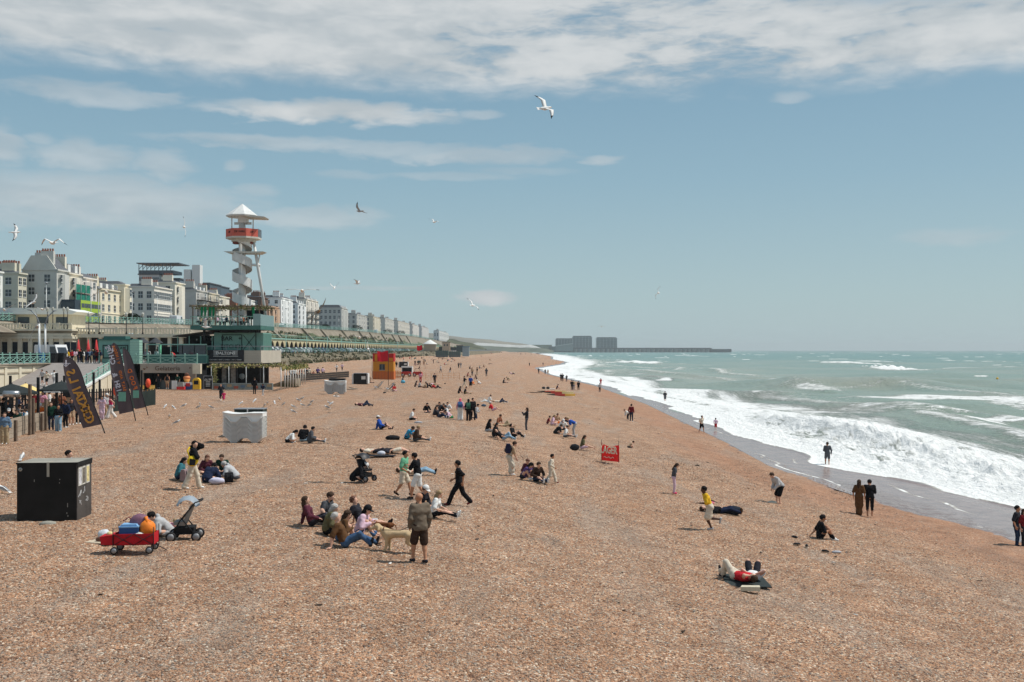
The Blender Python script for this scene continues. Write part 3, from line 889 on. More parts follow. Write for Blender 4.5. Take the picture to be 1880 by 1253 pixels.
g1 = H_(50, 104, 124, 497, -92, (202, 200, 192), 'tall house with a big grey curved gable and chimney', 4, 2, roof='gable', yroof=472, westcols=2, chim=2)
H_(118, 125, 150, 503, -92, (226, 218, 200), 'house wrapped in green scaffold netting behind the bus', 4, 2, yroof=482, chim=2)
H_(146, 151, 178, 511, -92.5, (228, 220, 208), 'pinkish white house between the scaffold and the cream terrace', 4, 3, yroof=500)
H_(178, 184, 226, 532, -92, (234, 222, 194), 'cream curved terrace with a dark mansard roof', 3, 4, yroof=517, chim=2, bay=False)
H_(224, 228, 237, 524, -91, (236, 226, 202), 'narrow cream tower house at the end of the cream terrace', 3, 1, chim=0)
H_(236, 283, 316, 528, -92, (234, 226, 212), 'broad white hotel with a row of small upper windows', 3, 5, westcols=3, yroof=522, bay=False, balcony=False)
H_(307, 321, 339, 520, -92, (230, 222, 204), 'tall cream corner house with rounded bay, beside the white hotel', 4, 2)
H_(337, 360, 381, 534, -92, (200, 196, 188), 'house with a blank grey side wall and iron balconies', 4, 3, westcols=0, balcony=True, yroof=524)
H_(380, 383, 401, 539, -92, (214, 204, 184), 'cream bay fronted house left of the spiral tower', 4, 3, yroof=531, balcony=True)
H_(394, 402, 421, 545, -92, (226, 218, 200), 'cream and white end house just left of the spiral tower', 4, 2)
H_(420, 433, 446, 553, -92, (160, 104, 82), 'red brick house behind the spiral stair', 3, 2, westcols=1)
H_(448, 456, 467, 552, -92, (234, 232, 224), 'small white house right of the spiral stair', 3, 2)
H_(462, 480, 492, 547, -92, (118, 92, 80), 'dark red brick house behind the leaning tower leg', 4, 2, chim=3)
H_(486, 494, 512, 563, -92, (206, 172, 144), 'low pinkish brown house right of the leaning leg', 3, 2, chim=1)
H_(505, 516, 537, 548, -91, (240, 240, 236), 'bright white house with dark chimneys, tall and narrow', 5, 2, yroof=542)
H_(536, 547, 560, 558, -92, (238, 238, 234), 'white house below the grey slate roof', 5, 2, yroof=550)
H_(556, 562, 584, 550, -92, (228, 220, 206), 'tall white house with stacked black balconies', 5, 2, balcony=True, yroof=544)
H_(585, 627, 638, 566, -92, (200, 198, 190), 'wide grey apartment block with a slate mansard', 4, 2, westcols=5, yroof=560, chim=0)
H_(638, 655, 673, 578, -92, (206, 202, 192), 'grey and cream house beyond the apartment block', 4, 3, westcols=2)
H_(673, 685, 697, 582, -92, (222, 212, 190), 'cream house with a dark side, second beyond the apartment block', 4, 2, westcols=1)
H_(697, 707, 722, 585, -92, (216, 210, 198), 'stone coloured house with tall chimneys in the receding terrace', 4, 3, westcols=1)
H_(722, 731, 751, 590, -92, (222, 214, 200), 'pale twin bayed house in the receding terrace', 4, 3, westcols=1)
H_(751, 757, 768, 596, -92, (220, 214, 204), 'pale house near the far end of the terrace', 3, 2, westcols=1)
H_(769, 774, 786, 600, -92, (214, 210, 204), 'grey white house last but one on the cliff', 3, 2, westcols=1)
H_(796, 806, 823, 608, -92, (222, 220, 214), 'low white house at the far end of the cliff', 2, 3, westcols=2)
# scaffold with green netting
t = thing('scaffold', 'scaffold with green netting on the house behind the bus', 'scaffold', (-90.6, 206.5, railz(206) - 1.2))
net = mat('green_netting', (.03, .20, .14), .9, .1, 0, .35, 1.5)
for k in range(3):
 MB().box(0, .08, .2, 7.2, 2.6 + k * 2.0, 4.3 + k * 2.0).build('netting', net, t)
 MB().box(-.9, .25, 0, 7.4, 2.4 + k * 2.0, 2.5 + k * 2.0).build('platform', M_post, t)
for k in range(4):
 MB().tube([(.15, k * 2.45, 0), (.15, k * 2.45, 9.6)], .06, 6).build('pole', M_grey, t)
# modern blocks behind the terraces
def block(px0, px1, y0, Y, dep, col, label, name='tower_block', fl=3, wn=9, extra=None):
 a = A(px0, y0, Y); b = A(px1, y0, Y)
 w = b.x - a.x; zb = 12.0; h = a.z - zb
 t = thing(name, label, 'building', (a.x, Y, zb))
 m = mat('facade_%d_%d_%d' % col, srgb(*col, .85), .7, .3, 0, .08, .3)
 MB().box(0, w, 0, dep, 0, h).build('wall', m, t)
 wm = MB().use(M_glass).box(0, w / wn * .62, -.1, .05, 0, 1.5).mesh('window')
 for i in range(fl):
  for k in range(wn):
   link('window', wm, t, (w * (k + .2) / wn, 0, h - 2.6 - i * 3.2))
 MB().box(-.4, w + .4, -.4, dep, h, h + .5).build('roof', M_slate, t)
 return t, w, h
t, w, h = block(255, 292, 505, 430, 14, (196, 200, 202), 'modern hospital block with an open steel crown behind the hotel', 'hospital_building', 3, 10)
mb = MB(); mb.box(0, w + 6, .5, 12, h + .6, h + 2.0)
for k in range(9): mb.bar((k * (w + 5) / 8, 0, h), (k * (w + 5) / 8, 0, h + 5.0), .25); mb.bar((k * (w + 5) / 8, 0, h + 2.5), ((k + 1) * (w + 5) / 8, 0, h + 4.2), .2)
mb.box(-.8, w + 9, -.8, 13, h + 4.8, h + 5.2)
mb.build('crown', mat('steel_blue', (.12, .14, .16), .5, .4, .2, .2, .5), t)
MB().box(w + 10, w + 13, 2, 6, 0, h + 2.5).box(w + 13.6, w + 17, 2, 6, 0, h + 4.5).build('lift_tower', M_white, t)
block(292, 330, 513, 440, 14, (120, 132, 142), 'grey blue glazed block right of the hospital crown', fl=2, wn=8)
block(345, 385, 521, 520, 20, (84, 96, 104), 'dark flat roofed block rising behind the houses', fl=2, wn=8)
block(384, 402, 526, 540, 20, (92, 106, 116), 'slate blue block, middle of three stepped ones', fl=2, wn=5)
block(402, 412, 532, 560, 20, (96, 112, 122), 'lowest of the stepped blue blocks behind the houses', fl=1, wn=3)
# ------------------------------------------------------------------ hills, cliffs and marina far along the coast
def ridge_mesh(name, ys_pts, Y, depth, col, label, var=.2, scale=.01, zb=0.0, jag=.0):
 """land whose skyline passes through (px, py) points at distance Y"""
 xs = np.linspace(ys_pts[0][0], ys_pts[-1][0], 120)
 top = np.interp(xs, [p[0] for p in ys_pts], [p[1] for p in ys_pts])
 top = top + vnoise(xs * .09, xs * 0, int(Y)) * jag
 wx = (xs - 940) / F * Y; wz = CZ + (HY - top) / F * Y
 n = 10; X = []; Yy = []; Z = []
 for k in range(n + 1):
  u = k / n
  X.append(wx * 1.0); Yy.append(np.full_like(wx, Y - depth * (1 - u))); Z.append(zb + (wz - zb) * np.sin(u * math.pi / 2) ** .8 + fbm(wx * .02, np.full_like(wx, u * 5), 3, 3) * .04 * Y / 100 * (1 if 0 < k < n else 0))
 X.append(wx); Yy.append(np.full_like(wx, Y + depth * .8)); Z.append(np.full_like(wx, zb))
 me = grid_mesh(name, np.array(X), np.array(Yy), np.array(Z), {}, True)
 me.materials.append(mat('land_' + name + str(int(Y)), col, .95, .1, 0, var, scale))
 return tag(link(name, me), label, kind='structure')
ridge_mesh('hill_green', [(760, 624), (790, 621), (815, 621), (835, 624), (860, 629), (880, 635), (893, 642)], 1500, 240, (.085, .09, .055), 'dark green slope where the cliff terrace ends', .5, .03, 3, .8)
ridge_mesh('hills', [(600, 604), (800, 613), (850, 620), (900, 624), (935, 629), (985, 635), (1020, 637.5), (1060, 641)], 4200, 700, (.19, .165, .12), 'pale farmland hills above the distant cliffs', .3, .004, 2, .3)
ridge_mesh('chalk_cliffs', [(870, 631), (876, 629.5), (900, 631.5), (930, 632.5), (955, 635), (972, 633), (985, 636), (1000, 641)], 2900, 60, (.44, .44, .41), 'white chalk cliffs below the hills', .15, .02, 2, .6)
ridge_mesh('hill_marina', [(872, 634), (900, 636), (950, 638.5), (1000, 640), (1012, 643)], 2500, 200, (.11, .12, .09), 'dark low ground with sheds before the chalk cliffs', .4, .03, 2, .5)
def marina():
 Y = 3500
 a = A(985, 639, Y); b = A(1305, 639.3, Y)
 t = thing('breakwater', 'long dark breakwater wall of the marina reaching out to sea', 'breakwater', (a.x, Y, 0))
 L = b.x - a.x
 zt = a.z - 0
 MB().box(0, L, 0, 12, -3, zt).build('wall', mat('dark_concrete', (.095, .10, .105), .9, .2, 0, .3, .05), t)
 cm_ = MB().use(mat('caisson_concrete', (.20, .21, .21), .9, .2, 0, .2, .1)).prism([(14 * math.cos(q) * .5, 14 * math.sin(q) * .35) for q in np.linspace(0, 2 * math.pi, 9)[:-1]], -3, zt * .72, 'z').mesh('caisson')
 n = int(L / 16)
 for k in range(n): link('caisson', cm_, t, (8 + k * 16, -3, 0))
 c = A(1300, 641, Y); d = A(1343, 641, Y)
 t2 = thing('breakwater', 'low end of the breakwater with a small light', 'breakwater', (c.x, Y, 0))
 MB().box(0, d.x - c.x, 0, 8, -3, c.z - .3).build('wall', MATS['dark_concrete'], t2)
 MB().box(8, 14, 1, 6, c.z - .5, c.z + 3.5).build('beacon', M_grey, t2)
 gl = mat('marina_glass', (.10, .13, .14), .3, .5, 0, .2, .05); fr = mat('marina_frame', (.42, .46, .46), .7, .3, 0, .1, .05)
 for (p0, p1, yt, nm) in ((1020, 1052, 621.5, 'left wing of the seven storey marina block'), (1051, 1087, 617, 'tall right wing of the seven storey marina block'), (1095, 1133, 619.5, 'separate glazed marina block on the breakwater')):
  a = A(p0, yt, Y + 40); b = A(p1, yt, Y + 40)
  t = thing('apartment_block', 'blue grey ' + nm, 'building', (a.x, Y + 40, 6))
  w = b.x - a.x; h = a.z - 6
  MB().box(.5, w - .5, 0, 30, 0, h - 3).build('wall', gl, t)
  MB().box(3, w - 3, 2, 28, h - 3, h).build('penthouse', mat('penthouse_dark', (.07, .085, .09), .6, .3, 0, .1, .1), t)
  sl = MB().use(fr).box(0, w, -1.2, 30, 0, .45).mesh('balcony')
  for k in range(8): link('balcony', sl, t, (0, 0, (h - 3) * k / 7.5))
  pm = MB().use(fr).box(-.5, .5, -1.5, 0, 0, h - 3).mesh('pier')
  for k in range(7): link('pier', pm, t, (.5 + (w - 1) * k / 6, 0, 0))
 # white slanting roof in front of the left block
 a = A(1019, 636, Y - 20); b = A(1052, 631, Y - 20)
 t = thing('marina_shed', 'low shed with a long white slanting roof before the marina block', 'building', (a.x, Y - 20, 4))
 MB().prism([(0, 0), (b.x - a.x, 0), (b.x - a.x, b.z - 4), (0, a.z - 4)], 0, 14, 'y').build('wall', mat('shed_grey', (.25, .27, .27), .8, .2, 0, .1, .1), t)
 MB().bar((0, -1, a.z - 4), (b.x - a.x, -1, b.z - 4), 2, 1.3).build('roof', M_white, t)
 for (p0, p1, yt, c_, nm) in ((978, 1013, 633.5, (.30, .25, .17), 'long tan building at the foot of the breakwater'), (962, 980, 636, (.16, .17, .17), 'dark low building at the root of the breakwater'), (1008, 1020, 636.5, (.13, .14, .15), 'small dark shed beside the tan building')):
  a = A(p0, yt, Y - 60); b = A(p1, yt, Y - 60)
  t = thing('harbour_building', nm, 'building', (a.x, Y - 60, 3))
  MB().box(0, b.x - a.x, 0, 20, -3, a.z - 4.2).build('wall', mat('hb_%g' % c_[0], c_, .85, .2, 0, .2, .1), t)
  MB().box(-1, b.x - a.x + 1, -1, 21, a.z - 4.2, a.z - 3).build('roof', mat('hbr_%g' % c_[0], tuple(q * .8 for q in c_), .85, .2), t)
marina()
# ------------------------------------------------------------------ lower terrace, ramp, kiosks and the bar
TXT = {}
def text_mesh(s, size, ext, align, bold):
 k = (s, size, ext, align, bold)
 if k in TXT: return TXT[k]
 cu = bpy.data.curves.new('lettering', 'FONT')
 cu.body = s; cu.size = size; cu.extrude = ext; cu.align_x = align; cu.align_y = 'CENTER'
 cu.resolution_u = 2
 if bold: cu.offset = size * .025
 o = bpy.data.objects.new('lettering', cu); COL.objects.link(o)
 bpy.context.view_layer.update()
 me = bpy.data.meshes.new_from_object(o.evaluated_get(bpy.context.evaluated_depsgraph_get()))
 bpy.data.objects.remove(o); bpy.data.curves.remove(cu)
 TXT[k] = me
 return me
def text(s, size, loc, rot, mt, parent, name='lettering', ext=.012, align='CENTER', sx=1.0, bold=False):
 me = text_mesh(s, size, ext, align, bold).copy(); me.name = name
 me.materials.clear(); me.materials.append(mt)
 return link(name, me, parent, loc, rot, (sx, 1, 1))
FRONT = (math.pi / 2, 0, 0)
M_ink = mat('sign_ink', (.012, .02, .022), .7, .2, 0, .1)
M_whitep = mat('sign_white', (.72, .72, .68), .7, .2, 0, .03)
def build_terrace():
 z = 6.70
 mb = MB()
 mb.add([(-79, 90, z), (-54.1, 90, z), (-53.6, 116, z), (-45.1, 116, z), (-45.1, 115, z), (-36.4, 115, z), (-36.4, 150, z), (-79, 150, z)], [(0, 1, 2, 3, 4, 5, 6, 7)])
 tag(mb.build('terrace_deck', M_asph), 'raised paved terrace level behind the kiosks', kind='structure')
 r = MB(); r.add([(-54, 116, z), (-45.1, 116, z), (-45.1, 102.5, 3.75), (-54, 102.5, 3.75)], [(3, 2, 1, 0)])
 tag(r.build('ramp', M_asph), 'grey ramp from the terrace down to the beach', kind='structure')
 # left wall with recessed panels
 t = thing('terrace_wall', 'cream panelled wall under the green railing left of the ramp', 'wall', (-54, 90, 3.0))
 w = MB(); w.box(-.35, 0, 0, 26.2, 0, 3.72); w.build('wall', M_cream, t)
 c = MB(); c.box(-.5, .15, 0, 26.3, 3.5, 3.78); c.box(-.4, .08, 0, 26.2, 2.75, 2.9); c.build('coping', M_wallc, t)
 pm = MB().box(0, .09, -.25, .25, 0, 3.5).use(M_cream).mesh('pilaster'); pm.materials.clear(); pm.materials.append(M_cream)
 for k in range(9): link('pilaster', pm, t, (0, .6 + k * 3.1, 0))
 railing('terrace_railing', [(-53.9, 90, z + .08), (-53.9, 116, z + .08)], 'bright sea green railing with crossed ironwork above the cream wall', 1.05, 1.55)
 # right wall of the ramp
 t = thing('ramp_wall', 'cream wall with recessed panels on the beach side of the ramp', 'wall', (-45.1, 101, 2.8))
 w = MB(); w.prism([(0, 0), (15, 0), (15, 4.0), (1.5, 1.1), (0, 1.1)], 0, .3, 'x'); w.build('wall', M_cream, t)
 c = MB(); c.bar((.15, 1.4, 1.15), (.15, 15, 4.07), .5, .22); c.build('coping', M_white, t)
 for k in range(6):
  y = 3.2 + k * 2.0; h = (y - 1.5) * .215 + .6
  MB().box(.3, .36, y, y + .35, 0, h + .4).build('pilaster', M_cream, t)
 railing('ramp_railing', [(-45.0, 102.4, 3.95), (-45.0, 115.6, 6.85)], 'sea green railing sloping down the beach side of the ramp', 1.05, 1.5)
 railing('terrace_railing', [(-44.9, 115.1, z), (-36.4, 115.1, z)], 'sea green railing above the gelateria sign', 1.0, 1.4)
build_terrace()
def build_colonnade():
 Y = 150.0; zb = 6.7
 a = A(-40, 610, Y).x; b = A(131, 610, Y).x; c_ = A(345, 610, Y).x
 t = thing('terrace_building', 'long low cream building with tall sash windows between pilasters, under a balustrade', 'building', (a, Y, zb))
 L = b - a; h = 4.7
 MB().box(0, L, .4, 12, 0, h - .6).build('wall', M_cream, t)
 MB().box(-.2, L + .2, -.1, 12, h - 1.4, h - 1.05).box(-.2, L + .2, -.25, 12, h - .2, h + .05).box(0, L, 0, .3, h - 1.0, h - .6).build('cornice', M_cream, t)
 n = 9
 wm = MB().use(M_glass).box(-.42, .42, -.03, .05, 0, 2.3).mesh('window')
 for k in range(n):
  x = L * (k + .5) / n
  MB().box(L * k / n - .3, L * k / n + .3, 0, .5, 0, h - 1.0).build('pilaster', M_cream, t)
  for j in (-1, 0, 1): link('window', wm, t, (x + j * .95, .4, .5))
 t2 = thing('colonnade', 'cream colonnade with dark recessed bays and a balustraded roof', 'building', (b, Y + 2, zb))
 L2 = c_ - b
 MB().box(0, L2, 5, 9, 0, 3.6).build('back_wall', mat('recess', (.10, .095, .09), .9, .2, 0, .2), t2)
 MB().box(0, L2, -.3, 9, 3.5, 4.05).build('roof', M_cream, t2)
 cmh = MB().use(M_cream).box(-.25, .25, 0, .5, 0, 3.5).mesh('column'); cmh.materials.clear(); cmh.materials.append(M_cream)
 for k in range(11): link('column', cmh, t2, (L2 * k / 10, 0, 0))
 for (tt, LL, z0) in ((t, L, h), (t2, L2, 4.05)):
  bm = MB()
  bm.box(0, LL, 0, .2, z0 + .75, z0 + .92)
  for k in range(int(LL / .45)): bm.box(k * .45, k * .45 + .16, .02, .18, z0, z0 + .75)
  bm.build('balustrade', M_cream, tt)
  for k in range(int(LL / 3) + 1): MB().box(k * 3 - .2, k * 3 + .2, -.05, .3, z0, z0 + 1.0).build('pier', M_cream, tt)
 # deck behind at balustrade level
 mb = MB(); mb.box(-79, c_, Y + 8, Y + 22, 10.2, 10.75)
 mb.box(-79, b, Y + .3, Y + 22, 10.6, 11.3)
 tag(mb.build('upper_terrace', M_wallc), 'flat upper terrace behind the balustrade', kind='structure')
 # curved roofed shelter at the left edge
 t = thing('shelter', 'cream promenade shelter with a curved white roof, left edge', 'shelter', (-76.0, 157, 11.3))
 MB().box(-6, 6.6, 0, 5, 0, 2.6).build('wall', M_cream, t)
 MB().prism([(-7, 2.6), (7.0, 2.6), (7.8, 3.0), (6.0, 3.5), (-7, 3.7)], -1, 6, 'y').build('roof', M_whitep, t)
 for k in range(4): link('window', MB().use(M_glass).box(-.9, .9, -.05, .04, 0, 1.3).mesh('window'), t, (-4 + k * 3.0, 0, .9))
build_colonnade()
# old street lanterns on the terrace
lm = thing('street_lantern', 'dark iron street lantern on the upper balustrade', 'street lamp', (-70, 151.5, 11.5), 0, 'iron lanterns along the balustrade')
MB().tube([(0, 0, 0), (0, 0, .4), (0, 0, 2.6)], [.16, .07, .05], 8).build('post', M_black, lm)
MB().lathe([(.05, 2.6), (.18, 2.75), (.24, 3.1), (.05, 3.35)], n=6).build('lamp', mat('lamp_glass', (.45, .44, .38), .3, .4), lm)
for k, px in enumerate((87, 97, 117, 124, 163, 182, 232, 262)):
 o = lm if k == 0 else copy_tree(lm)
 o.location = A(px, 610, 151.2); o.location.z = 11.5 if px < 130 else 10.7
 o['label'] = 'dark iron street lantern, number %s from the left on the terrace balustrade' % ['one', 'two', 'three', 'four', 'five', 'six', 'seven', 'eight'][k]
# tall lamp posts on the upper road and white ones by the terrace
lp = thing('lamp_post', 'tall white lamp post on the upper road', 'lamp post', (-80, 170, 13), 0, 'tall lamp posts on the upper road')
MB().tube([(0, 0, 0), (0, 0, 6.5)], [.10, .05], 6).build('post', M_white, lp)
MB().ell((0, 0, 6.6), (.28, .28, .16), 8, 4).tube([(0, 0, 6.4), (.7, 0, 6.6)], .05, 5).build('lamp', M_grey, lp)
LPW = ['in front of the grey gable', 'beside the lime green bus', 'right of the lime green bus', 'before the cream terrace', 'before the white hotel', 'right of the white hotel', 'left of the spiral tower', 'by the narrow white house', 'by the balconied white house', 'by the grey apartment block', 'just past the grey block', 'fourth from the far end', 'third from the far end', 'second from the far end']
for k, px in enumerate((85, 167, 181, 243, 289, 314, 405, 525, 575, 622, 660, 700, 735, 765)):
 X = -79.2; Y = F * -X / (940 - px)
 o = lp if k == 0 else copy_tree(lp)
 o.location = (X, Y, railz(Y) - 1.15); o['label'] = 'tall white lamp post on the upper road ' + LPW[k]
lp2 = thing('lamp_post', 'thick cream lamp post with a long arm on the terrace, left one', 'lamp post', A(72, 662, 125))
lp2.location.z = 6.7
MB().tube([(0, 0, 0), (0, 0, 4.9)], [.16, .12], 8).build('post', M_white, lp2)
MB().tube([(0, 0, 4.9), (-.35, 0, 5.9), (-1.1, 0, 6.6)], [.1, .08, .06], 6).ell((-1.2, 0, 6.65), (.35, .15, .09), 8, 4).build('arm', M_grey, lp2)
o = copy_tree(lp2); o.location = A(83, 655, 128); o.location.z = 6.7; o.rotation_euler = (0, 0, math.pi); o['label'] = 'thick cream lamp post with its arm to the right, beside another on the terrace'
def kiosk():
 t = thing('kiosk', 'dark green ice cream and coffee kiosk on the terrace', 'kiosk', (-49.0, 118, 6.7))
 MB().box(0, 3.9, 0, 3, 0, 2.75).build('body', M_cont, t)
 MB().box(-.15, 4.0, -.15, 3.1, 2.75, 2.9).box(.4, 3.0, .5, 2, 2.9, 3.25).build('roof', M_dteal, t)
 f = MB(); f.box(.5, 3.5, -.06, -.02, 2.1, 2.2).box(.5, 3.5, -.06, -.02, .6, .7).box(.5, .6, -.06, -.02, .7, 2.1).box(3.4, 3.5, -.06, -.02, .7, 2.1); f.build('sign_frame', M_ink, t)
 text('ICE CREAM', .5, (2, -.05, 1.82), FRONT, M_ink, t); text('+', .45, (2, -.05, 1.4), FRONT, M_ink, t); text('COFFEE', .5, (2, -.05, .98), FRONT, M_ink, t)
 t = thing('kiosk_pillar', 'pale mint slatted pillar right of the coffee kiosk', 'pillar', (-44.9, 117, 6.7))
 for k in range(9): MB().box(0, 1.1, 0, 1, k * .31, k * .31 + .27).build('slat', mat('mint_paint', srgb(168, 208, 190, .85), .7, .3, 0, .05), t)
 MB().box(.05, 1.05, .05, .95, 0, 2.75).build('core', M_teal, t)
kiosk()
def terrace_bar():
 t = thing('terrace_bar', 'green glazed bar with open front behind the railing', 'bar', (-43.7, 119, 6.7))
 MB().box(0, 7.2, 0, 4, 0, .95).build('counter', M_dteal, t)
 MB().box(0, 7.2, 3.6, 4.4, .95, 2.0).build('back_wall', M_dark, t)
 for k in range(6):
  MB().box(k * 1.42, k * 1.42 + .1, 0, .1, .95, 2.25).build('post', M_teal, t)
 MB().box(0, 7.2, -.02, .1, 2.2, 2.32).box(0, 7.2, -.01, .08, .95, 1.05).build('top_rail', M_teal, t)
 MB().box(3.9, 7.2, 0, .03, 1.06, 2.2).build('glass_panel', M_glass, t)
 for k, x in enumerate((1.6, 5.0)):
  MB().tube([(x, .2, .4), (x, .2, 2.3)], [.14, .12], 8).build('curtain', mat('mint_cloth', srgb(120, 200, 160, .8), .8, .1, 0, .15), t)
 for k, px in enumerate((262, 286)):
  u = thing('parasol', ['charcoal parasol over the green bar, left one', 'charcoal parasol over the green bar, right one'][k], 'parasol', A(px, 667, 120.5), 0, 'charcoal parasols over the green bar')
  u.location.z = 6.7
  MB().tube([(0, 0, 0), (0, 0, 3.0)], .04, 6).build('pole', M_grey, u)
  MB().lathe([(.9, 2.45), (.88, 2.5), (.05, 3.1)], n=8).build('canopy', mat('charcoal_cloth', (.06, .065, .07), .9, .1, 0, .15), u)
terrace_bar()
def gelateria():
 t = thing('gelateria', 'grey fronted gelateria with a dark open shop front under the green railing', 'shop', (-42.95, 115, 3.3))
 gr = mat('shop_grey', srgb(168, 158, 146, .9), .85, .2, 0, .06, 1)
 MB().box(0, 6.45, 0, .25, 2.35, 3.4).build('fascia', gr, t)
 MB().box(6.2, 7.1, -.5, .1, 2.25, 3.4).build('side_fascia', M_cream, t)
 MB().box(0, .35, 0, .3, 0, 2.35).build('pier', gr, t); MB().box(5.15, 6.4, 0, .3, 0, 2.35).build('pier', gr, t)
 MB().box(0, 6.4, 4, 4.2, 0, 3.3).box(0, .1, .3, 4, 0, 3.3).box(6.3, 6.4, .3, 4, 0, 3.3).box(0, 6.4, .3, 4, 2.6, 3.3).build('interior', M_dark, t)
 MB().box(1.8, 4.2, 1.0, 1.5, .3, 1.5).build('counter', mat('gel_counter', (.10, .11, .11), .5, .4), t)
 MB().box(3.95, 4.25, .35, .5, .4, 1.9).build('curtain', mat('lime_cloth', (.05, .30, .07), .8, .1), t)
 text('Gelateria', .72, (3.15, -.03, 2.86), FRONT, mat('sign_brown', (.12, .075, .05), .8, .1), t, sx=1.1)
 dec = MB().tube([(.4, -.03, 2.9), (.5, -.03, 2.75), (.6, -.03, 2.85)], .07, 5).tube([(.75, -.03, 3.05), (.85, -.03, 2.95)], .06, 5).tube([(5.7, -.03, 2.9), (5.82, -.03, 3.0)], .06, 5)
 dec.build('ornament', MATS['sign_brown'], t)
 # big cone picture on the pier
 cn = thing('cone_stand', 'big ice cream cone figure painted on a stand by the gelateria pier', 'display stand', (-37.3, 114.2, 3.85))
 MB().lathe([(.05, .3), (.38, 1.1)], n=10).build('cone', mat('wafer', srgb(214, 150, 80), .8), cn)
 MB().ell((0, 0, 1.25), (.42, .3, .3), 10, 6).build('scoop', mat('scoop', srgb(226, 140, 90), .6), cn)
 MB().ell((0, 0, 1.6), (.28, .22, .26), 10, 6).build('scoop', mat('scoop_dark', srgb(96, 60, 44), .6), cn)
 MB().box(-.4, .4, -.2, .2, 0, .35).build('base', M_white, cn)
 bl = thing('ice_cart', 'blue and white ice chest with red print beside the gelateria', 'ice chest', A(345, 712, 112.5)); bl.location.z = 3.85
 MB().box(-.55, .55, 0, .6, 0, .5).build('body', mat('cart_blue', srgb(50, 84, 140), .5), bl)
 MB().box(-.55, .55, 0, .6, .5, .75).build('lid', M_white, bl)
 MB().box(-.25, .25, -.03, 0, .35, .7).build('panel', mat('cart_red', srgb(200, 50, 50), .6), bl)
 yc = thing('toy_ride', 'yellow arched childrens ride beside the ice chest', 'ride', A(360, 712, 112.5)); yc.location.z = 3.85
 arch = [(-.42, 0), (-.42, .95)] + [(.42 * math.cos(q), .95 + .35 * math.sin(q)) for q in np.linspace(math.pi, 0, 8)] + [(.42, 0)]
 MB().prism(arch, 0, .5, 'y').build('shell', mat('ride_yellow', srgb(238, 190, 60), .5), yc)
 MB().box(-.25, .25, -.04, -.01, .55, 1.0).build('opening', M_dark, yc)
 sb = thing('sandwich_board', 'black chalk menu board with white lines beside the pergola', 'board', A(382, 713, 112)); sb.location.z = 3.85
 MB().box(-.45, .45, 0, .06, .05, 1.5).build('board', M_black, sb)
 MB().box(-.5, .5, -.02, .08, 1.5, 1.56).box(-.5, -.45, -.02, .08, 0, 1.5).box(.45, .5, -.02, .08, 0, 1.5).build('frame', M_grey, sb)
 text('£6.99', .36, (0, -.03, 1.1), FRONT, M_whitep, sb)
 for k in range(4): MB().box(-.25, .25, -.03, -.01, .85 - k * .16, .9 - k * .16).build('line', M_whitep, sb)
 wb = thing('sandwich_board', 'white blank menu board leaning before the gelateria', 'board', A(320, 715, 112)); wb.location.z = 3.85
 MB().box(-.3, .3, 0, .06, .05, 1.0).build('board', M_white, wb); MB().box(-.33, .33, .1, .4, 0, .06).build('foot', M_grey, wb)
 rc = thing('freezer', 'small red freezer with glass lid before the gelateria', 'freezer', A(331, 716, 111.5)); rc.location.z = 3.85
 MB().box(-.42, .42, 0, .5, 0, .35).build('body', MATS['cart_red'], rc); MB().prism([(-.35, .35), (.35, .35), (.25, .85), (-.25, .85)], 0, .45, 'y').build('lid', mat('freezer_glass', (.3, .3, .28), .2, .6), rc)
gelateria()
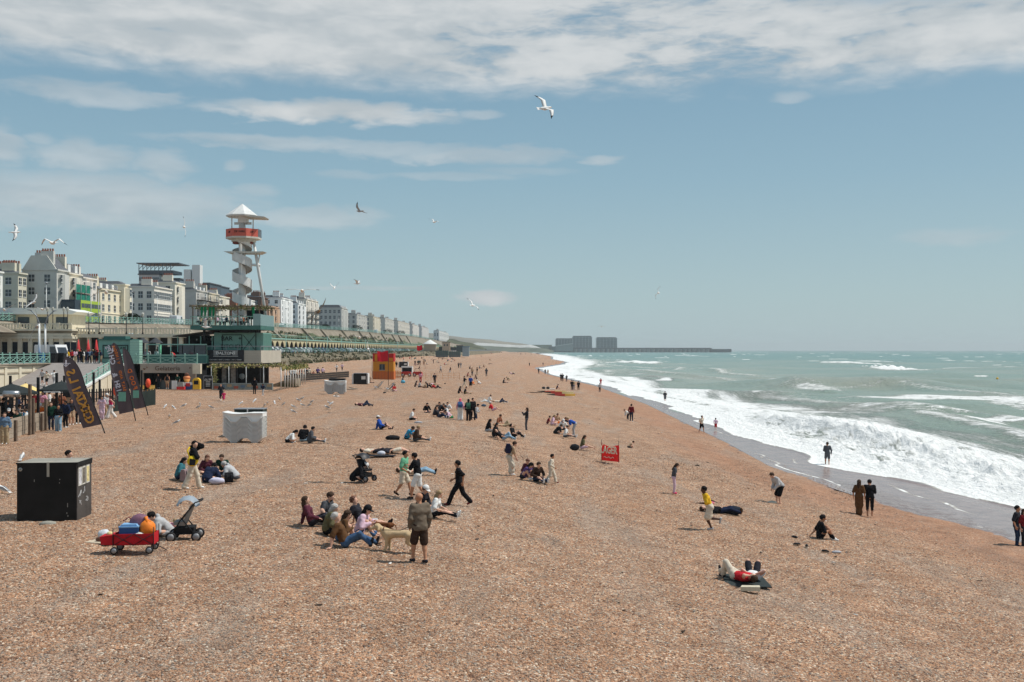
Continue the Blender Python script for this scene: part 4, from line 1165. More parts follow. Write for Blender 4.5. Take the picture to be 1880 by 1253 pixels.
def bar_building():
 x0, x1 = -38.65, -30.25; Y = 120.0; z = 6.7
 t = thing('beach_bar', 'two level green container bar on a cream deck with a black name board', 'bar', (x0, Y, 3.6))
 W = x1 - x0; b = 3.1     # underside of deck above base
 par = mat('deck_panels', srgb(196, 188, 172, .88), .85, .2, 0, .08, .8)
 MB().box(0, W, 0, .2, b, b + 1.55).box(W - .2, W, .2, 10.5, b, b + 1.55).box(0, W - .2, .2, 10.5, b, b + .3).build('deck', par, t)
 for k in range(5): MB().box(0, W + .01, -.012, 0, b + .3 * k + .28, b + .3 * k + .295).build('board_joint', M_wallc, t)
 r = MB(); r.box(0, W, .02, .08, b + 2.02, b + 2.1); r.box(W - .1, W - .04, 0, 10.5, b + 2.02, b + 2.1)
 for k in range(7): r.box(W * k / 6.05, W * k / 6.05 + .06, .02, .08, b + 1.55, b + 2.02)
 for k in range(8): r.box(W - .1, W - .04, k * 1.4, k * 1.4 + .06, b + 1.55, b + 2.02)
 r.build('handrail', M_grey, t)
 s = MB(); s.box(2.0, 6.35, -.08, -.02, b + .2, b + 1.6); sg = s.build('name_board', mat('board_black', (.022, .024, .028), .6, .3, 0, .1), t)
 cx = 4.15
 text('DALTONS', .44, (cx, -.1, b + 1.22), FRONT, M_whitep, t, ext=.01, sx=1.15, bold=True)
 text('COFFEE ROASTERS - BEER', .10, (cx, -.1, b + 1.04), FRONT, M_whitep, t)
 text('BEACH BAR  |  MUSIC  |  COMEDY  |  ART  |  CINEMA', .165, (cx, -.1, b + .42), FRONT, M_whitep, t)
 ln = MB()
 for k, zz in enumerate((1.42, 1.28, 1.14, 1.0)):
  for sgn in (-1, 1):
   ln.box(cx + sgn * 1.15 - .3, cx + sgn * 1.15 + .3, -.1, -.085, b + zz - .02, b + zz + .02)
 ln.box(cx - 1.5, cx + 1.5, -.1, -.085, b + .82, b + .86).box(cx - 1.5, cx + 1.5, -.1, -.085, b + 1.5, b + 1.53)
 ln.build('stripes', M_whitep, t)
 # container
 cz0 = b + 1.55 - .2; cz1 = cz0 + 2.35
 MB().box(2.3, 8.3, 1.4, 5.6, cz0, cz1).build('container', M_cont, t)
 rb = MB()
 for k in range(14): rb.box(8.3, 8.34, 1.5 + k * .3, 1.62 + k * .3, cz0 + .1, cz1 - .1)
 for k in range(22):
  if not (5 <= k <= 14): rb.box(2.35 + k * .27, 2.45 + k * .27, 1.37, 1.4, cz0 + .1, cz1 - .1)
 rb.build('ribs', M_cont, t)
 fr = MB(); fr.box(3.3, 5.75, 1.33, 1.38, cz1 - .3, cz1 - .22).box(3.3, 3.38, 1.33, 1.38, cz0 + .2, cz1 - .3).box(5.67, 5.75, 1.33, 1.38, cz0 + .2, cz1 - .3)
 fr.bar((5.9, 1.35, cz0 + .3), (7.3, 1.35, cz1 - .3), .05).bar((5.9, 1.35, cz1 - .3), (7.3, 1.35, cz0 + .3), .05).box(7.4, 7.47, 1.3, 1.38, cz0, cz1)
 fr.build('frame', M_ink, t)
 text('BAR   +', .78, (4.45, 1.32, cz1 - .72), FRONT, M_ink, t); text('KITCHEN', .64, (4.5, 1.32, cz0 + .68), FRONT, M_ink, t)
 # covered side bar
 MB().prism([(-2.6, cz1 - .5), (2.4, cz1 + .15), (2.4, cz1 + .3), (-2.6, cz1 - .35)], 1.0, 7.0, 'y').build('lean_to_roof', mat('brown_roof', (.07, .05, .04), .85, .2, 0, .2), t)
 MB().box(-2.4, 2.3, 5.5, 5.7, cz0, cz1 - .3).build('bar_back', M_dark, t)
 MB().box(-2.0, 2.2, 1.6, 1.7, cz0 - .1, cz0 + .8).build('glass_panel', M_dteal, t)
 for k in range(4): MB().box(-2.2 + k * 1.4, -2.1 + k * 1.4, 1.5, 1.6, cz0, cz1 - .4).build('post', M_teal, t)
 for k in range(7): MB().ell((-1.8 + k * .6, 2.0 + (k % 3), cz1 - .75 - .12 * (k % 2)), (.1, .1, .07), 6, 4).build('bulb_shade', M_white, t)
 # roof terrace
 s0 = cz1 + .35; X0 = 0.2; X1 = 8.45
 MB().prism([(X0 - .2, s0), (X1, s0), (X1, s0 + .5), (X0 - .2, s0 + .5)], -.4, 6.5, 'y').build('roof_deck', M_dteal, t)
 MB().box(3.2, 7.0, .6, 5.5, cz1, s0).build('roof_void', M_dark, t)
 for k in range(3): MB().box(1.2 + k * 3.2, 1.45 + k * 3.2, .6, .9, cz1 - (1.0 if k == 0 else 0), s0).build('prop', M_black, t)
 p = MB(); zz = s0 + .5
 for k in range(24):
  p.box(X0 - .2 + k * .345, X0 - .16 + k * .345, -.38, -.34, zz, zz + 1.05)
 p.box(X0 - .2, X1 - .2, -.4, -.32, zz + 1.05, zz + 1.12); p.box(X0 - .2, X0 - .12, -.4, 6.5, zz + 1.05, zz + 1.12)
 p.build('balustrade', M_teal, t)
 sp = MB()
 for k in range(16): sp.box(X1 - .06, X1, -.3 + k * .42, .0 + k * .42, zz, zz + 1.35)
 sp.box(X1 - .9, X1, -.42, -.36, zz, zz + 1.4)
 sp.build('screen', mat('translucent_screen', srgb(150, 182, 180, .8), .3, .4, 0, .08), t)
 pg = MB(); pt = zz + 2.35
 for x in (X0, 2.9, 5.6, 8.2):
  pg.box(x, x + .12, -.3, -.18, zz, pt); pg.box(x, x + .12, 6.0, 6.12, zz, pt)
 for k in range(9): pg.box(X0 + k * 1.02, X0 + k * 1.02 + .08, -.6, 6.6, pt, pt + .12)
 pg.box(X0 - .4, X1 + .2, -.32, -.22, pt - .1, pt); pg.box(X0 - .4, X1 + .2, 6.0, 6.1, pt - .1, pt)
 pg.build('pergola_frame', M_post, t)
 rng = random.Random(3)
 vi = MB(); vi.use(mat('vine_leaf', (.10, .13, .04), .9, .1, 0, .5, 2));
 dry = mat('dry_reed', (.26, .22, .12), .9, .1, 0, .4, 2)
 for k in range(900):
  vi.use(MATS['vine_leaf'] if rng.random() < .45 else dry)
  x = rng.uniform(X0 - .4, X1 + .3); y = rng.uniform(-.6, 6.5); z_ = pt + rng.uniform(-.38, .18) * (1 if rng.random() < .7 else .3)
  a = rng.uniform(0, 6.28); r = rng.uniform(.06, .16)
  vi.add([(x - r * math.cos(a), y - r * math.sin(a), z_), (x + r * math.sin(a) * .4, y, z_ + r * .6), (x + r * math.cos(a), y + r * math.sin(a), z_ - r * .3), (x, y + .02, z_ - r * .8)], [(0, 1, 2, 3)])
 vo = vi.build('vine', None, t); vo['kind'] = 'stuff'
 MB().box(5.3, 7.4, 5.2, 5.4, zz + .9, pt - .3).build('back_panel', M_dark, t)
 cg = mat('green_cloth', srgb(30, 150, 100, .7), .85, .1, 0, .3, 4)
 for x in (1.1, 1.5, 2.1, 2.5, 7.3):
  MB().prism([(x, pt - .1), (x + .32, pt - .1), (x + .22, zz + 1.0), (x + .05, zz + .9)], 0, .12, 'y').build('curtain', cg, t)
 # shade below the deck: shop front
 MB().box(-.9, 8.3, 4.0, 4.3, 0, b).build('shop_back', M_dark, t)
 MB().box(2.8, 4.6, 3.0, 3.1, .5, 2.6).build('mural_panel', mat('mural_white', (.45, .43, .40), .8, .1, 0, .5, 2.5), t)
 MB().box(3.4, 3.9, 2.9, 3.0, .5, 2.4).build('mural_figure', M_black, t)
 MB().lathe([(.02, 0), (.36, 0), (.36, .06), (.02, .06)], n=18).xf(Matrix.Rotation(math.pi / 2, 4, 'X')).build('round_sign', mat('round_sign_grey', srgb(150, 165, 170), .7), t, (5.4, 2.6, 1.45))
 for x in (0.0, 2.6, 5.2, 8.0): MB().box(x, x + .2, .5, .7, 0, b).build('column', M_black, t)
 # planter wall in front
 pl = thing('planter_wall', 'grey planter wall with faded red and blue painted squares before the bar', 'wall', A(388, 715, 113.5)); pl.location.z = 3.75
 w = A(500, 715, 113.5).x - pl.location.x
 MB().box(0, w, 0, .4, 0, .75).build('wall', mat('painted_planter', srgb(130, 138, 134, .9), .85, .2, 0, .3, 3), pl)
 for k in range(9):
  MB().box(.3 + k * w / 9.2, .8 + k * w / 9.2, -.012, 0, .15 + .1 * (k % 3), .45 + .1 * (k % 3)).build('painted_square', cm(*[(170, 96, 80), (96, 120, 140), (170, 150, 120)][k % 3]), pl)
bar_building()
def bar_pergola():
 a = A(385, 713, 114.5); a.z = 3.75
 t = thing('pergola', 'leafy pergola of pale poles before the bar, running back along its side', 'pergola', a)
 rng = random.Random(9)
 w = 8.2; h = 2.75
 pm = MB().tube([(0, 0, 0), (0, 0, h)], .055, 6).mesh('pole'); pm.materials.append(M_white)
 pts = [(x, 0) for x in np.linspace(.2, w, 5)] + [(w - .05 - k * .1, .8 + k * 1.9) for k in range(1, 10)]
 for k, (x, y) in enumerate(pts): link('pole', pm, t, (x, y, 0), None, (1, 1, 1 if k < 5 else .85))
 r = MB(); r.box(0, w + .2, -.05, .05, h - .1, h)
 for i in range(5, len(pts) - 1): r.bar((pts[i][0], pts[i][1], h * .85), (pts[i + 1][0], pts[i + 1][1], h * .85), .08)
 for k in range(7): r.box(k * 1.3, k * 1.3 + .06, -.4, 2.5, h, h + .07)
 r.build('beam', M_post, t)
 vi = MB(); g1 = mat('pergola_leaf', (.13, .16, .05), .9, .1, 0, .4, 2); g2 = mat('pergola_straw', (.42, .36, .16), .9, .1, 0, .4, 2)
 def leaf(x, y, z, r):
  a = rng.uniform(0, 6.28); vi.use(g1 if rng.random() < .4 else g2)
  vi.add([(x - r * math.cos(a), y - r * math.sin(a), z), (x, y, z + r * .7), (x + r * math.cos(a), y + r * math.sin(a), z - r * .2), (x + .02, y, z - r)], [(0, 1, 2, 3)])
 for k in range(700): leaf(rng.uniform(-.2, w + .3), rng.uniform(-.5, 2.5), h + rng.gauss(0, .1), rng.uniform(.06, .14))
 for k in range(420): leaf(.55 + rng.gauss(0, .12), rng.gauss(0, .12), rng.uniform(.3, h), rng.uniform(.06, .13))
 for k in range(1100):
  u = rng.random(); i = min(len(pts) - 2, 5 + int(u * 9)); x, y = pts[i]
  leaf(x + rng.uniform(-.5, .5), y + rng.uniform(-1.2, 1.2), h * .85 + abs(rng.gauss(0, .2)) - .1, rng.uniform(.07, .17))
 vi.build('vine', None, t)['kind'] = 'stuff'
 # low dark timber wall beyond, people sit on it
 g = thing('timber_groyne', 'low dark timber wall curving across the shingle with people sitting on it', 'timber wall', A(520, 702, 140)); g.location.z = 3.6
 P_ = [A(522, 700, 138), A(560, 697, 146), A(600, 695, 155), A(640, 693, 165)]
 M_dk = mat('tarred_timber', (.05, .042, .036), .9, .15, 0, .3, 2)
 for i in range(3):
  p, q = P_[i].copy(), P_[i + 1].copy(); p.z = q.z = 3.85; p -= g.location; q -= g.location
  for k in range(3): MB().bar(p + Vector((0, 0, .1 + .33 * k)), q + Vector((0, 0, .1 + .33 * k)), .14, .3).build('plank', M_dk, g)
 bank = thing('shingle_heap', 'pale concrete slab end with a grassy tuft beside the pergola', 'slab', A(512, 708, 128)); bank.location.z = 3.6
 MB().prism([(-1.6, 0), (2.2, 0), (2.2, 1.0), (1.2, .95)], 0, 3, 'y').build('slab', M_wallc, bank)
 tf = MB()
 for k in range(160):
  x = rng.gauss(1.2, .7); y = rng.uniform(-.5, .2); L = rng.uniform(.3, .8)
  tf.add([(x, y, 0), (x + .05, y, 0), (x + rng.gauss(0, .25), y + rng.gauss(0, .1), L)], [(0, 1, 2)])
 tf.build('grass_tuft', mat('dune_grass', (.13, .13, .06), .9, .1, 0, .4), bank)
bar_pergola()
def tower():
 Y = 128.0; c = A(441, 640, Y); zb = 8.2
 t = thing('zip_tower', 'white spiral stair tower with a red launch platform and a conical canopy', 'tower', (c.x, Y, zb))
 zp = A(0, 440, Y).z - zb; zr = A(0, 397, Y).z - zb; za = A(0, 375, Y).z - zb
 m = M_steel
 MB().tube([(.25, 0, 0), (.25, 0, zr + .6)], [.5, .42], 14).build('column', m, t)
 # helical stair: outer band + treads
 turns = 4.6; z0 = 2.0; z1 = zp - .3; R = 1.25; n = 150
 band = MB(); tr = MB()
 v = []
 for k in range(n + 1):
  a = -2 * math.pi * turns * k / n + 2.0; z = z0 + (z1 - z0) * k / n
  for (r, dz) in ((R, -.12), (R, 1.02), (R - .06, 1.02), (R - .06, -.12)):
   v.append((.25 + r * math.cos(a), r * math.sin(a), z + dz))
 f = []
 for k in range(n):
  for j in range(4):
   a = 4 * k + j; b = 4 * k + (j + 1) % 4
   f.append((a, b, b + 4, a + 4))
 band.add(v, f, False)
 band.build('stair_parapet', m, t)
 nt = 96
 tm = MB(); a = 2 * math.pi * turns / nt * .95
 tm.add([(.4, 0, 0), (R, 0, 0), (R * math.cos(a), -R * math.sin(a), 0), (.4 * math.cos(a), -.4 * math.sin(a), 0), (.4, 0, -.09), (R, 0, -.09), (R * math.cos(a), -R * math.sin(a), -.09), (.4 * math.cos(a), -.4 * math.sin(a), -.09)],
  [(0, 1, 2, 3), (7, 6, 5, 4), (0, 4, 5, 1), (1, 5, 6, 2), (3, 2, 6, 7), (0, 3, 7, 4)])
 me = tm.mesh('tread'); me.materials.append(mat('stair_underside', (.42, .38, .33), .8, .2, 0, .1))
 for k in range(nt):
  link('tread', me, t, (.25, 0, z0 + (z1 - z0) * k / nt), (0, 0, -2 * math.pi * turns * k / nt + 2.0))
 # side strut plate and cross arm
 zc = A(0, 463, Y).z - zb
 MB().prism([(-1.9, zc), (3.2, zc - .02), (2.6, zc - .28), (-1.3, zc - .24)], -1.0, 1.0, 'y').build('cross_platform', mat('cream_steel', (.55, .53, .46), .6, .3, 0, .06), t)
 zs = A(0, 486, Y).z - zb
 MB().tube([(.6, 0, zs), (2.55, 0, zs - .1)], .17, 10).build('cross_arm', m, t)
 # leaning legs
 q0 = A(466, 446, Y) - t.location; q1 = A(491, 597, Y - 1) - t.location; qm = A(473, 486, Y) - t.location
 MB().tube([q0, qm, q1], [.16, .2, .16], 10).tube([qm, A(477, 468, Y) - t.location], .09, 6).build('raking_leg', m, t)
 # platform
 xl = A(416, 440, Y).x - c.x; xr = A(479, 440, Y).x - c.x; cx = (xl + xr) / 2; rr = (xr - xl) / 2
 octo = lambda s, dx=0: [(cx + rr * s * math.cos(math.pi / 8 + math.pi / 4 * k), rr * s * math.sin(math.pi / 8 + math.pi / 4 * k)) for k in range(8)]
 MB().prism(octo(1.02), zp, zp + .22, 'z').prism(octo(.7), zp - .35, zp, 'z').build('platform', MATS['cream_steel'], t)
 rm = mat('faded_red_banner', srgb(206, 104, 88, .9), .7, .2, 0, .06)
 oc = octo(1.0)
 order = [k for k in range(8) if oc[k][1] < rr * .5]
 for k in range(8):
  p, q = oc[k], oc[(k + 1) % 8]
  mid = ((p[0] + q[0]) / 2, (p[1] + q[1]) / 2)
  if mid[1] < .8 and mid[0] < cx + rr * .8:
   MB().bar((p[0], p[1], zp + .72), (q[0], q[1], zp + .72), .05, 1.0).build('banner', rm, t)
   if mid[1] < -.5:
    ang = math.atan2(q[1] - p[1], q[0] - p[0])
    text(['ZIP', 'ZIP', 'ZIP WIRE'][k % 3], .34, (mid[0] * 1.0, mid[1] - .06, zp + .78), (math.pi / 2, 0, ang), M_ink, t)
  else:
   b = MB()
   for j in range(8): b.bar((p[0] + (q[0] - p[0]) * j / 7, p[1] + (q[1] - p[1]) * j / 7, zp + .2), (p[0] + (q[0] - p[0]) * j / 7, p[1] + (q[1] - p[1]) * j / 7, zp + 1.25), .04)
   b.bar((p[0], p[1], zp + 1.25), (q[0], q[1], zp + 1.25), .05)
   b.build('bars', M_grey, t)
 MB().box(cx - 1.3, cx - .6, -.5, .5, zp - .6, zp - .3).box(cx + .5, cx + 1.2, -.5, .5, zp - .6, zp - .3).build('bracket', mat('dark_red_steel', (.20, .05, .04), .6), t)
 for sx in (-.62, .62): MB().tube([(cx + rr * sx, -.6, zp + .2), (cx + rr * sx, -.6, zr)], .08, 8).build('canopy_post', m, t)
 MB().box(cx - 1.2, cx + 1.0, -.1, .1, zp + 1.9, zp + 2.2).box(cx - .6, cx + .5, -.6, .6, zp + 2.1, zp + 2.9).build('winch_gear', m, t)
 ccx = A(445, 390, Y).x - c.x; cr = (A(473, 390, Y).x - A(416, 390, Y).x) / 2
 MB().lathe([(cr * 1.02, zr - .15), (cr * 1.04, zr + .02), (cr * .5, zr + (za - zr) * .55), (.06, za)], (ccx, 0, 0), 8, math.pi / 8).build('canopy', m, t)
 MB().prism([(ccx + cr * .5, zr), (A(490, 400, Y).x - c.x, zr - .25), (A(488, 400, Y).x - c.x, zr - .4), (ccx + cr * .3, zr - .3)], -1.4, 1.2, 'y').build('canopy_wing', MATS['cream_steel'], t)
 # foot structure behind the bar
 MB().box(-1.2, 2.0, -1.5, 1.5, -2, 2.0).build('foot', m, t)
 MB().prism([(1.3 * math.cos(q) + .3, 1.3 * math.sin(q)) for q in np.linspace(0, 2 * math.pi, 13)[:-1]], 2.0, 3.6, 'z').build('base_drum', m, t)
tower()
# ------------------------------------------------------------------ cafe enclosure at the left edge
def cafe():
 t = thing('boarded_fence', 'low fence of pale wide timber boards round the beach cafe', 'fence', (-27, 50, 3.3))
 P0 = [G(-40, 822), G(0, 811), G(48, 797), G(88, 787), G(101, 783)]
 for i in range(len(P0) - 1):
  a = P0[i] - t.location; b = P0[i + 1] - t.location
  for k in range(4):
   MB().bar(a + Vector((0, 0, .13 + .27 * k)), b + Vector((0, 0, .13 + .27 * k)), .05, .255).build('plank', M_wood, t)
 for (px, py, h, w) in ((31, 809, 1.1, .13), (57, 799, 2.9, .14), (63, 798, 2.1, .13), (79, 793, 1.1, .12), (86, 791, 1.9, .13), (0, 812, 1.9, .14)):
  p = G(px, py) - t.location
  MB().box(p.x - w / 2, p.x + w / 2, p.y - .22, p.y - .05, -.1 + p.z, p.z + h).build('post', M_post, t)
 # tall dark poles
 for i, (px, py, ytop, Y) in enumerate(((70, 760, 693, 64), (104, 760, 685, 66), (19, 760, 690, 70), (118, 750, 690, 75), (172, 745, 684, 80), (183, 740, 697, 84), (207, 735, 697, 88), (260, 730, 680, 90))):
  p = A(px, py, Y); z = gz(p.x, Y); top = A(px, ytop, Y).z
  o = MB().box(-.07, .07, -.07, .07, 0, top - z).build('pole', M_black, None, (p.x, Y, z))
  tag(o, 'tall slim dark pole %s' % ['behind the boarded fence beside the thick post', 'right of the dark cafe parasol', 'behind the parasols at the left edge', 'near the two speakers of the cafe', 'behind the cocktail flag', 'just right of the cocktail flag', 'between the cocktail flag and the orange float', 'beside the rightmost orange float'][i], 'pole', 'slim dark poles round the cafe')
 # picket fences
 def pickets(p0, p1, h, label, every=.22):
  t = thing('picket_fence', label, 'fence', p0)
  d = p1 - p0; n = int(d.length / every)
  me = MB().prism([(-.05, 0), (.05, 0), (.05, h - .07), (0, h), (-.05, h - .07)], -.015, .015, 'y').mesh('picket'); me.materials.append(M_black)
  ang = math.atan2(d.y, d.x)
  for k in range(n + 1): link('picket', me, t, d * (k / n), (0, 0, ang))
  MB().bar((0, 0, h * .3), d + Vector((0, 0, h * .3)), .04, .08).bar((0, 0, h * .75), d + Vector((0, 0, h * .75)), .04, .08).build('rail', M_black, t)
 a = A(0, 747, 78); a.z = 3.6; b = A(76, 745, 80); b.z = 3.6
 pickets(a, b, 1.0, 'black picket fence behind the cafe tables, left part')
 a = A(160, 744, 87); a.z = 3.6; b = A(232, 742, 90); b.z = 3.6
 pickets(a, b, 1.3, 'black picket fence behind the feather flags')
 a = A(232, 742, 90); a.z = 3.6; b = A(283, 740, 94); b.z = 3.7
 pickets(a, b, 1.0, 'black picket fence by the yellow benches')
 # green windbreak
 w = thing('windbreak', 'long dark green fabric windbreak behind the flags', 'windbreak', G(208, 757))
 q = G(285, 744) - w.location
 MB().prism([(0, 0), (q.length, 0), (q.length, 1.35), (q.length * .3, 1.15), (0, .9)], -.02, .02, 'y').xf(Matrix.Rotation(math.atan2(q.y, q.x), 4, 'Z')).build('cloth', mat('windbreak_green', (.026, .036, .032), .9, .1, 0, .2, 1), w)
 for k in range(5): MB().tube([q * (k / 4), q * (k / 4) + Vector((0, 0, 1.4))], .03, 6).build('stake', M_black, w)
 # parasols
 def parasol(px, Y, zt, r, mt, label, txt=None):
  p = A(px, 700, Y); p.z = gz(p.x, Y)
  t = thing('parasol', label, 'parasol', p)
  h = zt - p.z
  MB().tube([(0, 0, 0), (0, 0, h + .1)], .035, 6).build('pole', M_black, t)
  c = MB(); c.lathe([(r, h - .62), (r * .99, h - .5), (r * .5, h - .2), (.05, h + .02)], n=8); c.build('canopy', mt, t)
  if txt: MB().box(-.5, .5, -r - .02, -r + .05, h - .66, h - .58).build('band', M_whitep, t)
 dk = mat('parasol_dark', (.03, .036, .036), .9, .1, 0, .15)
 parasol(22, 62, A(0, 706, 62).z, 1.55, dk, 'dark cafe parasol at the left edge', True)
 parasol(47, 68, A(0, 705, 68).z, 1.05, mat('parasol_cream', srgb(236, 208, 140, .9), .9, .1, 0, .06), 'pale yellow cafe parasol between two dark ones')
 parasol(113, 66, A(0, 701, 66).z, 1.45, dk, 'dark cafe parasol right of the yellow one, beside the cocktail flag', True)
 # barrels/heater: silver drum under the left parasol
 d = thing('grill_lid', 'silver barrel grill under the left parasol', 'grill', A(21, 724, 60))
 MB().tube([(-.45, 0, 0), (.45, 0, 0)], .2, 12).build('drum', mat('brushed_steel', (.45, .45, .45), .3, .5, .8, .1), d)
 MB().box(-.35, -.3, -.1, .1, -1.1, -.15).box(.3, .35, -.1, .1, -1.1, -.15).build('leg', M_black, d)
 # tables
 tb = thing('cafe_table', 'dark cafe table inside the boarded fence', 'table', (0, 0, 0), 0, 'cafe tables inside the boarded fence')
 MB().box(-.6, .6, -.4, .4, .7, .75).build('tabletop', M_post, tb)
 lg = MB().box(-.03, .03, -.03, .03, 0, .7).mesh('leg'); lg.materials.append(M_black)
 for x in (-.5, .5):
  for y in (-.32, .32): link('leg', lg, tb, (x, y, 0))
 for k, (px, Y, w) in enumerate(((20, 62, 'nearest the left edge'), (48, 66, 'below the yellow parasol'), (76, 66, 'behind the queue'), (140, 80, 'behind the cocktail flag'))):
  o = tb if k == 0 else copy_tree(tb)
  p = A(px, 770, Y); o.location = (p.x, Y, gz(p.x, Y)); o['label'] = 'dark cafe table ' + w
 sp = thing('speaker_box', 'black speaker box on a stand under the right parasol', 'speaker', A(124, 722, 72))
 MB().box(-.28, .28, -.2, .2, -.3, .45).build('cabinet', M_black, sp); MB().tube([(0, 0, -1.6), (0, 0, -.3)], .03, 6).build('stand', M_grey, sp)
 for i, (px, py, Y) in enumerate(((213, 718, 84), (272, 704, 92))):
  p = A(px, py, Y)
  t = thing('lifebuoy_float', ['orange torpedo float on a post left of the tall flags', 'orange torpedo float on a post right of the tall flags'][i], 'float', p, 0, 'orange floats on posts')
  MB().lathe([(.05, -.42), (.19, -.3), (.23, 0), (.19, .3), (.05, .42)], n=12).build('float', mat('float_orange', srgb(230, 84, 50), .5, .3, 0, .06), t)
  MB().tube([(.05, .1, -1.7), (.05, .1, .5)], .035, 6).build('post', M_black, t)
 for i, (px, w) in enumerate(((262, 'left'), (273, 'right'))):
  p = A(px, 716, 96); p.z = 4.45
  t = thing('bench', 'yellow bench beside the windbreak, %s one' % w, 'bench', p)
  ym = mat('bench_yellow', srgb(228, 190, 110), .7)
  MB().box(-.5, .5, -.2, .2, .0, .08).build('seat', ym, t); MB().box(-.5, .5, .2, .26, .1, .45).build('backrest', ym, t)
  MB().box(-.45, -.38, -.15, .15, -.6, 0).build('leg', ym, t); MB().box(.38, .45, -.15, .15, -.6, 0).build('leg', ym, t)
cafe()
# feather flags
def feather(base, top, Y, w, label, txts, tilt_tip, side=-1):
 """sail-shaped banner on a leaning pole"""
 b = G(*base); t = thing('feather_flag', label, 'flag', b)
 T = A(top[0], top[1], b.y) - b
 n = 24; pts = []
 for k in range(n + 1):
  u = k / n
  # straight lower part, bending over at the top
  x = T.x * (u * 1.0) ; z = T.z * u
  bend = max(0, u - .62) / .38
  pts.append(Vector((T.x * .72 * u + (T.x * .28) * u ** 3.2 + side * w * .0, 0, T.z * (u if u < .62 else .62 + .38 * math.sin(bend * math.pi / 2) ** .8))))
 MB().tube(pts, [.035 - .02 * k / n for k in range(n + 1)], 6).build('pole', M_black, t)
 m = mat('flag_grey', srgb(98, 88, 92, .95), .8, .15, 0, .08, 1.0)
 # cloth: hangs to the left of the pole
 v = []; f = []; c = 8; lo = 3
 for k in range(lo, n + 1):
  u = (k - lo) / (n - lo); p = pts[k]
  ww = w * (1 - max(0, (u - .55) / .45) ** 2.2)
  for j in range(c + 1):
   q = j / c
   v.append((p.x + side * ww * q, .10 * math.sin(q * 5 + u * 4) * q, p.z - q * ww * .22 * (1 - .2 * u)))
 for i in range(n - lo):
  for j in range(c):
   a = i * (c + 1) + j; f.append((a, a + 1, a + c + 2, a + c + 1))
 cl = MB(); cl.add(v, f, True); co = cl.build('cloth', m, t)
 for (s, size, u, off, mt, sp) in txts:
  lb = MB()
  for i, ch in enumerate(s):
   k = lo + (u + i * sp) * (n - lo); k0 = int(k); fr = k - k0
   if k0 >= n or ch == ' ': continue
   p = pts[k0].lerp(pts[k0 + 1], fr)
   dd = (pts[min(n, k0 + 1)] - pts[max(0, k0 - 1)]).normalized()
   ang = math.atan2(dd.z, dd.x)
   M = Matrix.Translation((p.x + side * w * off, -.13, p.z - w * .22 * off)) @ Matrix.Rotation(-ang, 4, 'Y') @ Matrix.Rotation(math.pi / 2, 4, 'X') @ Matrix.Diagonal((1, -1, 1, 1))
   me = text_mesh(ch, size, .01, 'CENTER', True)
   lb.add([M @ v_.co for v_ in me.vertices], [tuple(q.vertices) for q in me.polygons])
  lb.build('lettering', mt, co)
 return t, pts, co
gold = mat('flag_gold', srgb(206, 150, 72), .8, .1); wht = mat('flag_white', srgb(214, 212, 220), .8, .1); grn = mat('flag_mint', srgb(120, 176, 156), .8, .1)
t, pts, co = feather((193, 797), (120, 655), 0, 1.05, 'grey feather flag reading cocktails in gold, left and nearest', [('COCKTAILS', .72, .10, .50, gold, .074)], 0)
MB().box(-.25, .25, -.01, .01, -.02, .02).tube([(0, 0, -.2), (0, 0, .2)], .03, 5).tube([(-.15, 0, -.05), (0, 0, -.2), (.15, 0, -.05)], .025, 5).build('anchor_logo', wht, co, (pts[22].x - .22, -.1, pts[22].z - .32))
t, pts, co = feather((249, 773), (208, 630), 0, .95, 'tall grey feather flag with white and orange lettering, middle one', [('FISH & CHIPS', .46, .28, .66, wht, .054), ('SALT AND VINEGAR', .26, .32, .25, cm(222, 124, 50), .036)], 0)
MB().box(-.25, .25, -.01, .01, -.32, .32).build('mint_panel', grn, co, (pts[8].x - .5, -.14, pts[8].z - .12))
MB().tube([(0, 0, -.2), (0, 0, .2)], .03, 5).tube([(-.15, 0, -.05), (0, 0, -.2), (.15, 0, -.05)], .025, 5).build('anchor_logo', wht, co, (pts[22].x - .2, -.1, pts[22].z - .32))
t, pts, co = feather((272, 763), (226, 640), 0, .75, 'grey feather flag reading food in orange, right one partly hidden', [('FOOD', .44, .34, .45, cm(228, 120, 60), .085)], 0)
MB().box(-.22, .22, -.01, .01, -.28, .28).build('mint_panel', grn, co, (pts[8].x - .4, -.14, pts[8].z - .08))
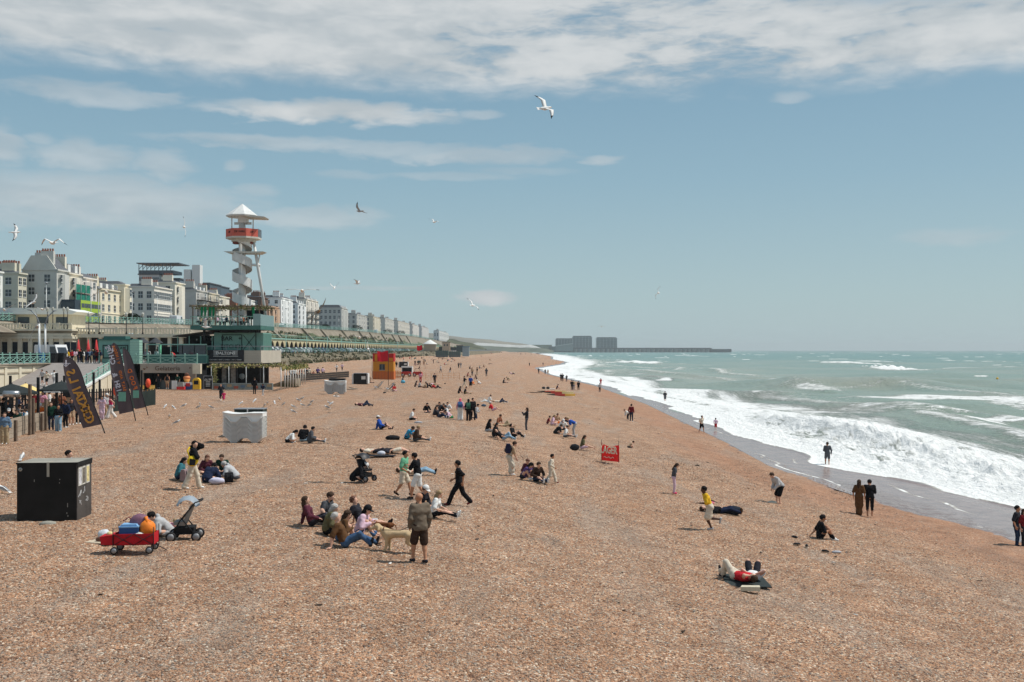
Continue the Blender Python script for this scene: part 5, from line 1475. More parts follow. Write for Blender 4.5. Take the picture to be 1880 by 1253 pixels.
# ------------------------------------------------------------------ people: one continuous surface per figure
def surface_nets(Fv, org, cell):
 s = Fv < 0
 nx, ny, nz = Fv.shape
 c = np.zeros((nx - 1, ny - 1, nz - 1), np.int16)
 for dx in (0, 1):
  for dy in (0, 1):
   for dz in (0, 1):
    c += s[dx:nx - 1 + dx, dy:ny - 1 + dy, dz:nz - 1 + dz]
 act = (c > 0) & (c < 8)
 ids = -np.ones(act.shape, np.int64)
 ci = np.argwhere(act)
 if len(ci) == 0: return np.zeros((0, 3)), np.zeros((0, 4), int)
 ids[act] = np.arange(len(ci))
 acc = np.zeros((len(ci), 3)); cnt = np.zeros(len(ci))
 corner = [(a, b, d) for a in (0, 1) for b in (0, 1) for d in (0, 1)]
 for p in corner:
  for ax in range(3):
   if p[ax]: continue
   q = list(p); q[ax] = 1
   fp = Fv[ci[:, 0] + p[0], ci[:, 1] + p[1], ci[:, 2] + p[2]]; fq = Fv[ci[:, 0] + q[0], ci[:, 1] + q[1], ci[:, 2] + q[2]]
   x = (fp < 0) != (fq < 0)
   t = np.where(x, fp / np.where(x, fp - fq, 1), 0)
   pos = np.array(p, float)[None, :] + np.zeros((len(ci), 3)); pos[:, ax] += t
   acc += pos * x[:, None]; cnt += x
 V = (ci + acc / cnt[:, None]) * cell + org
 quads = []
 for ax in range(3):
  o1, o2 = (ax + 1) % 3, (ax + 2) % 3
  sl0 = [slice(None)] * 3; sl1 = [slice(None)] * 3
  sl0[ax] = slice(0, -1); sl1[ax] = slice(1, None)
  e = s[tuple(sl0)] != s[tuple(sl1)]
  flip = s[tuple(sl0)]
  w = np.argwhere(e)
  w = w[(w[:, o1] > 0) & (w[:, o2] > 0) & (w[:, o1] < Fv.shape[o1] - 1) & (w[:, o2] < Fv.shape[o2] - 1)]
  if not len(w): continue
  fl = flip[w[:, 0], w[:, 1], w[:, 2]]
  def at(d1, d2):
   k = w.copy(); k[:, o1] -= d1; k[:, o2] -= d2
   return ids[k[:, 0], k[:, 1], k[:, 2]]
  q = np.stack([at(1, 1), at(0, 1), at(0, 0), at(1, 0)], 1)
  q[~fl] = q[~fl][:, ::-1]
  quads.append(q)
 Q = np.concatenate(quads); Q = Q[(Q >= 0).all(1)]
 return V, Q
class Field:
 def __init__(self, prims, cell, pad=.05):
  P = np.array([[*p[0], *p[1]] for p in prims]); R = np.array([max(p[2], p[3]) for p in prims])
  lo = np.minimum(P[:, :3], P[:, 3:]) - R[:, None] - pad; hi = np.maximum(P[:, :3], P[:, 3:]) + R[:, None] + pad
  self.lo = lo.min(0); self.hi = hi.max(0); self.cell = cell
  n = np.ceil((self.hi - self.lo) / cell).astype(int) + 2
  self.ax = [self.lo[i] + np.arange(n[i]) * cell for i in range(3)]
  self.F = np.full(n, 1.0, np.float32)
  for (a, b, r0, r1, k) in prims: self.seg(a, b, r0, r1, k)
 def sub(self, a, b, r):
  lo = np.minimum(a, b) - r - .07; hi = np.maximum(a, b) + r + .07
  i0 = np.maximum(0, np.floor((lo - self.lo) / self.cell).astype(int)); i1 = np.minimum(self.F.shape, np.ceil((hi - self.lo) / self.cell).astype(int) + 1)
  sl = tuple(slice(int(p), int(q)) for p, q in zip(i0, i1))
  return sl, np.meshgrid(self.ax[0][sl[0]], self.ax[1][sl[1]], self.ax[2][sl[2]], indexing='ij', sparse=True)
 def segd(self, g, a, b, r0, r1):
  d = b - a; L = float(d @ d) + 1e-9
  t = ((g[0] - a[0]) * d[0] + (g[1] - a[1]) * d[1] + (g[2] - a[2]) * d[2]) / L
  t = np.clip(t, 0, 1)
  return np.sqrt((g[0] - a[0] - d[0] * t) ** 2 + (g[1] - a[1] - d[1] * t) ** 2 + (g[2] - a[2] - d[2] * t) ** 2) - (r0 + (r1 - r0) * t)
 def seg(self, a, b, r0, r1, k=.03):
  a = np.array(a, float); b = np.array(b, float)
  sl, g = self.sub(a, b, max(r0, r1))
  d = self.segd(g, a, b, r0, r1); f = self.F[sl]
  h = np.clip(.5 + .5 * (f - d) / k, 0, 1)
  self.F[sl] = f * (1 - h) + d * h - k * h * (1 - h)
 def cut(self, p, n):
  """keep the side the normal points away from"""
  g = np.meshgrid(*self.ax, indexing='ij', sparse=True)
  self.F = np.maximum(self.F, (g[0] - p[0]) * n[0] + (g[1] - p[1]) * n[1] + (g[2] - p[2]) * n[2])
 def wrinkle(self, amp, fr, seed):
  g = np.meshgrid(*self.ax, indexing='ij', sparse=True)
  w = np.sin(g[0] * fr + 3 * np.sin(g[2] * fr * .7 + seed)) * np.sin(g[1] * fr * 1.1 + seed) + .6 * np.sin(g[2] * fr * 1.6 + 2.0 * np.sin(g[0] * fr * .8) + seed * 2)
  self.F = self.F + (amp * w).astype(np.float32)
 def mesh(self):
  return surface_nets(self.F, self.lo, self.cell)
def nmesh(name, V, Q, m, extra=None):
 me = bpy.data.meshes.new(name)
 vs = V; loops = Q.reshape(-1); starts = np.arange(0, Q.size, 4)
 if extra is not None and len(extra[0]):
  ev = np.array(extra[0], float); off = len(V)
  vs = np.concatenate([V, ev]) if len(V) else ev
  ls = list(loops); st = list(starts); p = len(ls)
  for f in extra[1]:
   st.append(p); ls += [i + off for i in f]; p += len(f)
  loops = np.array(ls); starts = np.array(st)
 me.vertices.add(len(vs)); me.vertices.foreach_set('co', vs.reshape(-1).astype(np.float32))
 me.loops.add(len(loops)); me.loops.foreach_set('vertex_index', loops.astype(np.int32))
 me.polygons.add(len(starts)); me.polygons.foreach_set('loop_start', starts.astype(np.int32))
 me.polygons.foreach_set('use_smooth', np.ones(len(starts), bool))
 me.materials.append(m)
 me.update(calc_edges=True); me.validate()
 return me
v3 = lambda *a: np.array(a, float)
def nrm(v): return v / (np.linalg.norm(v) + 1e-9)
def ik(a, t, l1, l2, pole):
 d = t - a; L = np.linalg.norm(d)
 if L > (l1 + l2) * .995: t = a + d / L * (l1 + l2) * .995; L = (l1 + l2) * .995
 L = max(L, abs(l1 - l2) + .02)
 d = nrm(d); x = (l1 * l1 - l2 * l2 + L * L) / (2 * L); h = math.sqrt(max(0, l1 * l1 - x * x))
 p = pole - d * float(pole @ d); p = nrm(p)
 return a + d * x + p * h, a + d * L
# pose: pelvis, torso lean (deg forward), left/right ankle, left/right knee pole, left/right wrist, elbow pole, head pitch (deg down), head yaw
POSES = {
 'stand':   ((0, 0, .925), 2, (0, .10, .08), (.03, -.10, .08), (1, 0, 0), (.04, .27, .89), (.04, -.27, .89), (-1, 0, 0), 5, 0),
 'stand2':  ((0, 0, .915), 0, (.05, .13, .08), (-.06, -.11, .08), (1, 0, 0), (.20, .16, 1.02), (.03, -.27, .89), (-1, 0, 0), 8, 25),
 'look':    ((0, 0, .925), 3, (0, .10, .08), (.02, -.10, .08), (1, 0, 0), (.27, .06, 1.14), (.27, -.06, 1.14), (-.4, 0, -1), 28, 0),
 'phone':   ((0, 0, .925), -2, (0, .10, .08), (.04, -.10, .08), (1, 0, 0), (.33, .06, 1.40), (.33, -.04, 1.40), (0, 0, -1), 0, 0),
 'shade':   ((0, 0, .90), 6, (.24, .09, .08), (-.28, -.09, .10), (1, 0, 0), (.14, .10, 1.60), (.16, -.12, 1.10), (.3, 0, -.6), 5, -50),
 'walk':    ((0, 0, .895), 5, (.27, .07, .08), (-.30, -.07, .13), (1, 0, 0), (-.16, .25, .92), (.22, -.24, .96), (-1, 0, -.2), 5, 0),
 'walkw':   ((0, 0, .86), 4, (.40, .07, .08), (-.42, -.09, .14), (1, 0, 0), (-.15, .27, .90), (.24, -.26, .94), (-1, 0, -.2), 5, 0),
 'run':     ((0, 0, .88), 20, (-.06, .04, .09), (-.42, -.07, .40), (1, 0, 0), (.42, .16, 1.05), (-.22, -.26, 1.05), (-.6, 0, -.8), 0, 0),
 'push':    ((0, 0, .90), 8, (.22, .09, .08), (-.26, -.09, .12), (1, 0, 0), (.42, .10, 1.18), (.38, -.12, 1.22), (0, 0, -1), 18, 0),
 'bend':    ((-.1, 0, .90), 62, (0, .12, .08), (.04, -.12, .08), (1, 0, 0), (.42, .10, .62), (.38, -.10, .60), (-1, 0, 0), 10, 0),
 'stoop':   ((-.1, 0, .90), 42, (0, .10, .08), (.04, -.10, .08), (1, 0, 0), (.30, .12, .78), (.28, -.12, .78), (-1, 0, 0), 20, 0),
 'knees':   ((0, 0, .125), 14, (.44, .13, .08), (.48, -.11, .08), (.3, 0, 1), (.38, .16, .42), (.36, -.14, .40), (0, 0, -1), 12, 0),
 'hug':     ((0, 0, .125), 30, (.40, .12, .08), (.42, -.10, .08), (.3, 0, 1), (.44, .10, .40), (.42, -.10, .38), (0, 1, -1), 25, 0),
 'back':    ((0, 0, .125), -24, (.80, .11, .08), (.66, -.10, .08), (.2, 0, 1), (-.36, .30, .05), (-.34, -.30, .05), (-1, 0, 0), 2, 0),
 'backk':   ((0, 0, .125), -20, (.50, .12, .08), (.74, -.12, .08), (.2, 0, 1), (-.34, .28, .05), (.20, -.24, .28), (-1, 0, 0), 5, 0),
 'out':     ((0, 0, .125), 8, (.84, .10, .08), (.82, -.12, .08), (.1, 0, 1), (.36, .14, .28), (.30, -.16, .26), (0, 0, -1), 14, 0),
 'cross':   ((0, 0, .12), 12, (.26, -.13, .07), (.34, .14, .07), (.6, 0, .5), (.34, .14, .24), (.32, -.12, .24), (0, 0, -1), 16, 0),
 'slump':   ((0, 0, .12), 38, (.28, -.13, .07), (.36, .14, .07), (.6, 0, .5), (.46, .10, .20), (.42, -.10, .18), (0, 0, -1), 25, 0),
 'recline': ((0, 0, .12), -52, (.50, .10, .08), (.78, -.10, .08), (.2, 0, 1), (-.42, .26, .06), (.12, -.16, .22), (-1, 0, 0), -20, 0),
 'lie':     ((0, 0, .115), -86, (.80, .14, .07), (.82, -.10, .07), (.1, 0, 1), (-.10, .30, .06), (-.02, -.12, .22), (-.5, 0, -.3), -8, 0),
 'liek':    ((0, 0, .115), -86, (.42, .12, .07), (.80, -.10, .07), (.1, 0, 1), (-.62, .10, .24), (-.1, -.32, .06), (-.5, 1, .3), -8, 0),
 'liear':   ((0, 0, .115), -86, (.44, .12, .07), (.50, -.12, .07), (.1, 0, 1), (-.66, .06, .24), (-.60, -.10, .26), (-.5, 0, .8), -8, 0),
 'front':   ((0, 0, .115), 86, (-.82, .12, .06), (-.82, -.12, .06), (0, 0, -1), (.72, .20, .05), (.66, -.24, .05), (0, 1, 0), -40, 0),
 'crawl':   ((0, 0, .48), 70, (-.42, .12, .07), (-.38, -.12, .07), (.4, 0, -1), (.46, .16, .06), (.40, -.18, .06), (-1, 0, 0), 0, 0),
 'kneel':   ((0, 0, .42), 16, (-.36, .12, .07), (-.34, -.12, .07), (1, 0, -.2), (.34, .10, .60), (.32, -.10, .55), (0, 0, -1), 15, 0),
 'chair':   ((0, 0, .50), 6, (.42, .12, .08), (.40, -.12, .08), (.3, 0, 1), (.36, .14, .72), (.34, -.14, .70), (0, 0, -1), 12, 0),
}
SKIN = [mat('skin_pale', srgb(226, 178, 152, .85), .6, .3, 0, .05), mat('skin_tan', srgb(196, 142, 110, .85), .6, .3, 0, .05), mat('skin_brown', srgb(138, 94, 70, .85), .6, .3, 0, .05), mat('skin_dark', srgb(88, 60, 48, .85), .6, .3, 0, .05)]
HAIR = {'k': mat('hair_black', (.012, .010, .010), .75, .12, 0, .3), 'b': mat('hair_brown', (.055, .032, .020), .75, .15, 0, .3), 'r': mat('hair_auburn', (.12, .045, .022), .6, .4, 0, .3),
  'y': mat('hair_blond', (.30, .20, .10), .6, .4, 0, .3), 'g': mat('hair_grey', (.42, .40, .37), .7, .3, 0, .2), 'w': mat('cap_white', (.70, .69, .66), .8, .1, 0, .05), 'K': mat('cap_black', (.015, .015, .017), .8, .1, 0, .2), 'P': mat('headscarf_pink', srgb(232, 110, 120), .8, .1, 0, .1)}
CL = dict(black=(28, 28, 31), dark=(46, 46, 52), navy=(38, 46, 68), white=(232, 232, 228), cream=(216, 204, 184), grey=(140, 142, 146), lgrey=(184, 184, 184), dgrey=(84, 86, 90), jeans=(70, 96, 128), ljeans=(142, 172, 192), djeans=(44, 58, 80),
  red=(196, 44, 52), dred=(120, 36, 42), pink=(226, 160, 178), hotpink=(214, 60, 110), lpink=(222, 190, 204), yellow=(232, 184, 48), orange=(226, 116, 44), blue=(44, 84, 170), cyan=(56, 160, 206), teal=(64, 120, 130), green=(52, 128, 84), dgreen=(30, 62, 50),
  olive=(104, 98, 70), khaki=(170, 150, 120), brown=(98, 70, 46), dbrown=(66, 50, 42), maroon=(92, 48, 60), taupe=(116, 104, 90), rust=(150, 96, 72), mint=(110, 176, 140), purple=(96, 78, 128), tan=(190, 160, 130), denim=(98, 122, 146))
def cloth(c, far=False):
 c = CL.get(c, c)
 return cm(*c, .9, .1, .14, 7.0, 0 if far else .25)
HANDM = None
def hand_mesh():
 """right hand, fingers along +x, palm facing -z, thumb on +y"""
 m = MB()
 m.tube([(-.02, 0, 0), (.02, 0, 0), (.06, 0, 0), (.085, 0, 0)], [.026, .036, .040, .034], 8, flat=.45)
 for (y, L, r) in ((.028, .068, .0092), (.010, .076, .0096), (-.010, .070, .0092), (-.027, .056, .0082)):
  m.tube([(.075, y, 0), (.075 + L * .45, y * 1.1, -.004), (.075 + L * .8, y * 1.12, -.016), (.075 + L, y * 1.1, -.028)], [r * 1.1, r, r * .9, r * .7], 6)
 m.tube([(.015, .028, -.002), (.045, .052, -.008), (.075, .062, -.016), (.092, .062, -.022)], [.014, .012, .010, .008], 6)
 return m
NP = [0]
def person(loc, pose, heading, h, top, legs, hair, label, skin=0, sleeve=.45, leglen=1.0, longhair=0, hat=None, shoe='white', hem=0.0, wide=0.0, build=1.0, dress=None, group=None, pose_mod=None, jacket=0.0, beard=False, hood=None, socks=None, female=None, grp=None):
 P = list(POSES[pose])
 if pose_mod:
  for k, v in pose_mod.items(): P[k] = v
 k = h / 1.75
 Y = loc[1]
 cell = .0145 if Y < 31 else .018 if Y < 42 else .024 if Y < 66 else .032 if Y < 100 else .042 if Y < 170 else .055
 if h < 1.3: cell = min(cell, .042)
 rng = random.Random(NP[0] * 7 + 3); NP[0] += 1
 pel = v3(*P[0]); lean = math.radians(P[1])
 up = v3(math.sin(lean), 0, math.cos(lean)); fw = v3(math.cos(lean), 0, -math.sin(lean)); lf = v3(0, 1, 0)
 fem = longhair > 0 if female is None else female
 sw = .165 if fem else .19
 hipw = .095
 curve = math.radians(10 if pose in ('knees', 'hug', 'cross', 'slump', 'out', 'chair', 'look') else 0)
 up2 = v3(math.sin(lean + curve), 0, math.cos(lean + curve))
 mid = pel + up * .20; chest = mid + up2 * .17; sh = chest + up2 * .12; nk = sh + up2 * .06
 hl = lean + curve
 lying = abs(P[1]) > 80
 hp = (hl * .55 if not lying else hl) + math.radians(P[8]); hy = math.radians(P[9])
 hu = v3(math.sin(hp), 0, math.cos(hp)) if not lying else v3(math.sin(hl * .97), 0, math.cos(hl * .97) + .05)
 hu = nrm(hu)
 hf0 = v3(math.cos(hp), 0, -math.sin(hp)) if not lying else nrm(v3(math.cos(hl), 0, -math.sin(hl)))
 hf = nrm(hf0 * math.cos(hy) + lf * math.sin(hy)); hs = np.cross(hu, hf)
 hd = nk + hu * .135 + hf * .015
 sL = sh + lf * sw; sR = sh - lf * sw
 hL = pel + lf * hipw; hR = pel - lf * hipw
 kp = v3(*P[4])
 if pose in ('cross', 'slump'): kpl, kpr = v3(.5, 1.2, .35), v3(.5, -1.2, .35)
 else: kpl, kpr = kp + v3(0, .12, 0), kp - v3(0, .12, 0)
 knL, anL = ik(hL, v3(*P[2]), .43, .42, kpl); knR, anR = ik(hR, v3(*P[3]), .43, .42, kpr)
 ep = v3(*P[7])
 elL, wrL = ik(sL, v3(*P[5]), .30, .26, ep + v3(0, .5, 0)); elR, wrR = ik(sR, v3(*P[6]), .30, .26, ep - v3(0, .5, 0))
 def foot(kn, an):
  sd_ = nrm(an - kn)
  if pose in ('cross', 'slump'): return nrm(v3(.5, sd_[1] * .8, -.1))
  if pose == 'front': return v3(-1, 0, -.1)
  if pose in ('crawl', 'kneel'): return v3(-.6, 0, -.6)
  if sd_[0] > .7: return nrm(v3(.35, 0, .95))      # heel down, toes up
  f_ = v3(1, 0, 0)
  if an[2] > .115: f_ = nrm(v3(.8, 0, -.6))
  if an[2] > .25: f_ = nrm(v3(.2, 0, -1))
  return f_
 fL = foot(knL, anL); fR = foot(knR, anR)
 b_ = build
 def st(c, w, r, u=lf): return (c + u * w, c - u * w, r, r)
 body = []
 tor = [st(pel + up * .0, .075 * b_, .105 * b_), st(pel + up * .11, .055 * b_, .098 * b_), st(mid, .055 * b_, .097 * b_), st(chest, (.085 if fem else .10) * b_, .105), st(sh - up2 * .01, sw - .04, .062)]
 body += [(*a, .05) for a in tor]
 body.append((pel, chest, .10 * b_, .10 * b_, .05))
 if fem: body += [(chest + fw * .07 + lf * .06 + up * .0, chest + fw * .07 + lf * .06, .055, .055, .05), (chest + fw * .07 - lf * .06, chest + fw * .07 - lf * .06, .055, .055, .05)]
 body.append((nk - up2 * .05, hd - hu * .05, .058, .05, .03))
 hr = 1.0 if h > 1.35 else 1.12
 body += [(hd + hu * .035 - hf * .012, hd + hu * .035 - hf * .035, .088 * hr, .088 * hr, .03), (hd + hf * .02 - hu * .045, hd + hf * .035 - hu * .075, .064 * hr, .05 * hr, .04), (hd + hf * .03 + hu * .02, hd + hf * .03 - hu * .02, .072 * hr, .068 * hr, .03),
   (hd + hf * .10 * hr + hu * .005, hd + hf * .115 * hr - hu * .025, .009, .014, .015),
   (hd + hs * .083 * hr - hu * .01, hd + hs * .088 * hr + hu * .02, .012, .016, .008), (hd - hs * .083 * hr - hu * .01, hd - hs * .088 * hr + hu * .02, .012, .016, .008)]
 arms = [(sL, elL, .053, .042), (elL, wrL, .042, .027), (sR, elR, .053, .042), (elR, wrR, .042, .027)]
 body += [(*a, .03) for a in arms]
 th = .088 * b_
 lg = [(hL, knL, th, .058), (knL, knL + (anL - knL) * .35, .056, .056), (knL, anL, .054, .038), (hR, knR, th, .058), (knR, knR + (anR - knR) * .35, .056, .056), (knR, anR, .054, .038)]
 body += [(*a, .03) for a in lg]
 body += [(anL - fL * .03, anL + fL * .13 - v3(0, 0, .035 if fL[2] > -.2 and fL[2] < .3 else 0), .040, .026, .02), (anR - fR * .03, anR + fR * .13 - v3(0, 0, .035 if -.2 < fR[2] < .3 else 0), .040, .026, .02)]
 ex = None
 if Y < 75:
  hv = []; hfc = []
  global HANDM
  if HANDM is None: HANDM = hand_mesh()
  for (el, wr, s) in ((elL, wrL, 1), (elR, wrR, -1)):
   d = nrm(wr - el)
   if P[1] < -15 and wr[2] < .1: d = nrm(v3(-.8, s * .3, -.15))
   x = d; n_ = v3(0, 0, 1) if abs(d[2]) < .8 else v3(0, -s, 0)
   if pose in ('stand', 'walk', 'walkw', 'bend'): n_ = v3(0, s, 0)
   y = nrm(np.cross(n_, x)); z = np.cross(x, y)
   if s > 0: y = -y
   o_ = len(hv)
   for p in HANDM.v: hv.append(wr + x * p[0] + y * p[1] + z * p[2])
   hfc += [tuple(i + o_ for i in f) for f in HANDM.f]
  ex = (hv, hfc)
 else:
  for (el, wr) in ((elL, wrL), (elR, wrR)): body.append((wr, wr + nrm(wr - el) * .09, .032, .03, .02))
 t = thing('person', label, 'person', loc, math.radians(heading), grp or group)
 t.scale = (k, k, k)
 def emit(fld, name, m, extra=None, parent=None):
  V, Q = fld.mesh()
  if len(V) == 0: return None
  return link(name, nmesh(name, V, Q, m, extra), parent or t)
 emit(Field(body, cell), 'body', SKIN[skin], ex)
 far = Y > 90
 # top
 if top:
  mg = .014 + jacket * .018
  pr = [(a, b, r0 + mg, r1 + mg, .05) for (a, b, r0, r1) in tor[1 if hem == 0 else 0:]]
  pr += [(pel + up * (.06 - hem), chest, .103 * b_ + mg, .105 * b_ + mg, .05), (st(pel + up * (.04 - hem), .07 * b_, .10 * b_ + mg) + (.05,))]
  if fem: pr += [(chest + fw * .07 + lf * .06, chest + fw * .07 + lf * .06, .055 + mg, .055 + mg, .05), (chest + fw * .07 - lf * .06, chest + fw * .07 - lf * .06, .055 + mg, .055 + mg, .05)]
  for (s_, e_, w_) in ((sL, elL, wrL), (sR, elR, wrR)):
   if sleeve > 0:
    m2 = mg + (.012 if sleeve < .7 else .004)
    if sleeve <= .5: q = s_ + (e_ - s_) * (sleeve * 2); pr.append((s_, q, .055 + m2, .052 + m2, .035))
    else:
     pr.append((s_, e_, .055 + m2, .046 + m2, .035)); q = e_ + (w_ - e_) * ((sleeve - .5) * 2 * .96); pr.append((e_, q, .046 + m2, .034 + m2, .03))
  if hood: pr.append((nk - fw * .07, nk - fw * .09 + up2 * .05, .07, .06, .03))
  f = Field(pr, cell)
  if not lying: f.cut(pel + up * (-.02 - hem), -up)
  f.cut(nk + up2 * .035, up2) if not hood else None
  f.wrinkle(.0045 if cell < .03 else .003, 26 if cell < .03 else 18, NP[0])
  emit(f, 'jacket' if jacket else 'shirt', cloth(top, far))
 if dress:
  col, L = dress
  pr = [(*a, .05) for a in [(x[0], x[1], x[2] + .014, x[3] + .014) for x in tor]]
  kn = (knL + knR) / 2; an = (anL + anR) / 2
  pr += [(pel, kn, .13 * b_, .15, .06), (hL, knL, .10, .10, .06), (hR, knR, .10, .10, .06)]
  if L > .6: pr += [(kn, kn + (an - kn) * (L - .5) * 2, .14, .16, .06)]
  f = Field(pr, cell); f.cut(nk + up2 * .01, up2); f.wrinkle(.006, 22, NP[0])
  emit(f, 'dress', cloth(col, far))
 elif legs:
  mg = .012 + wide * .03
  pr = [(x[0], x[1], x[2] + mg, x[3] + mg, .04) for x in tor[:2]]
  for (hh, kn, an) in ((hL, knL, anL), (hR, knR, anR)):
   if leglen <= .5: q = hh + (kn - hh) * leglen * 2; pr.append((hh, q, th + mg, .075 + mg + .012, .03))
   else:
    pr.append((hh, kn, th + mg, .060 + mg, .03)); q = kn + (an - kn) * (leglen - .5) * 2 * .95; pr.append((kn, q, .058 + mg, .046 + mg + wide * .025, .03))
  f = Field(pr, cell)
  if not lying: f.cut(pel + up * .13, up)
  f.wrinkle(.004 if cell < .03 else .002, 24, NP[0] + 5)
  emit(f, 'trousers' if leglen > .6 else 'shorts', cloth(legs, far))
 if shoe:
  for (an, f_) in ((anL, fL), (anR, fR)):
   fl = -.2 < f_[2] < .3
   pr = [(an - f_ * .035 - v3(0, 0, .012 if fl else 0), an + f_ * .14 - v3(0, 0, .038 if fl else 0), .050, .036, .02)]
   f = Field(pr, min(cell, .03))
   if fl: f.cut(an - v3(0, 0, .078), v3(0, 0, -1))
   emit(f, 'shoe', cloth(shoe, far))
 # hair
 if hair:
  hm = HAIR[hair]
  pr = [(hd + hu * .045 - hf * .02, hd + hu * .035 - hf * .035, .103 * hr, .10 * hr, .03), (hd + hu * .02 - hf * .05, hd - hu * .03 - hf * .045, .085 * hr, .065 * hr, .03)]
  f = Field(pr, min(cell, .03))
  f.cut(hd + hf * .062 + hu * .04, nrm(hf * .9 - hu * .75))
  if not longhair: f.cut(hd - hu * .055, -hu)
  f.wrinkle(.005, 60, NP[0])
  extra_pr = []
  if longhair:
   f2 = Field([(hd - hf * .05, hd - hf * .075 - hu * .12, .082 * hr, .065, .03), (hd - hf * .075 - hu * .10, hd - hf * .085 - hu * (.08 + .28 * longhair), .07, .04, .03), (hd - hf * .02 + hs * .07, hd - hf * .03 + hs * .075 - hu * .14 * longhair, .035, .03, .02), (hd - hf * .02 - hs * .07, hd - hf * .03 - hs * .075 - hu * .14 * longhair, .035, .03, .02)], min(cell, .03))
   f2.wrinkle(.006, 50, NP[0])
   V, Q = f2.mesh(); V1, Q1 = f.mesh()
   o = link('hair', nmesh('hair', np.concatenate([V1, V]), np.concatenate([Q1, Q + len(V1)]), hm), t)
  else: emit(f, 'hair', hm)
  if beard:
   f = Field([(hd + hf * .055 - hu * .06, hd + hf * .06 - hu * .09, .05, .042, .02)], cell); f.cut(hd - hu * .045, hu)
   emit(f, 'beard', hm)
 if hat:
  f = Field([(hd + hu * .06 - hf * .015, hd + hu * .05 - hf * .03, .112 * hr, .108 * hr, .02)], min(cell, .025)); f.cut(hd + hu * .045, -hu)
  V, Q = f.mesh()
  mb = MB(); A_ = []
  for q in range(9):
   a = math.radians(-70 + 140 * q / 8); A_.append(hd + hu * .05 + (hf * math.cos(a) + hs * math.sin(a)) * .10)
  B_ = [hd + hu * .04 + hf * (.10 + .085 * math.cos(math.radians(-70 + 140 * q / 8))) + hs * .085 * math.sin(math.radians(-70 + 140 * q / 8)) for q in range(9)]
  vs = A_ + B_ + [p - hu * .008 for p in A_ + B_]
  fs = [(q, q + 1, q + 10, q + 9) for q in range(8)] + [(q + 27, q + 28, q + 19, q + 18) for q in range(8)] + [(q + 9, q + 10, q + 28, q + 27) for q in range(8)]
  link('cap', nmesh('cap', V, Q, HAIR[hat], (vs, fs)), t)
 return t
def pp(px, py, pose, heading, h, top, legs, hair, label, **kw):
 loc = kw.pop('loc', None)
 if loc is None: loc = G(px, py)
 return person(Vector(loc), pose, heading, h, top, legs, hair, label, **kw)
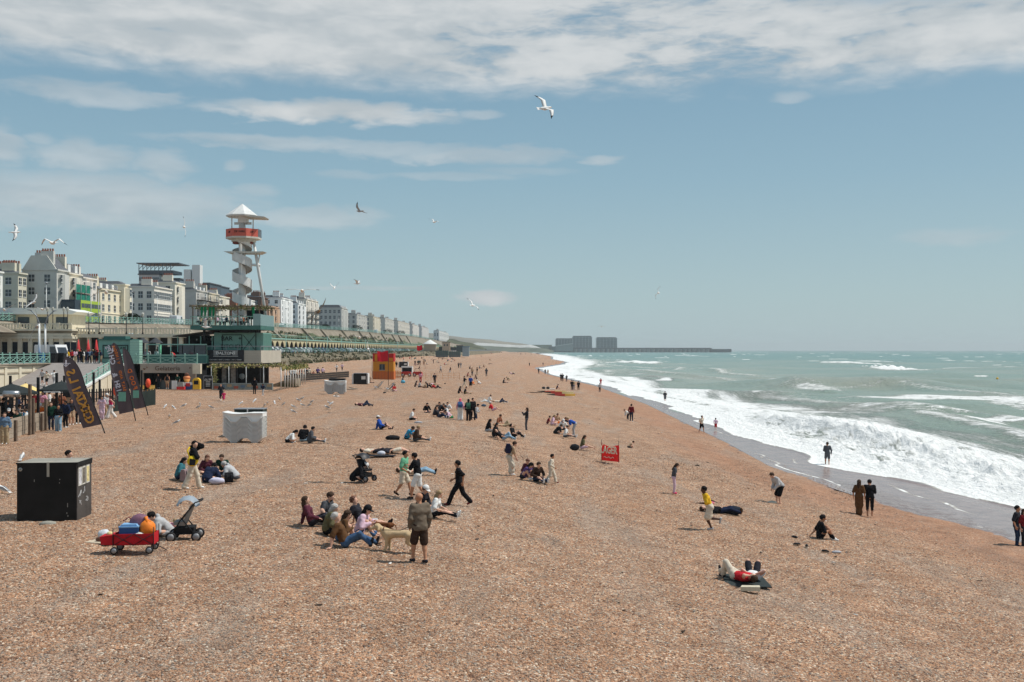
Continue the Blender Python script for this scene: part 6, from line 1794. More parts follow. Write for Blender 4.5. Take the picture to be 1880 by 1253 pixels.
def people():
 # in front of and inside the cafe fence
 q = 'people queueing and sitting at the beach cafe'
 pp(9, 816, 'stand', 285, 1.66, 'denim', 'khaki', 'b', 'person in denim jacket and khaki trousers standing at the left edge', sleeve=1, jacket=1, wide=1, female=True, grp=q)
 pp(94, 791, 'stand', 285, 1.72, 'dgreen', 'navy', 'b', 'person in dark green jacket first in the queue by the fence end', sleeve=1, jacket=1, shoe='black', grp=q)
 pp(107, 793, 'stand2', 280, 1.63, 'black', 'ljeans', 'k', 'woman in black top and pale blue jeans in the cafe queue', sleeve=1, wide=.8, female=True, skin=1, grp=q)
 pp(121, 786, 'stand', 250, 1.70, 'navy', 'black', 'k', 'person in navy jacket behind the woman in pale jeans', sleeve=1, jacket=1, skin=2, grp=q)
 pp(131, 781, 'stand', 300, 1.70, 'dark', 'tan', 'b', 'person in dark top with bare legs in the queue', sleeve=1, leglen=.4, skin=1, grp=q)
 pp(144, 779, 'look', 285, 1.74, 'black', 'black', 'k', 'person with an open white hoodie over black clothes in the queue', sleeve=0, skin=2, grp=q)
 pp(147, 778, 'look', 285, 1.76, 'white', None, None, 'white hoodie wearer close behind in the queue', sleeve=1, jacket=.4, skin=2, grp=q) if False else None
 pp(158, 777, 'stand', 240, 1.68, 'lgrey', 'djeans', 'b', 'person in grey top and dark jeans beside the cocktail flag', sleeve=.45, wide=.5, grp=q)
 pp(187, 771, 'stand', 300, 1.66, 'lpink', None, 'b', 'woman in a pale pink dress right of the cocktail flag', dress=('lpink', .9), longhair=.8, grp=q)
 pp(196, 766, 'stand2', 330, 1.70, 'lgrey', 'khaki', 'g', 'person in pale grey top behind the pink dress', sleeve=.45, hat='w', grp=q)
 pp(204, 769, 'walk', 210, 1.68, 'hotpink', 'white', 'b', 'woman in bright pink top and wide white trousers by the flags', sleeve=0, wide=1, longhair=.9, grp=q)
 for (px, Y, pose, hd, top, hair, lb, kw) in (
  (16, 60, 'chair', 300, 'black', 'k', 'person in black with a white cap seated inside the fence', dict(hat='w')),
  (30, 63, 'chair', 30, 'lgrey', 'b', 'person in pale blue grey shirt seated inside the fence', {}),
  (44, 61, 'chair', 30, 'cyan', 'k', 'person in cyan top with their back turned inside the fence', dict(female=True)),
  (35, 59, 'chair', 250, 'dgreen', 'b', 'person in dark green seated close behind the boards', {}),
  (52, 60, 'chair', 200, 'white', 'b', 'person in white top seated next to the thick post', {}),
  (63, 70, 'stand', 290, 'dred', 'k', 'person in dark red standing between two tall poles', dict(skin=2)),
  (79, 71, 'stand', 270, 'pink', 'k', 'woman in pink with big curly hair standing inside the cafe', dict(longhair=.3, skin=2)),
  (91, 72, 'stand2', 200, 'white', 'k', 'man in white shirt standing beside the woman in pink', dict(skin=2)),
  (76, 65, 'chair', 280, 'orange', 'g', 'seated person in orange and white inside the cafe', dict(hat='w')),
  (100, 68, 'stand', 250, 'dbrown', 'b', 'person in brown behind the front of the queue', {}),
  (113, 70, 'stand', 290, 'rust', 'b', 'person in rust coloured top under the dark parasol', {}),
  (127, 72, 'stand', 260, 'tan', 'y', 'fair haired person in tan under the dark parasol', {}),
  (138, 71, 'stand', 280, 'maroon', 'k', 'person in maroon half hidden by the queue', dict(skin=2)),
  (10, 70, 'stand', 20, 'dark', 'k', 'dark figure at the grill under the left parasol', {})):
  p = A(px, 760, Y); p.z = gz(p.x, Y)
  pp(0, 0, pose, hd, 1.70, top, ['dark', 'djeans', 'black', 'khaki'][px % 4], hair, lb, loc=p, grp=q, sleeve=.45 if px % 3 else 1, **kw)
 rg = random.Random(12); cs = ['black', 'dark', 'navy', 'dbrown', 'dgrey', 'maroon', 'black', 'djeans', 'dgreen', 'teal', 'rust', 'lgrey', 'dark', 'black']
 for k in range(14):
  px = 6 + k * 12.5; Y = 62 + (k * 5) % 16 + k * .5; p = A(px, 760, Y); p.z = gz(p.x, Y); c = cs[k]
  pp(0, 0, 'chair' if k % 3 else 'stand2', rg.uniform(0, 360), rg.uniform(1.6, 1.8), c, 'dark', 'kbky'[k % 4], '%s of the darker cafe guests from the left edge, dressed in %s' % (ORD[k], {'dbrown': 'dark brown', 'dgrey': 'dark grey', 'djeans': 'dark denim', 'dgreen': 'dark green', 'lgrey': 'pale grey', 'dark': 'charcoal'}.get(c, c)), loc=p, grp=q, sleeve=1, shoe=None, skin=k % 3)
 # ramp and terrace
 rz = lambda y: 6.7 - .2185 * (116 - y)
 for (px, Y, pose, hd, top, lg, lb, kw) in ((78, 106.3, 'walk', 250, 'lgrey', 'black', 'walker in grey top leftmost on the ramp', dict(leglen=.4)), (86, 105.6, 'walk', 265, 'cream', 'black', 'walker in cream top and black shorts on the ramp', dict(leglen=.4, longhair=.5)),
          (99, 106.0, 'walk', 95, 'white', 'lgrey', 'walker in white top and grey trousers right on the ramp', {})):
  p = A(px, 700, Y); p.z = rz(Y)
  pp(0, 0, pose, hd, 1.68, top, lg, 'k', lb, loc=p, grp='people on the ramp', **kw)
 cr = [(126, 118, 'yellow'), (132, 119, 'red'), (138, 117.5, 'lpink'), (143, 119.5, 'dark'), (149, 118, 'black'), (154, 120, 'white'), (159, 118, 'navy'), (164, 119, 'denim'), (168, 117.6, 'djeans'), (174, 120, 'dark'), (178, 118.4, 'dred'), (186, 117.4, 'navy'), (151, 122, 'cream'), (170, 122, 'white')]
 nm = ['leftmost', 'second from the left', 'third from the left', 'fourth from the left', 'beside the railing gap', 'in the middle of the crowd', 'right of the middle', 'leaning on the rail', 'sitting low by the rail', 'near the kiosk', 'close to the kiosk', 'with bare legs nearest the kiosk', 'at the back of the crowd', 'at the back near the kiosk']
 for k, (px, Y, c) in enumerate(cr):
  p = A(px, 660, Y); p.z = 6.7
  pp(0, 0, ['stand', 'stand2', 'look'][k % 3], (k * 67 + 200) % 360, 1.62 + .03 * (k % 5), c, ['djeans', 'black', 'khaki'][k % 3], 'kbbyk'[k % 5], 'person in %s in the crowd by the coffee kiosk, %s' % ({'lpink': 'pale pink', 'dred': 'dark red', 'djeans': 'dark denim'}.get(c, c), nm[k]), loc=p, grp='crowd on the terrace', skin=k % 3, sleeve=[.45, 1][k % 2], leglen=.4 if k == 11 else 1, longhair=.5 * (k % 3 == 0))
 for (px, Y, pose, hd, top, lb) in ((321, 115.8, 'stoop', 200, 'red', 'person in red leaning on the green railing above the gelateria'), (268, 120.6, 'stand', 260, 'lpink', 'person in pale pink in the open green bar'), (287, 120.6, 'stand', 250, 'white', 'person in white in the open green bar'), (272, 121.2, 'stand', 290, 'white', 'second person in white in the green bar, further left')):
  p = A(px, 660, Y); p.z = 6.7
  pp(0, 0, pose, hd, 1.7, top, 'dark', 'b', lb, loc=p, grp='people at the terrace bar', sleeve=1)
 for (px, Y, pose, hd, top, lg, lb, kw) in ((307, 114, 'stand', 90, 'black', 'tan', 'customer in black vest and bare legs at the gelateria counter', dict(leglen=.3, sleeve=0, skin=1)), (326, 114, 'stand', 250, 'dgreen', 'black', 'person in dark green by the gelateria pier', {}), (291, 115.8, 'stand', 270, 'dark', 'dark', 'server in the shade inside the gelateria', {})):
  p = A(px, 712, Y); p.z = 3.85
  pp(0, 0, pose, hd, 1.72, top, lg, 'b', lb, loc=p, grp='people at the gelateria', **kw)
 z = 3.1 + 3.6 + 1.35 + 2.35 + .35 + .5
 rt = [(361, 'white', 'k'), (368, 'khaki', 'b'), (378, 'lpink', 'b'), (385, 'cream', 'y'), (398, 'lpink', 'b'), (410, 'white', 'b'), (418, 'navy', 'k'), (427, 'white', 'b'), (433, 'cream', 'y'), (440, 'lgrey', 'b'), (447, 'rust', 'k'), (455, 'dark', 'k')]
 for k, (px, c, hr_) in enumerate(rt):
  Y = 121.0 + (k % 3) * 1.0
  p = A(px, 600, Y); p.z = z
  pp(0, 0, 'chair', (k * 83 + 30) % 360, 1.72, c, 'dark', hr_, '%s drinker from the left on the roof terrace of the bar, in %s' % (ORD[k], {'lpink': 'pale pink', 'lgrey': 'pale grey'}.get(c, c)), loc=p, grp='drinkers on the roof terrace', sleeve=.45 if k % 2 else 1)
 # beach in front of the bar
 pp(406, 736, 'walk', 270, 1.66, 'dark', None, 'k', 'woman in a dark dress walking before the planter wall', dress=('dark', .7), longhair=.7, sleeve=.45, group='walkers before the bar')
 pp(411, 738, 'walk', 280, 1.00, 'hotpink', None, 'b', 'small child in a pink dress beside the woman in the dark dress', dress=('hotpink', .45), group='walkers before the bar')
 pp(467, 724, 'stand', 70, 1.80, 'black', 'black', 'b', 'tall person all in black before the planter wall', sleeve=1, jacket=1, shoe='black', group='walkers before the bar')
 pp(483, 727, 'walk', 250, 1.30, 'navy', 'lgrey', 'k', 'child in navy shirt and grey trousers by the person in black', skin=2, group='walkers before the bar')
 pp(545, 663, 'walk', 30, 1.70, 'dark', 'lgrey', 'k', 'walker in dark top and pale trousers at the back of the beach', group='far walkers', shoe=None)
 pp(618, 684, 'walk', 80, 1.68, 'white', 'dgrey', 'k', 'walker in white top, left of the pair beyond the loungers', group='far walkers', shoe=None)
 pp(628, 682, 'walk', 80, 1.72, 'lpink', 'navy', 'b', 'walker in pale pink top, right of the pair beyond the loungers', group='far walkers', shoe=None)
 pp(676, 655, 'stand', 80, 1.7, 'black', 'black', 'k', 'dark figure at the back of the beach left of the lifeguard hut', group='far walkers', shoe=None)
 for (px, Y, c, w) in ((534, 141, 'lgrey', 'nearest the pergola'), (541, 142, 'white', 'second from the pergola'), (552, 144.5, 'rust', 'in rust red'), (561, 147, 'dark', 'in dark clothes'), (567, 148.5, 'cream', 'in cream top'), (583, 152, 'purple', 'in purple'), (592, 154.5, 'lpink', 'in pale pink, last one')):
  p = A(px, 700, Y); p.z = 4.45
  pp(0, 0, 'chair', 80, 1.7, c, 'dark', 'kbk'[px % 3], 'person sitting on the dark timber wall %s' % w, loc=p - Vector((0, 0, .05)), grp='people on the timber wall', shoe=None)
 pp(575, 690, 'knees', 300, 1.6, 'dred', 'dark', 'b', 'person in dark red crouching behind the timber wall', group='far sitters', shoe=None)
 # behind the black box
 p = A(122, 900, 32.9); p.z = gz(p.x, p.y)
 pp(0, 0, 'walk', 0, 1.73, 'grey', 'dark', 'k', 'dark haired person in grey top passing behind the black box', loc=p, sleeve=.45, skin=0)
 # group left of centre
 g = 'circle of friends sitting near the lounger stack'
 pp(353, 899, 'shade', 18, 1.80, 'black', 'cream', 'k', 'walker in black and yellow jacket shading the eyes with one hand', sleeve=1, jacket=1.2, wide=.6, female=False, hood=True, group='walkers on the near beach')
 pp(327, 880, 'cross', 5, 1.66, 'teal', 'djeans', 'k', 'woman in teal jacket sitting at the left of the circle', sleeve=1, jacket=1, longhair=.6, group=g)
 pp(379, 886, 'slump', 70, 1.70, 'navy', 'navy', 'k', 'person in navy puffer jacket with their back turned', sleeve=1, jacket=1.6, group=g)
 pp(378, 873, 'cross', 300, 1.66, 'maroon', 'dark', 'r', 'woman with long auburn hair in maroon', sleeve=1, longhair=1.1, group=g)
 pp(410, 872, 'cross', 270, 1.68, 'dgreen', 'dark', 'b', 'person in bottle green sweatshirt facing the sea of pebbles', sleeve=1, group=g)
 pp(434, 881, 'slump', 175, 1.74, 'lgrey', 'dgrey', 'g', 'person in pale grey hooded top leaning in at the right of the circle', sleeve=1, jacket=1.2, hood=True, group=g, hat=None)
 g = 'trio right of the lounger stack'
 pp(527, 813, 'slump', 10, 1.70, 'white', 'black', 'k', 'hunched person in white top and black trousers', sleeve=1, longhair=.3, female=False, group=g)
 pp(556, 811, 'cross', 75, 1.74, 'black', 'ljeans', 'k', 'person in black jacket and cap sitting with back turned', sleeve=1, jacket=1, hat='K', group=g)
 pp(568, 814, 'out', 15, 1.74, 'dgrey', 'dgrey', 'k', 'person in charcoal jacket with legs stretched out', sleeve=1, jacket=1, group=g)
 pp(668, 746, 'liek', 0, 1.75, 'maroon', 'djeans', 'b', 'person in maroon lying on their back with one knee up', shoe='black', group='lone sunbathers')
 pp(700, 789, 'backk', 0, 1.72, 'blue', 'black', 'b', 'person in bright blue jacket and white cap with knees up', sleeve=1, jacket=1, leglen=.4, hat='w', shoe='dark', group='lone sunbathers')
 pp(747, 807, 'hug', 330, 1.72, 'cyan', 'black', 'b', 'person in cyan blue jacket leaning towards a friend in brown', sleeve=1, jacket=1, leglen=.4, skin=1, group='pair on the shingle')
 pp(762, 811, 'out', 10, 1.76, 'dbrown', 'dgrey', 'y', 'person in dark brown with grey trousers stretched out', sleeve=1, jacket=1, group='pair on the shingle')
 # lying pair, stroller parent
 pp(688, 833, 'lie', 355, 1.62, 'cream', 'dark', 'k', 'person in pale top lying flat with dark hair spread to the left', skin=0, group='pair lying side by side', shoe=None)
 pp(723, 832, 'lie', 5, 1.68, 'dark', 'cream', 'y', 'fair haired person in dark top and cream shorts lying down', leglen=.4, shoe=None, group='pair lying side by side')
 pp(647, 884, 'slump', 15, 1.74, 'black', 'black', 'k', 'person in black with a white cap sitting beside the folded stroller', sleeve=1, jacket=1.4, hat='w', shoe='dgrey')
 pp(763, 871, 'lie', 0, 1.78, 'cream', 'ljeans', 'b', 'man in pale blue jeans lying behind the two boys', shoe='black')
 # three boys
 g = 'three boys walking across the near beach'
 pp(741, 911, 'walk', 345, 1.68, 'mint', 'cream', 'k', 'boy in green top and cream shorts', leglen=.42, skin=1, sleeve=.45, shoe='dbrown', group=g)
 pp(767, 917, 'push', 165, 1.70, 'black', 'white', 'k', 'boy in black T-shirt and white shorts gripping his friend', leglen=.45, skin=1, shoe='black', group=g)
 pp(843, 929, 'walkw', 180, 1.66, 'black', 'black', 'k', 'boy all in black striding to the left', skin=1, wide=.5, shoe='dred', group=g)
 # seated family and dogs
 g = 'large group sitting around the dogs'
 pp(593, 959, 'cross', 340, 1.80, 'dgrey', 'dark', 'b', 'bearded man sitting at the back left of the group', sleeve=1, beard=True, group=g)
 pp(573, 966, 'backk', 5, 1.68, 'maroon', 'dark', 'b', 'woman in maroon leaning back on her hand', sleeve=1, longhair=.9, group=g)
 pp(599, 981, 'cross', 15, 1.66, 'olive', 'black', 'g', 'grey haired person in olive jacket and pink scarf', sleeve=1, jacket=1, longhair=.15, female=True, group=g)
 pp(664, 967, 'back', 350, 1.76, 'dark', 'lgrey', 'r', 'curly haired man in grey shorts with legs stretched out', leglen=.45, shoe='black', skin=0, group=g, pose_mod={2: (.86, .1, .08), 3: (.84, -.12, .08)})
 pp(659, 985, 'knees', 350, 1.72, 'lpink', 'jeans', 'k', 'woman in pale pink shirt and dark cap with knees drawn up', sleeve=1, jacket=.8, hat='K', longhair=.4, group=g, wide=.3, shoe=None)
 pp(622, 994, 'knees', 20, 1.64, 'brown', 'jeans', 'b', 'brown haired person half hidden behind the man in brown', sleeve=1, longhair=.4, group=g)
 pp(634, 1004, 'back', 5, 1.80, 'brown', 'jeans', 'g', 'man in brown T-shirt and jeans propped on his arms', sleeve=.45, skin=0, build=1.1, shoe='dark', group=g)
 pp(796, 950, 'out', 352, 1.68, 'white', 'black', 'y', 'fair haired woman in white blouse and black trousers with legs out', sleeve=.45, longhair=.8, skin=0, group='pair sitting behind the standing man')
 pp(770, 940, 'cross', 330, 1.74, 'dark', 'dark', 'b', 'person in black with a cream cap behind the standing man', hat='w', sleeve=1, group='pair sitting behind the standing man')
 pp(771, 1035, 'stand', 118, 1.79, 'taupe', 'dbrown', None, 'bald man in taupe jacket and dark shorts holding the dog lead', sleeve=1, jacket=.35, leglen=.46, wide=.15, skin=1, hem=.08, build=.98, shoe='dark', pose_mod={2: (.14, .13, .08), 3: (-.12, -.1, .08), 5: (.12, .22, .90), 6: (.06, -.23, .88), 8: 14})
 # wagon parent
 pp(313, 985, 'slump', 200, 1.70, 'lgrey', 'lgrey', 'k', 'person in pale grey hoodie bent over beside the red wagon', sleeve=1, jacket=1.3, hood=True, group='parent and child by the wagon')
 # centre right
 pp(938, 873, 'stoop', 10, 1.62, 'tan', None, 'b', 'woman in a long beige dress with a navy backpack, leaning forward', dress=('cream', .85), group='family in the centre', pose_mod={1: 22})
 pp(960, 880, 'hug', 330, 1.70, 'purple', 'dark', 'k', 'woman in patterned purple top sitting in the family in the centre', sleeve=1, longhair=.5, group='family in the centre')
 pp(972, 876, 'cross', 250, 1.68, 'maroon', 'djeans', 'r', 'person in dark red sitting in the family in the centre', sleeve=1, group='family in the centre')
 pp(985, 884, 'out', 300, 1.68, 'dbrown', 'djeans', 'b', 'person in brown with dark jeans sitting in the family in the centre', sleeve=1, group='family in the centre')
 pp(1012, 888, 'walk', 350, 1.32, 'cream', 'cream', 'k', 'child in cream tracksuit walking right of the family', sleeve=1, wide=.6, skin=1, shoe='dred', group='family in the centre')
 pp(967, 792, 'phone', 180, 1.70, 'dark', 'dgrey', 'b', 'woman in dark top standing and taking a picture', sleeve=1, longhair=.8, shoe='dark')
 g = 'friends lounging below the woman taking a picture'
 pp(894, 793, 'cross', 20, 1.68, 'black', 'lgrey', 'k', 'person in black T-shirt leftmost of the loungers', longhair=.5, skin=1, group=g)
 pp(907, 802, 'out', 340, 1.70, 'black', 'dark', 'k', 'person in black jacket and white bag facing right', sleeve=1, jacket=1, longhair=.6, group=g)
 pp(925, 808, 'recline', 345, 1.74, 'black', 'ljeans', 'b', 'person lying back in black top and pale blue jeans', group=g)
 pp(944, 804, 'backk', 340, 1.74, 'black', 'black', 'k', 'dark haired person in black with knees up at the right', shoe='white', group=g)
 pp(914, 782, 'cross', 330, 1.66, 'rust', 'cream', 'k', 'woman in rust red top looking at her phone', skin=1, group=g)
 pp(925, 785, 'liek', 0, 1.70, 'tan', 'khaki', 'y', 'sunbather in tan lying with knees up behind the woman in rust', skin=1, group=g, shoe=None)
 g = 'sunbathers beyond the student group'
 pp(896, 740, 'back', 190, 1.66, 'white', 'white', 'b', 'person in white leaning back with legs to the left', group=g)
 pp(918, 740, 'liek', 0, 1.72, 'cream', 'djeans', 'y', 'person lying with knees raised beside the one in white', group=g)
 pp(905, 755, 'back', 350, 1.64, 'red', 'lpink', 'b', 'woman in red top and pale hat with bare legs stretched out', leglen=.35, hat='w', shoe=None, group=g)
 g = 'student group sitting in the middle of the beach'
 for (px, py, pose, hd, top, lg, hr_, lb, kw) in (
  (754, 772, 'cross', 0, 'white', 'black', 'b', 'lone man in white T-shirt left of the student group', dict(leglen=.45, skin=0)),
  (783, 759, 'cross', 290, 'black', 'djeans', 'k', 'long haired woman in black with blue bags, left of the group', dict(longhair=1, sleeve=1)),
  (797, 764, 'cross', 20, 'dgrey', 'dark', 'b', 'woman in charcoal with brown hair, second in the group', dict(longhair=.6, sleeve=1)),
  (806, 768, 'back', 340, 'dark', 'djeans', 'b', 'person with tan arms leaning back in the group', dict(skin=1)),
  (808, 757, 'cross', 260, 'dgrey', 'dark', 'k', 'dark haired person at the rear left of the group', dict(longhair=.4)),
  (815, 760, 'cross', 270, 'black', 'black', 'k', 'long haired person in black in the middle of the group', dict(longhair=1, sleeve=1)),
  (823, 764, 'knees', 200, 'white', 'jeans', 'k', 'person in white shirt and blue jeans in the group', dict(sleeve=1)),
  (829, 769, 'slump', 200, 'lpink', 'green', 'k', 'person in pink and white top with green trousers', dict(sleeve=1, wide=.5)),
  (822, 757, 'cross', 270, 'white', 'dark', 'b', 'person in white at the rear of the group', {}),
  (873, 769, 'kneel', 350, 'lgrey', 'djeans', 'k', 'kneeling person in grey and dark jeans at the right of the group', dict(sleeve=1))):
  pp(px, py, pose, hd, 1.68, top, lg, hr_, lb, group=g, **kw)
 pp(845, 772, 'stand', 85, 1.66, 'pink', 'white', 'P', 'standing woman with pink headscarf and wide white trousers', sleeve=1, wide=1.2, hem=.1, longhair=.3, group='standing trio by the student group')
 pp(860, 774, 'stand', 80, 1.68, 'black', 'black', 'k', 'standing woman in black wearing a green backpack', sleeve=1, hem=.12, wide=.4, shoe='black', longhair=.4, group='standing trio by the student group')
 pp(868, 772, 'stand2', 300, 1.72, 'black', 'black', 'k', 'standing friend in black just right of the green backpack', sleeve=1, shoe='black', group='standing trio by the student group')
 # picnic party below the kayaks
 g = 'picnic party left of the red windbreak'
 for (px, py, pose, hd, top, lg, hr_, lb, kw) in (
  (1005, 779, 'knees', 0, 'dred', 'maroon', 'b', 'child in dark red at the left end of the picnic', dict(h=1.3)),
  (1013, 781, 'cross', 350, 'lpink', 'lpink', 'y', 'woman in pink on a pink blanket', dict(longhair=.6)),
  (1021, 778, 'cross', 300, 'tan', 'orange', 'b', 'person in tan holding an orange thing', dict()),
  (1033, 781, 'slump', 300, 'navy', 'dark', 'r', 'auburn haired person in navy in the picnic', dict(longhair=.5)),
  (1019, 797, 'slump', 20, 'black', 'black', 'b', 'person in black and mustard at the front of the picnic', dict(sleeve=1)),
  (1033, 790, 'cross', 280, 'white', 'black', 'k', 'person in white cap in the middle of the picnic', dict(hat='w')),
  (1054, 800, 'bend', 185, 'blue', 'lgrey', 'y', 'person in bright blue top bending over the picnic', dict(skin=0)),
  (1037, 804, 'out', 350, 'white', 'dgrey', 'b', 'person in white T-shirt with legs out at the front of the picnic', dict())):
  h = kw.pop('h', 1.68)
  pp(px, py, pose, hd, h, top, lg, hr_, lb, group=g, **kw)
 pp(1068, 825, 'out', 0, 1.68, 'olive', 'lpink', 'b', 'woman in olive top sitting beside a dark backpack', longhair=.9, leglen=.4, shoe=None)
 pp(1154, 823, 'slump', 10, 1.15, 'tan', 'dark', 'b', 'small child sitting alone beyond the red windbreak', sleeve=0, shoe=None)
 pp(1159, 775, 'stand', 60, 1.76, 'dred', 'navy', 'k', 'man in dark red jumper standing by a bending child', sleeve=1, shoe='white', group='pair near the shoreline')
 pp(1153, 772, 'bend', 200, 1.40, 'white', 'dark', 'b', 'child bending down beside the man in dark red', sleeve=1, group='pair near the shoreline')
 # right side
 pp(1237, 907, 'look', 350, 1.42, 'dgrey', 'lpink', 'b', 'girl in grey top, blue shorts and pale leggings standing alone', longhair=.9, shoe='hotpink', female=True, skin=0)
 pp(1303, 974, 'run', 180, 1.66, 'yellow', 'cream', 'k', 'boy in yellow T-shirt and cream shorts running to the left', skin=3, leglen=.45, wide=.8, shoe='lgrey')
 pp(1322, 943, 'lie', 350, 1.74, 'black', 'navy', 'b', 'person in black wrapped in dark blankets lying behind the runner', sleeve=1, jacket=1.5, shoe='brown')
 pp(1430, 927, 'stoop', 195, 1.70, 'lgrey', 'black', 'b', 'person in pale grey shirt and black shorts bending over their feet', sleeve=1, jacket=.8, leglen=.5, hem=.05, skin=0, shoe=None, wide=.5)
 pp(1505, 992, 'knees', 350, 1.76, 'black', 'black', 'k', 'man in black sitting beside scattered shoes near the shore', skin=1, shoe='white', pose_mod={5: (-.34, .28, .05), 1: 0})
 pp(1577, 947, 'stand', 60, 1.66, 'brown', None, 'b', 'woman in a brown jumpsuit with long dark hair, left of the couple', dress=('brown', .92), longhair=1.2, skin=1, shoe=None, group='couple facing the surf')
 pp(1597, 950, 'look', 75, 1.76, 'black', 'black', 'k', 'man in black shirt and shorts, right of the couple', leglen=.72, skin=1, shoe=None, group='couple facing the surf')
 pp(1866, 1005, 'stand', 320, 1.74, 'dark', 'djeans', 'k', 'man in dark T-shirt and jeans at the right edge', skin=1, shoe='dark', group='pair at the right edge')
 pp(1879, 1006, 'stand', 300, 1.62, 'dred', 'dark', 'b', 'woman in dark red cut by the right edge', longhair=.5, shoe='dark', group='pair at the right edge')
 g = 'people at the water line'
 pp(1519, 855, 'stand2', 75, 1.70, 'dgrey', 'dgrey', 'b', 'woman in grey top and shorts standing barefoot in the swash', leglen=.42, sleeve=1, skin=1, shoe=None, group=g, hem=.08)
 pp(1288, 795, 'walk', 300, 1.70, 'cream', 'black', 'k', 'walker in cream vest and black shorts by the swash', leglen=.4, skin=1, shoe=None, group=g)
 pp(1314, 790, 'walk', 80, 1.25, 'lpink', 'red', 'k', 'child in red shorts at the edge of the foam', leglen=.5, skin=0, shoe=None, group=g)
 pp(1221, 738, 'stand', 80, 1.72, 'dark', 'dgrey', 'k', 'dark figure standing alone in the white foam', leglen=.5, shoe=None, group=g)
 pp(1101, 721, 'stand2', 60, 1.68, 'lgrey', 'dark', 'k', 'figure in pale grey top left of the one in red by the foam', sleeve=1, shoe=None, group=g)
 pp(1103, 708, 'stand', 80, 1.68, 'red', 'red', 'k', 'figure in red beside the foam', shoe=None, group=g)
 pp(1030, 700, 'stand', 90, 1.74, 'black', 'black', 'k', 'leftmost of two dark figures near the foam above the kayaks', shoe=None, group=g)
 pp(1033, 701, 'stand', 80, 1.80, 'black', 'dark', 'k', 'second dark figure beside another near the foam above the kayaks', shoe=None, group=g)
 pp(1040, 702, 'look', 60, 1.62, 'dark', 'dgrey', 'k', 'shorter dark figure right of the dark pair above the kayaks', shoe=None, group=g)
 pp(1050, 717, 'stand', 100, 1.74, 'black', 'black', 'k', 'dark figure behind the one in jeans beside the kayaks', shoe=None, group=g)
 pp(1053, 717, 'look', 95, 1.76, 'khaki', 'jeans', 'b', 'figure in khaki and jeans beside the kayaks', shoe=None, group=g)
 pp(1062, 718, 'look', 80, 1.72, 'black', 'black', 'k', 'figure in black right of the kayaks with arms folded', sleeve=1, shoe=None, group=g)
 pp(1022, 715, 'knees', 0, 1.66, 'navy', 'dred', 'k', 'seated figure in navy and red beyond the kayaks', shoe=None, group=g)
 for k, (px, py, c) in enumerate(((989, 687, 'dark'), (1001, 688, 'dbrown'), (1006, 689, 'tan'), (972, 673, 'dark'), (997, 672, 'dark'))):
  pp(px, py, 'stand', 80, 1.7, c, c, 'k', 'tiny distant figure by the far foam, %s from the left' % ['second', 'fourth', 'fifth', 'first', 'third'][k], shoe=None, group='tiny figures by the far foam')
 # crowd beyond the student group
 g = 'people between the student group and the lifeguard hut'
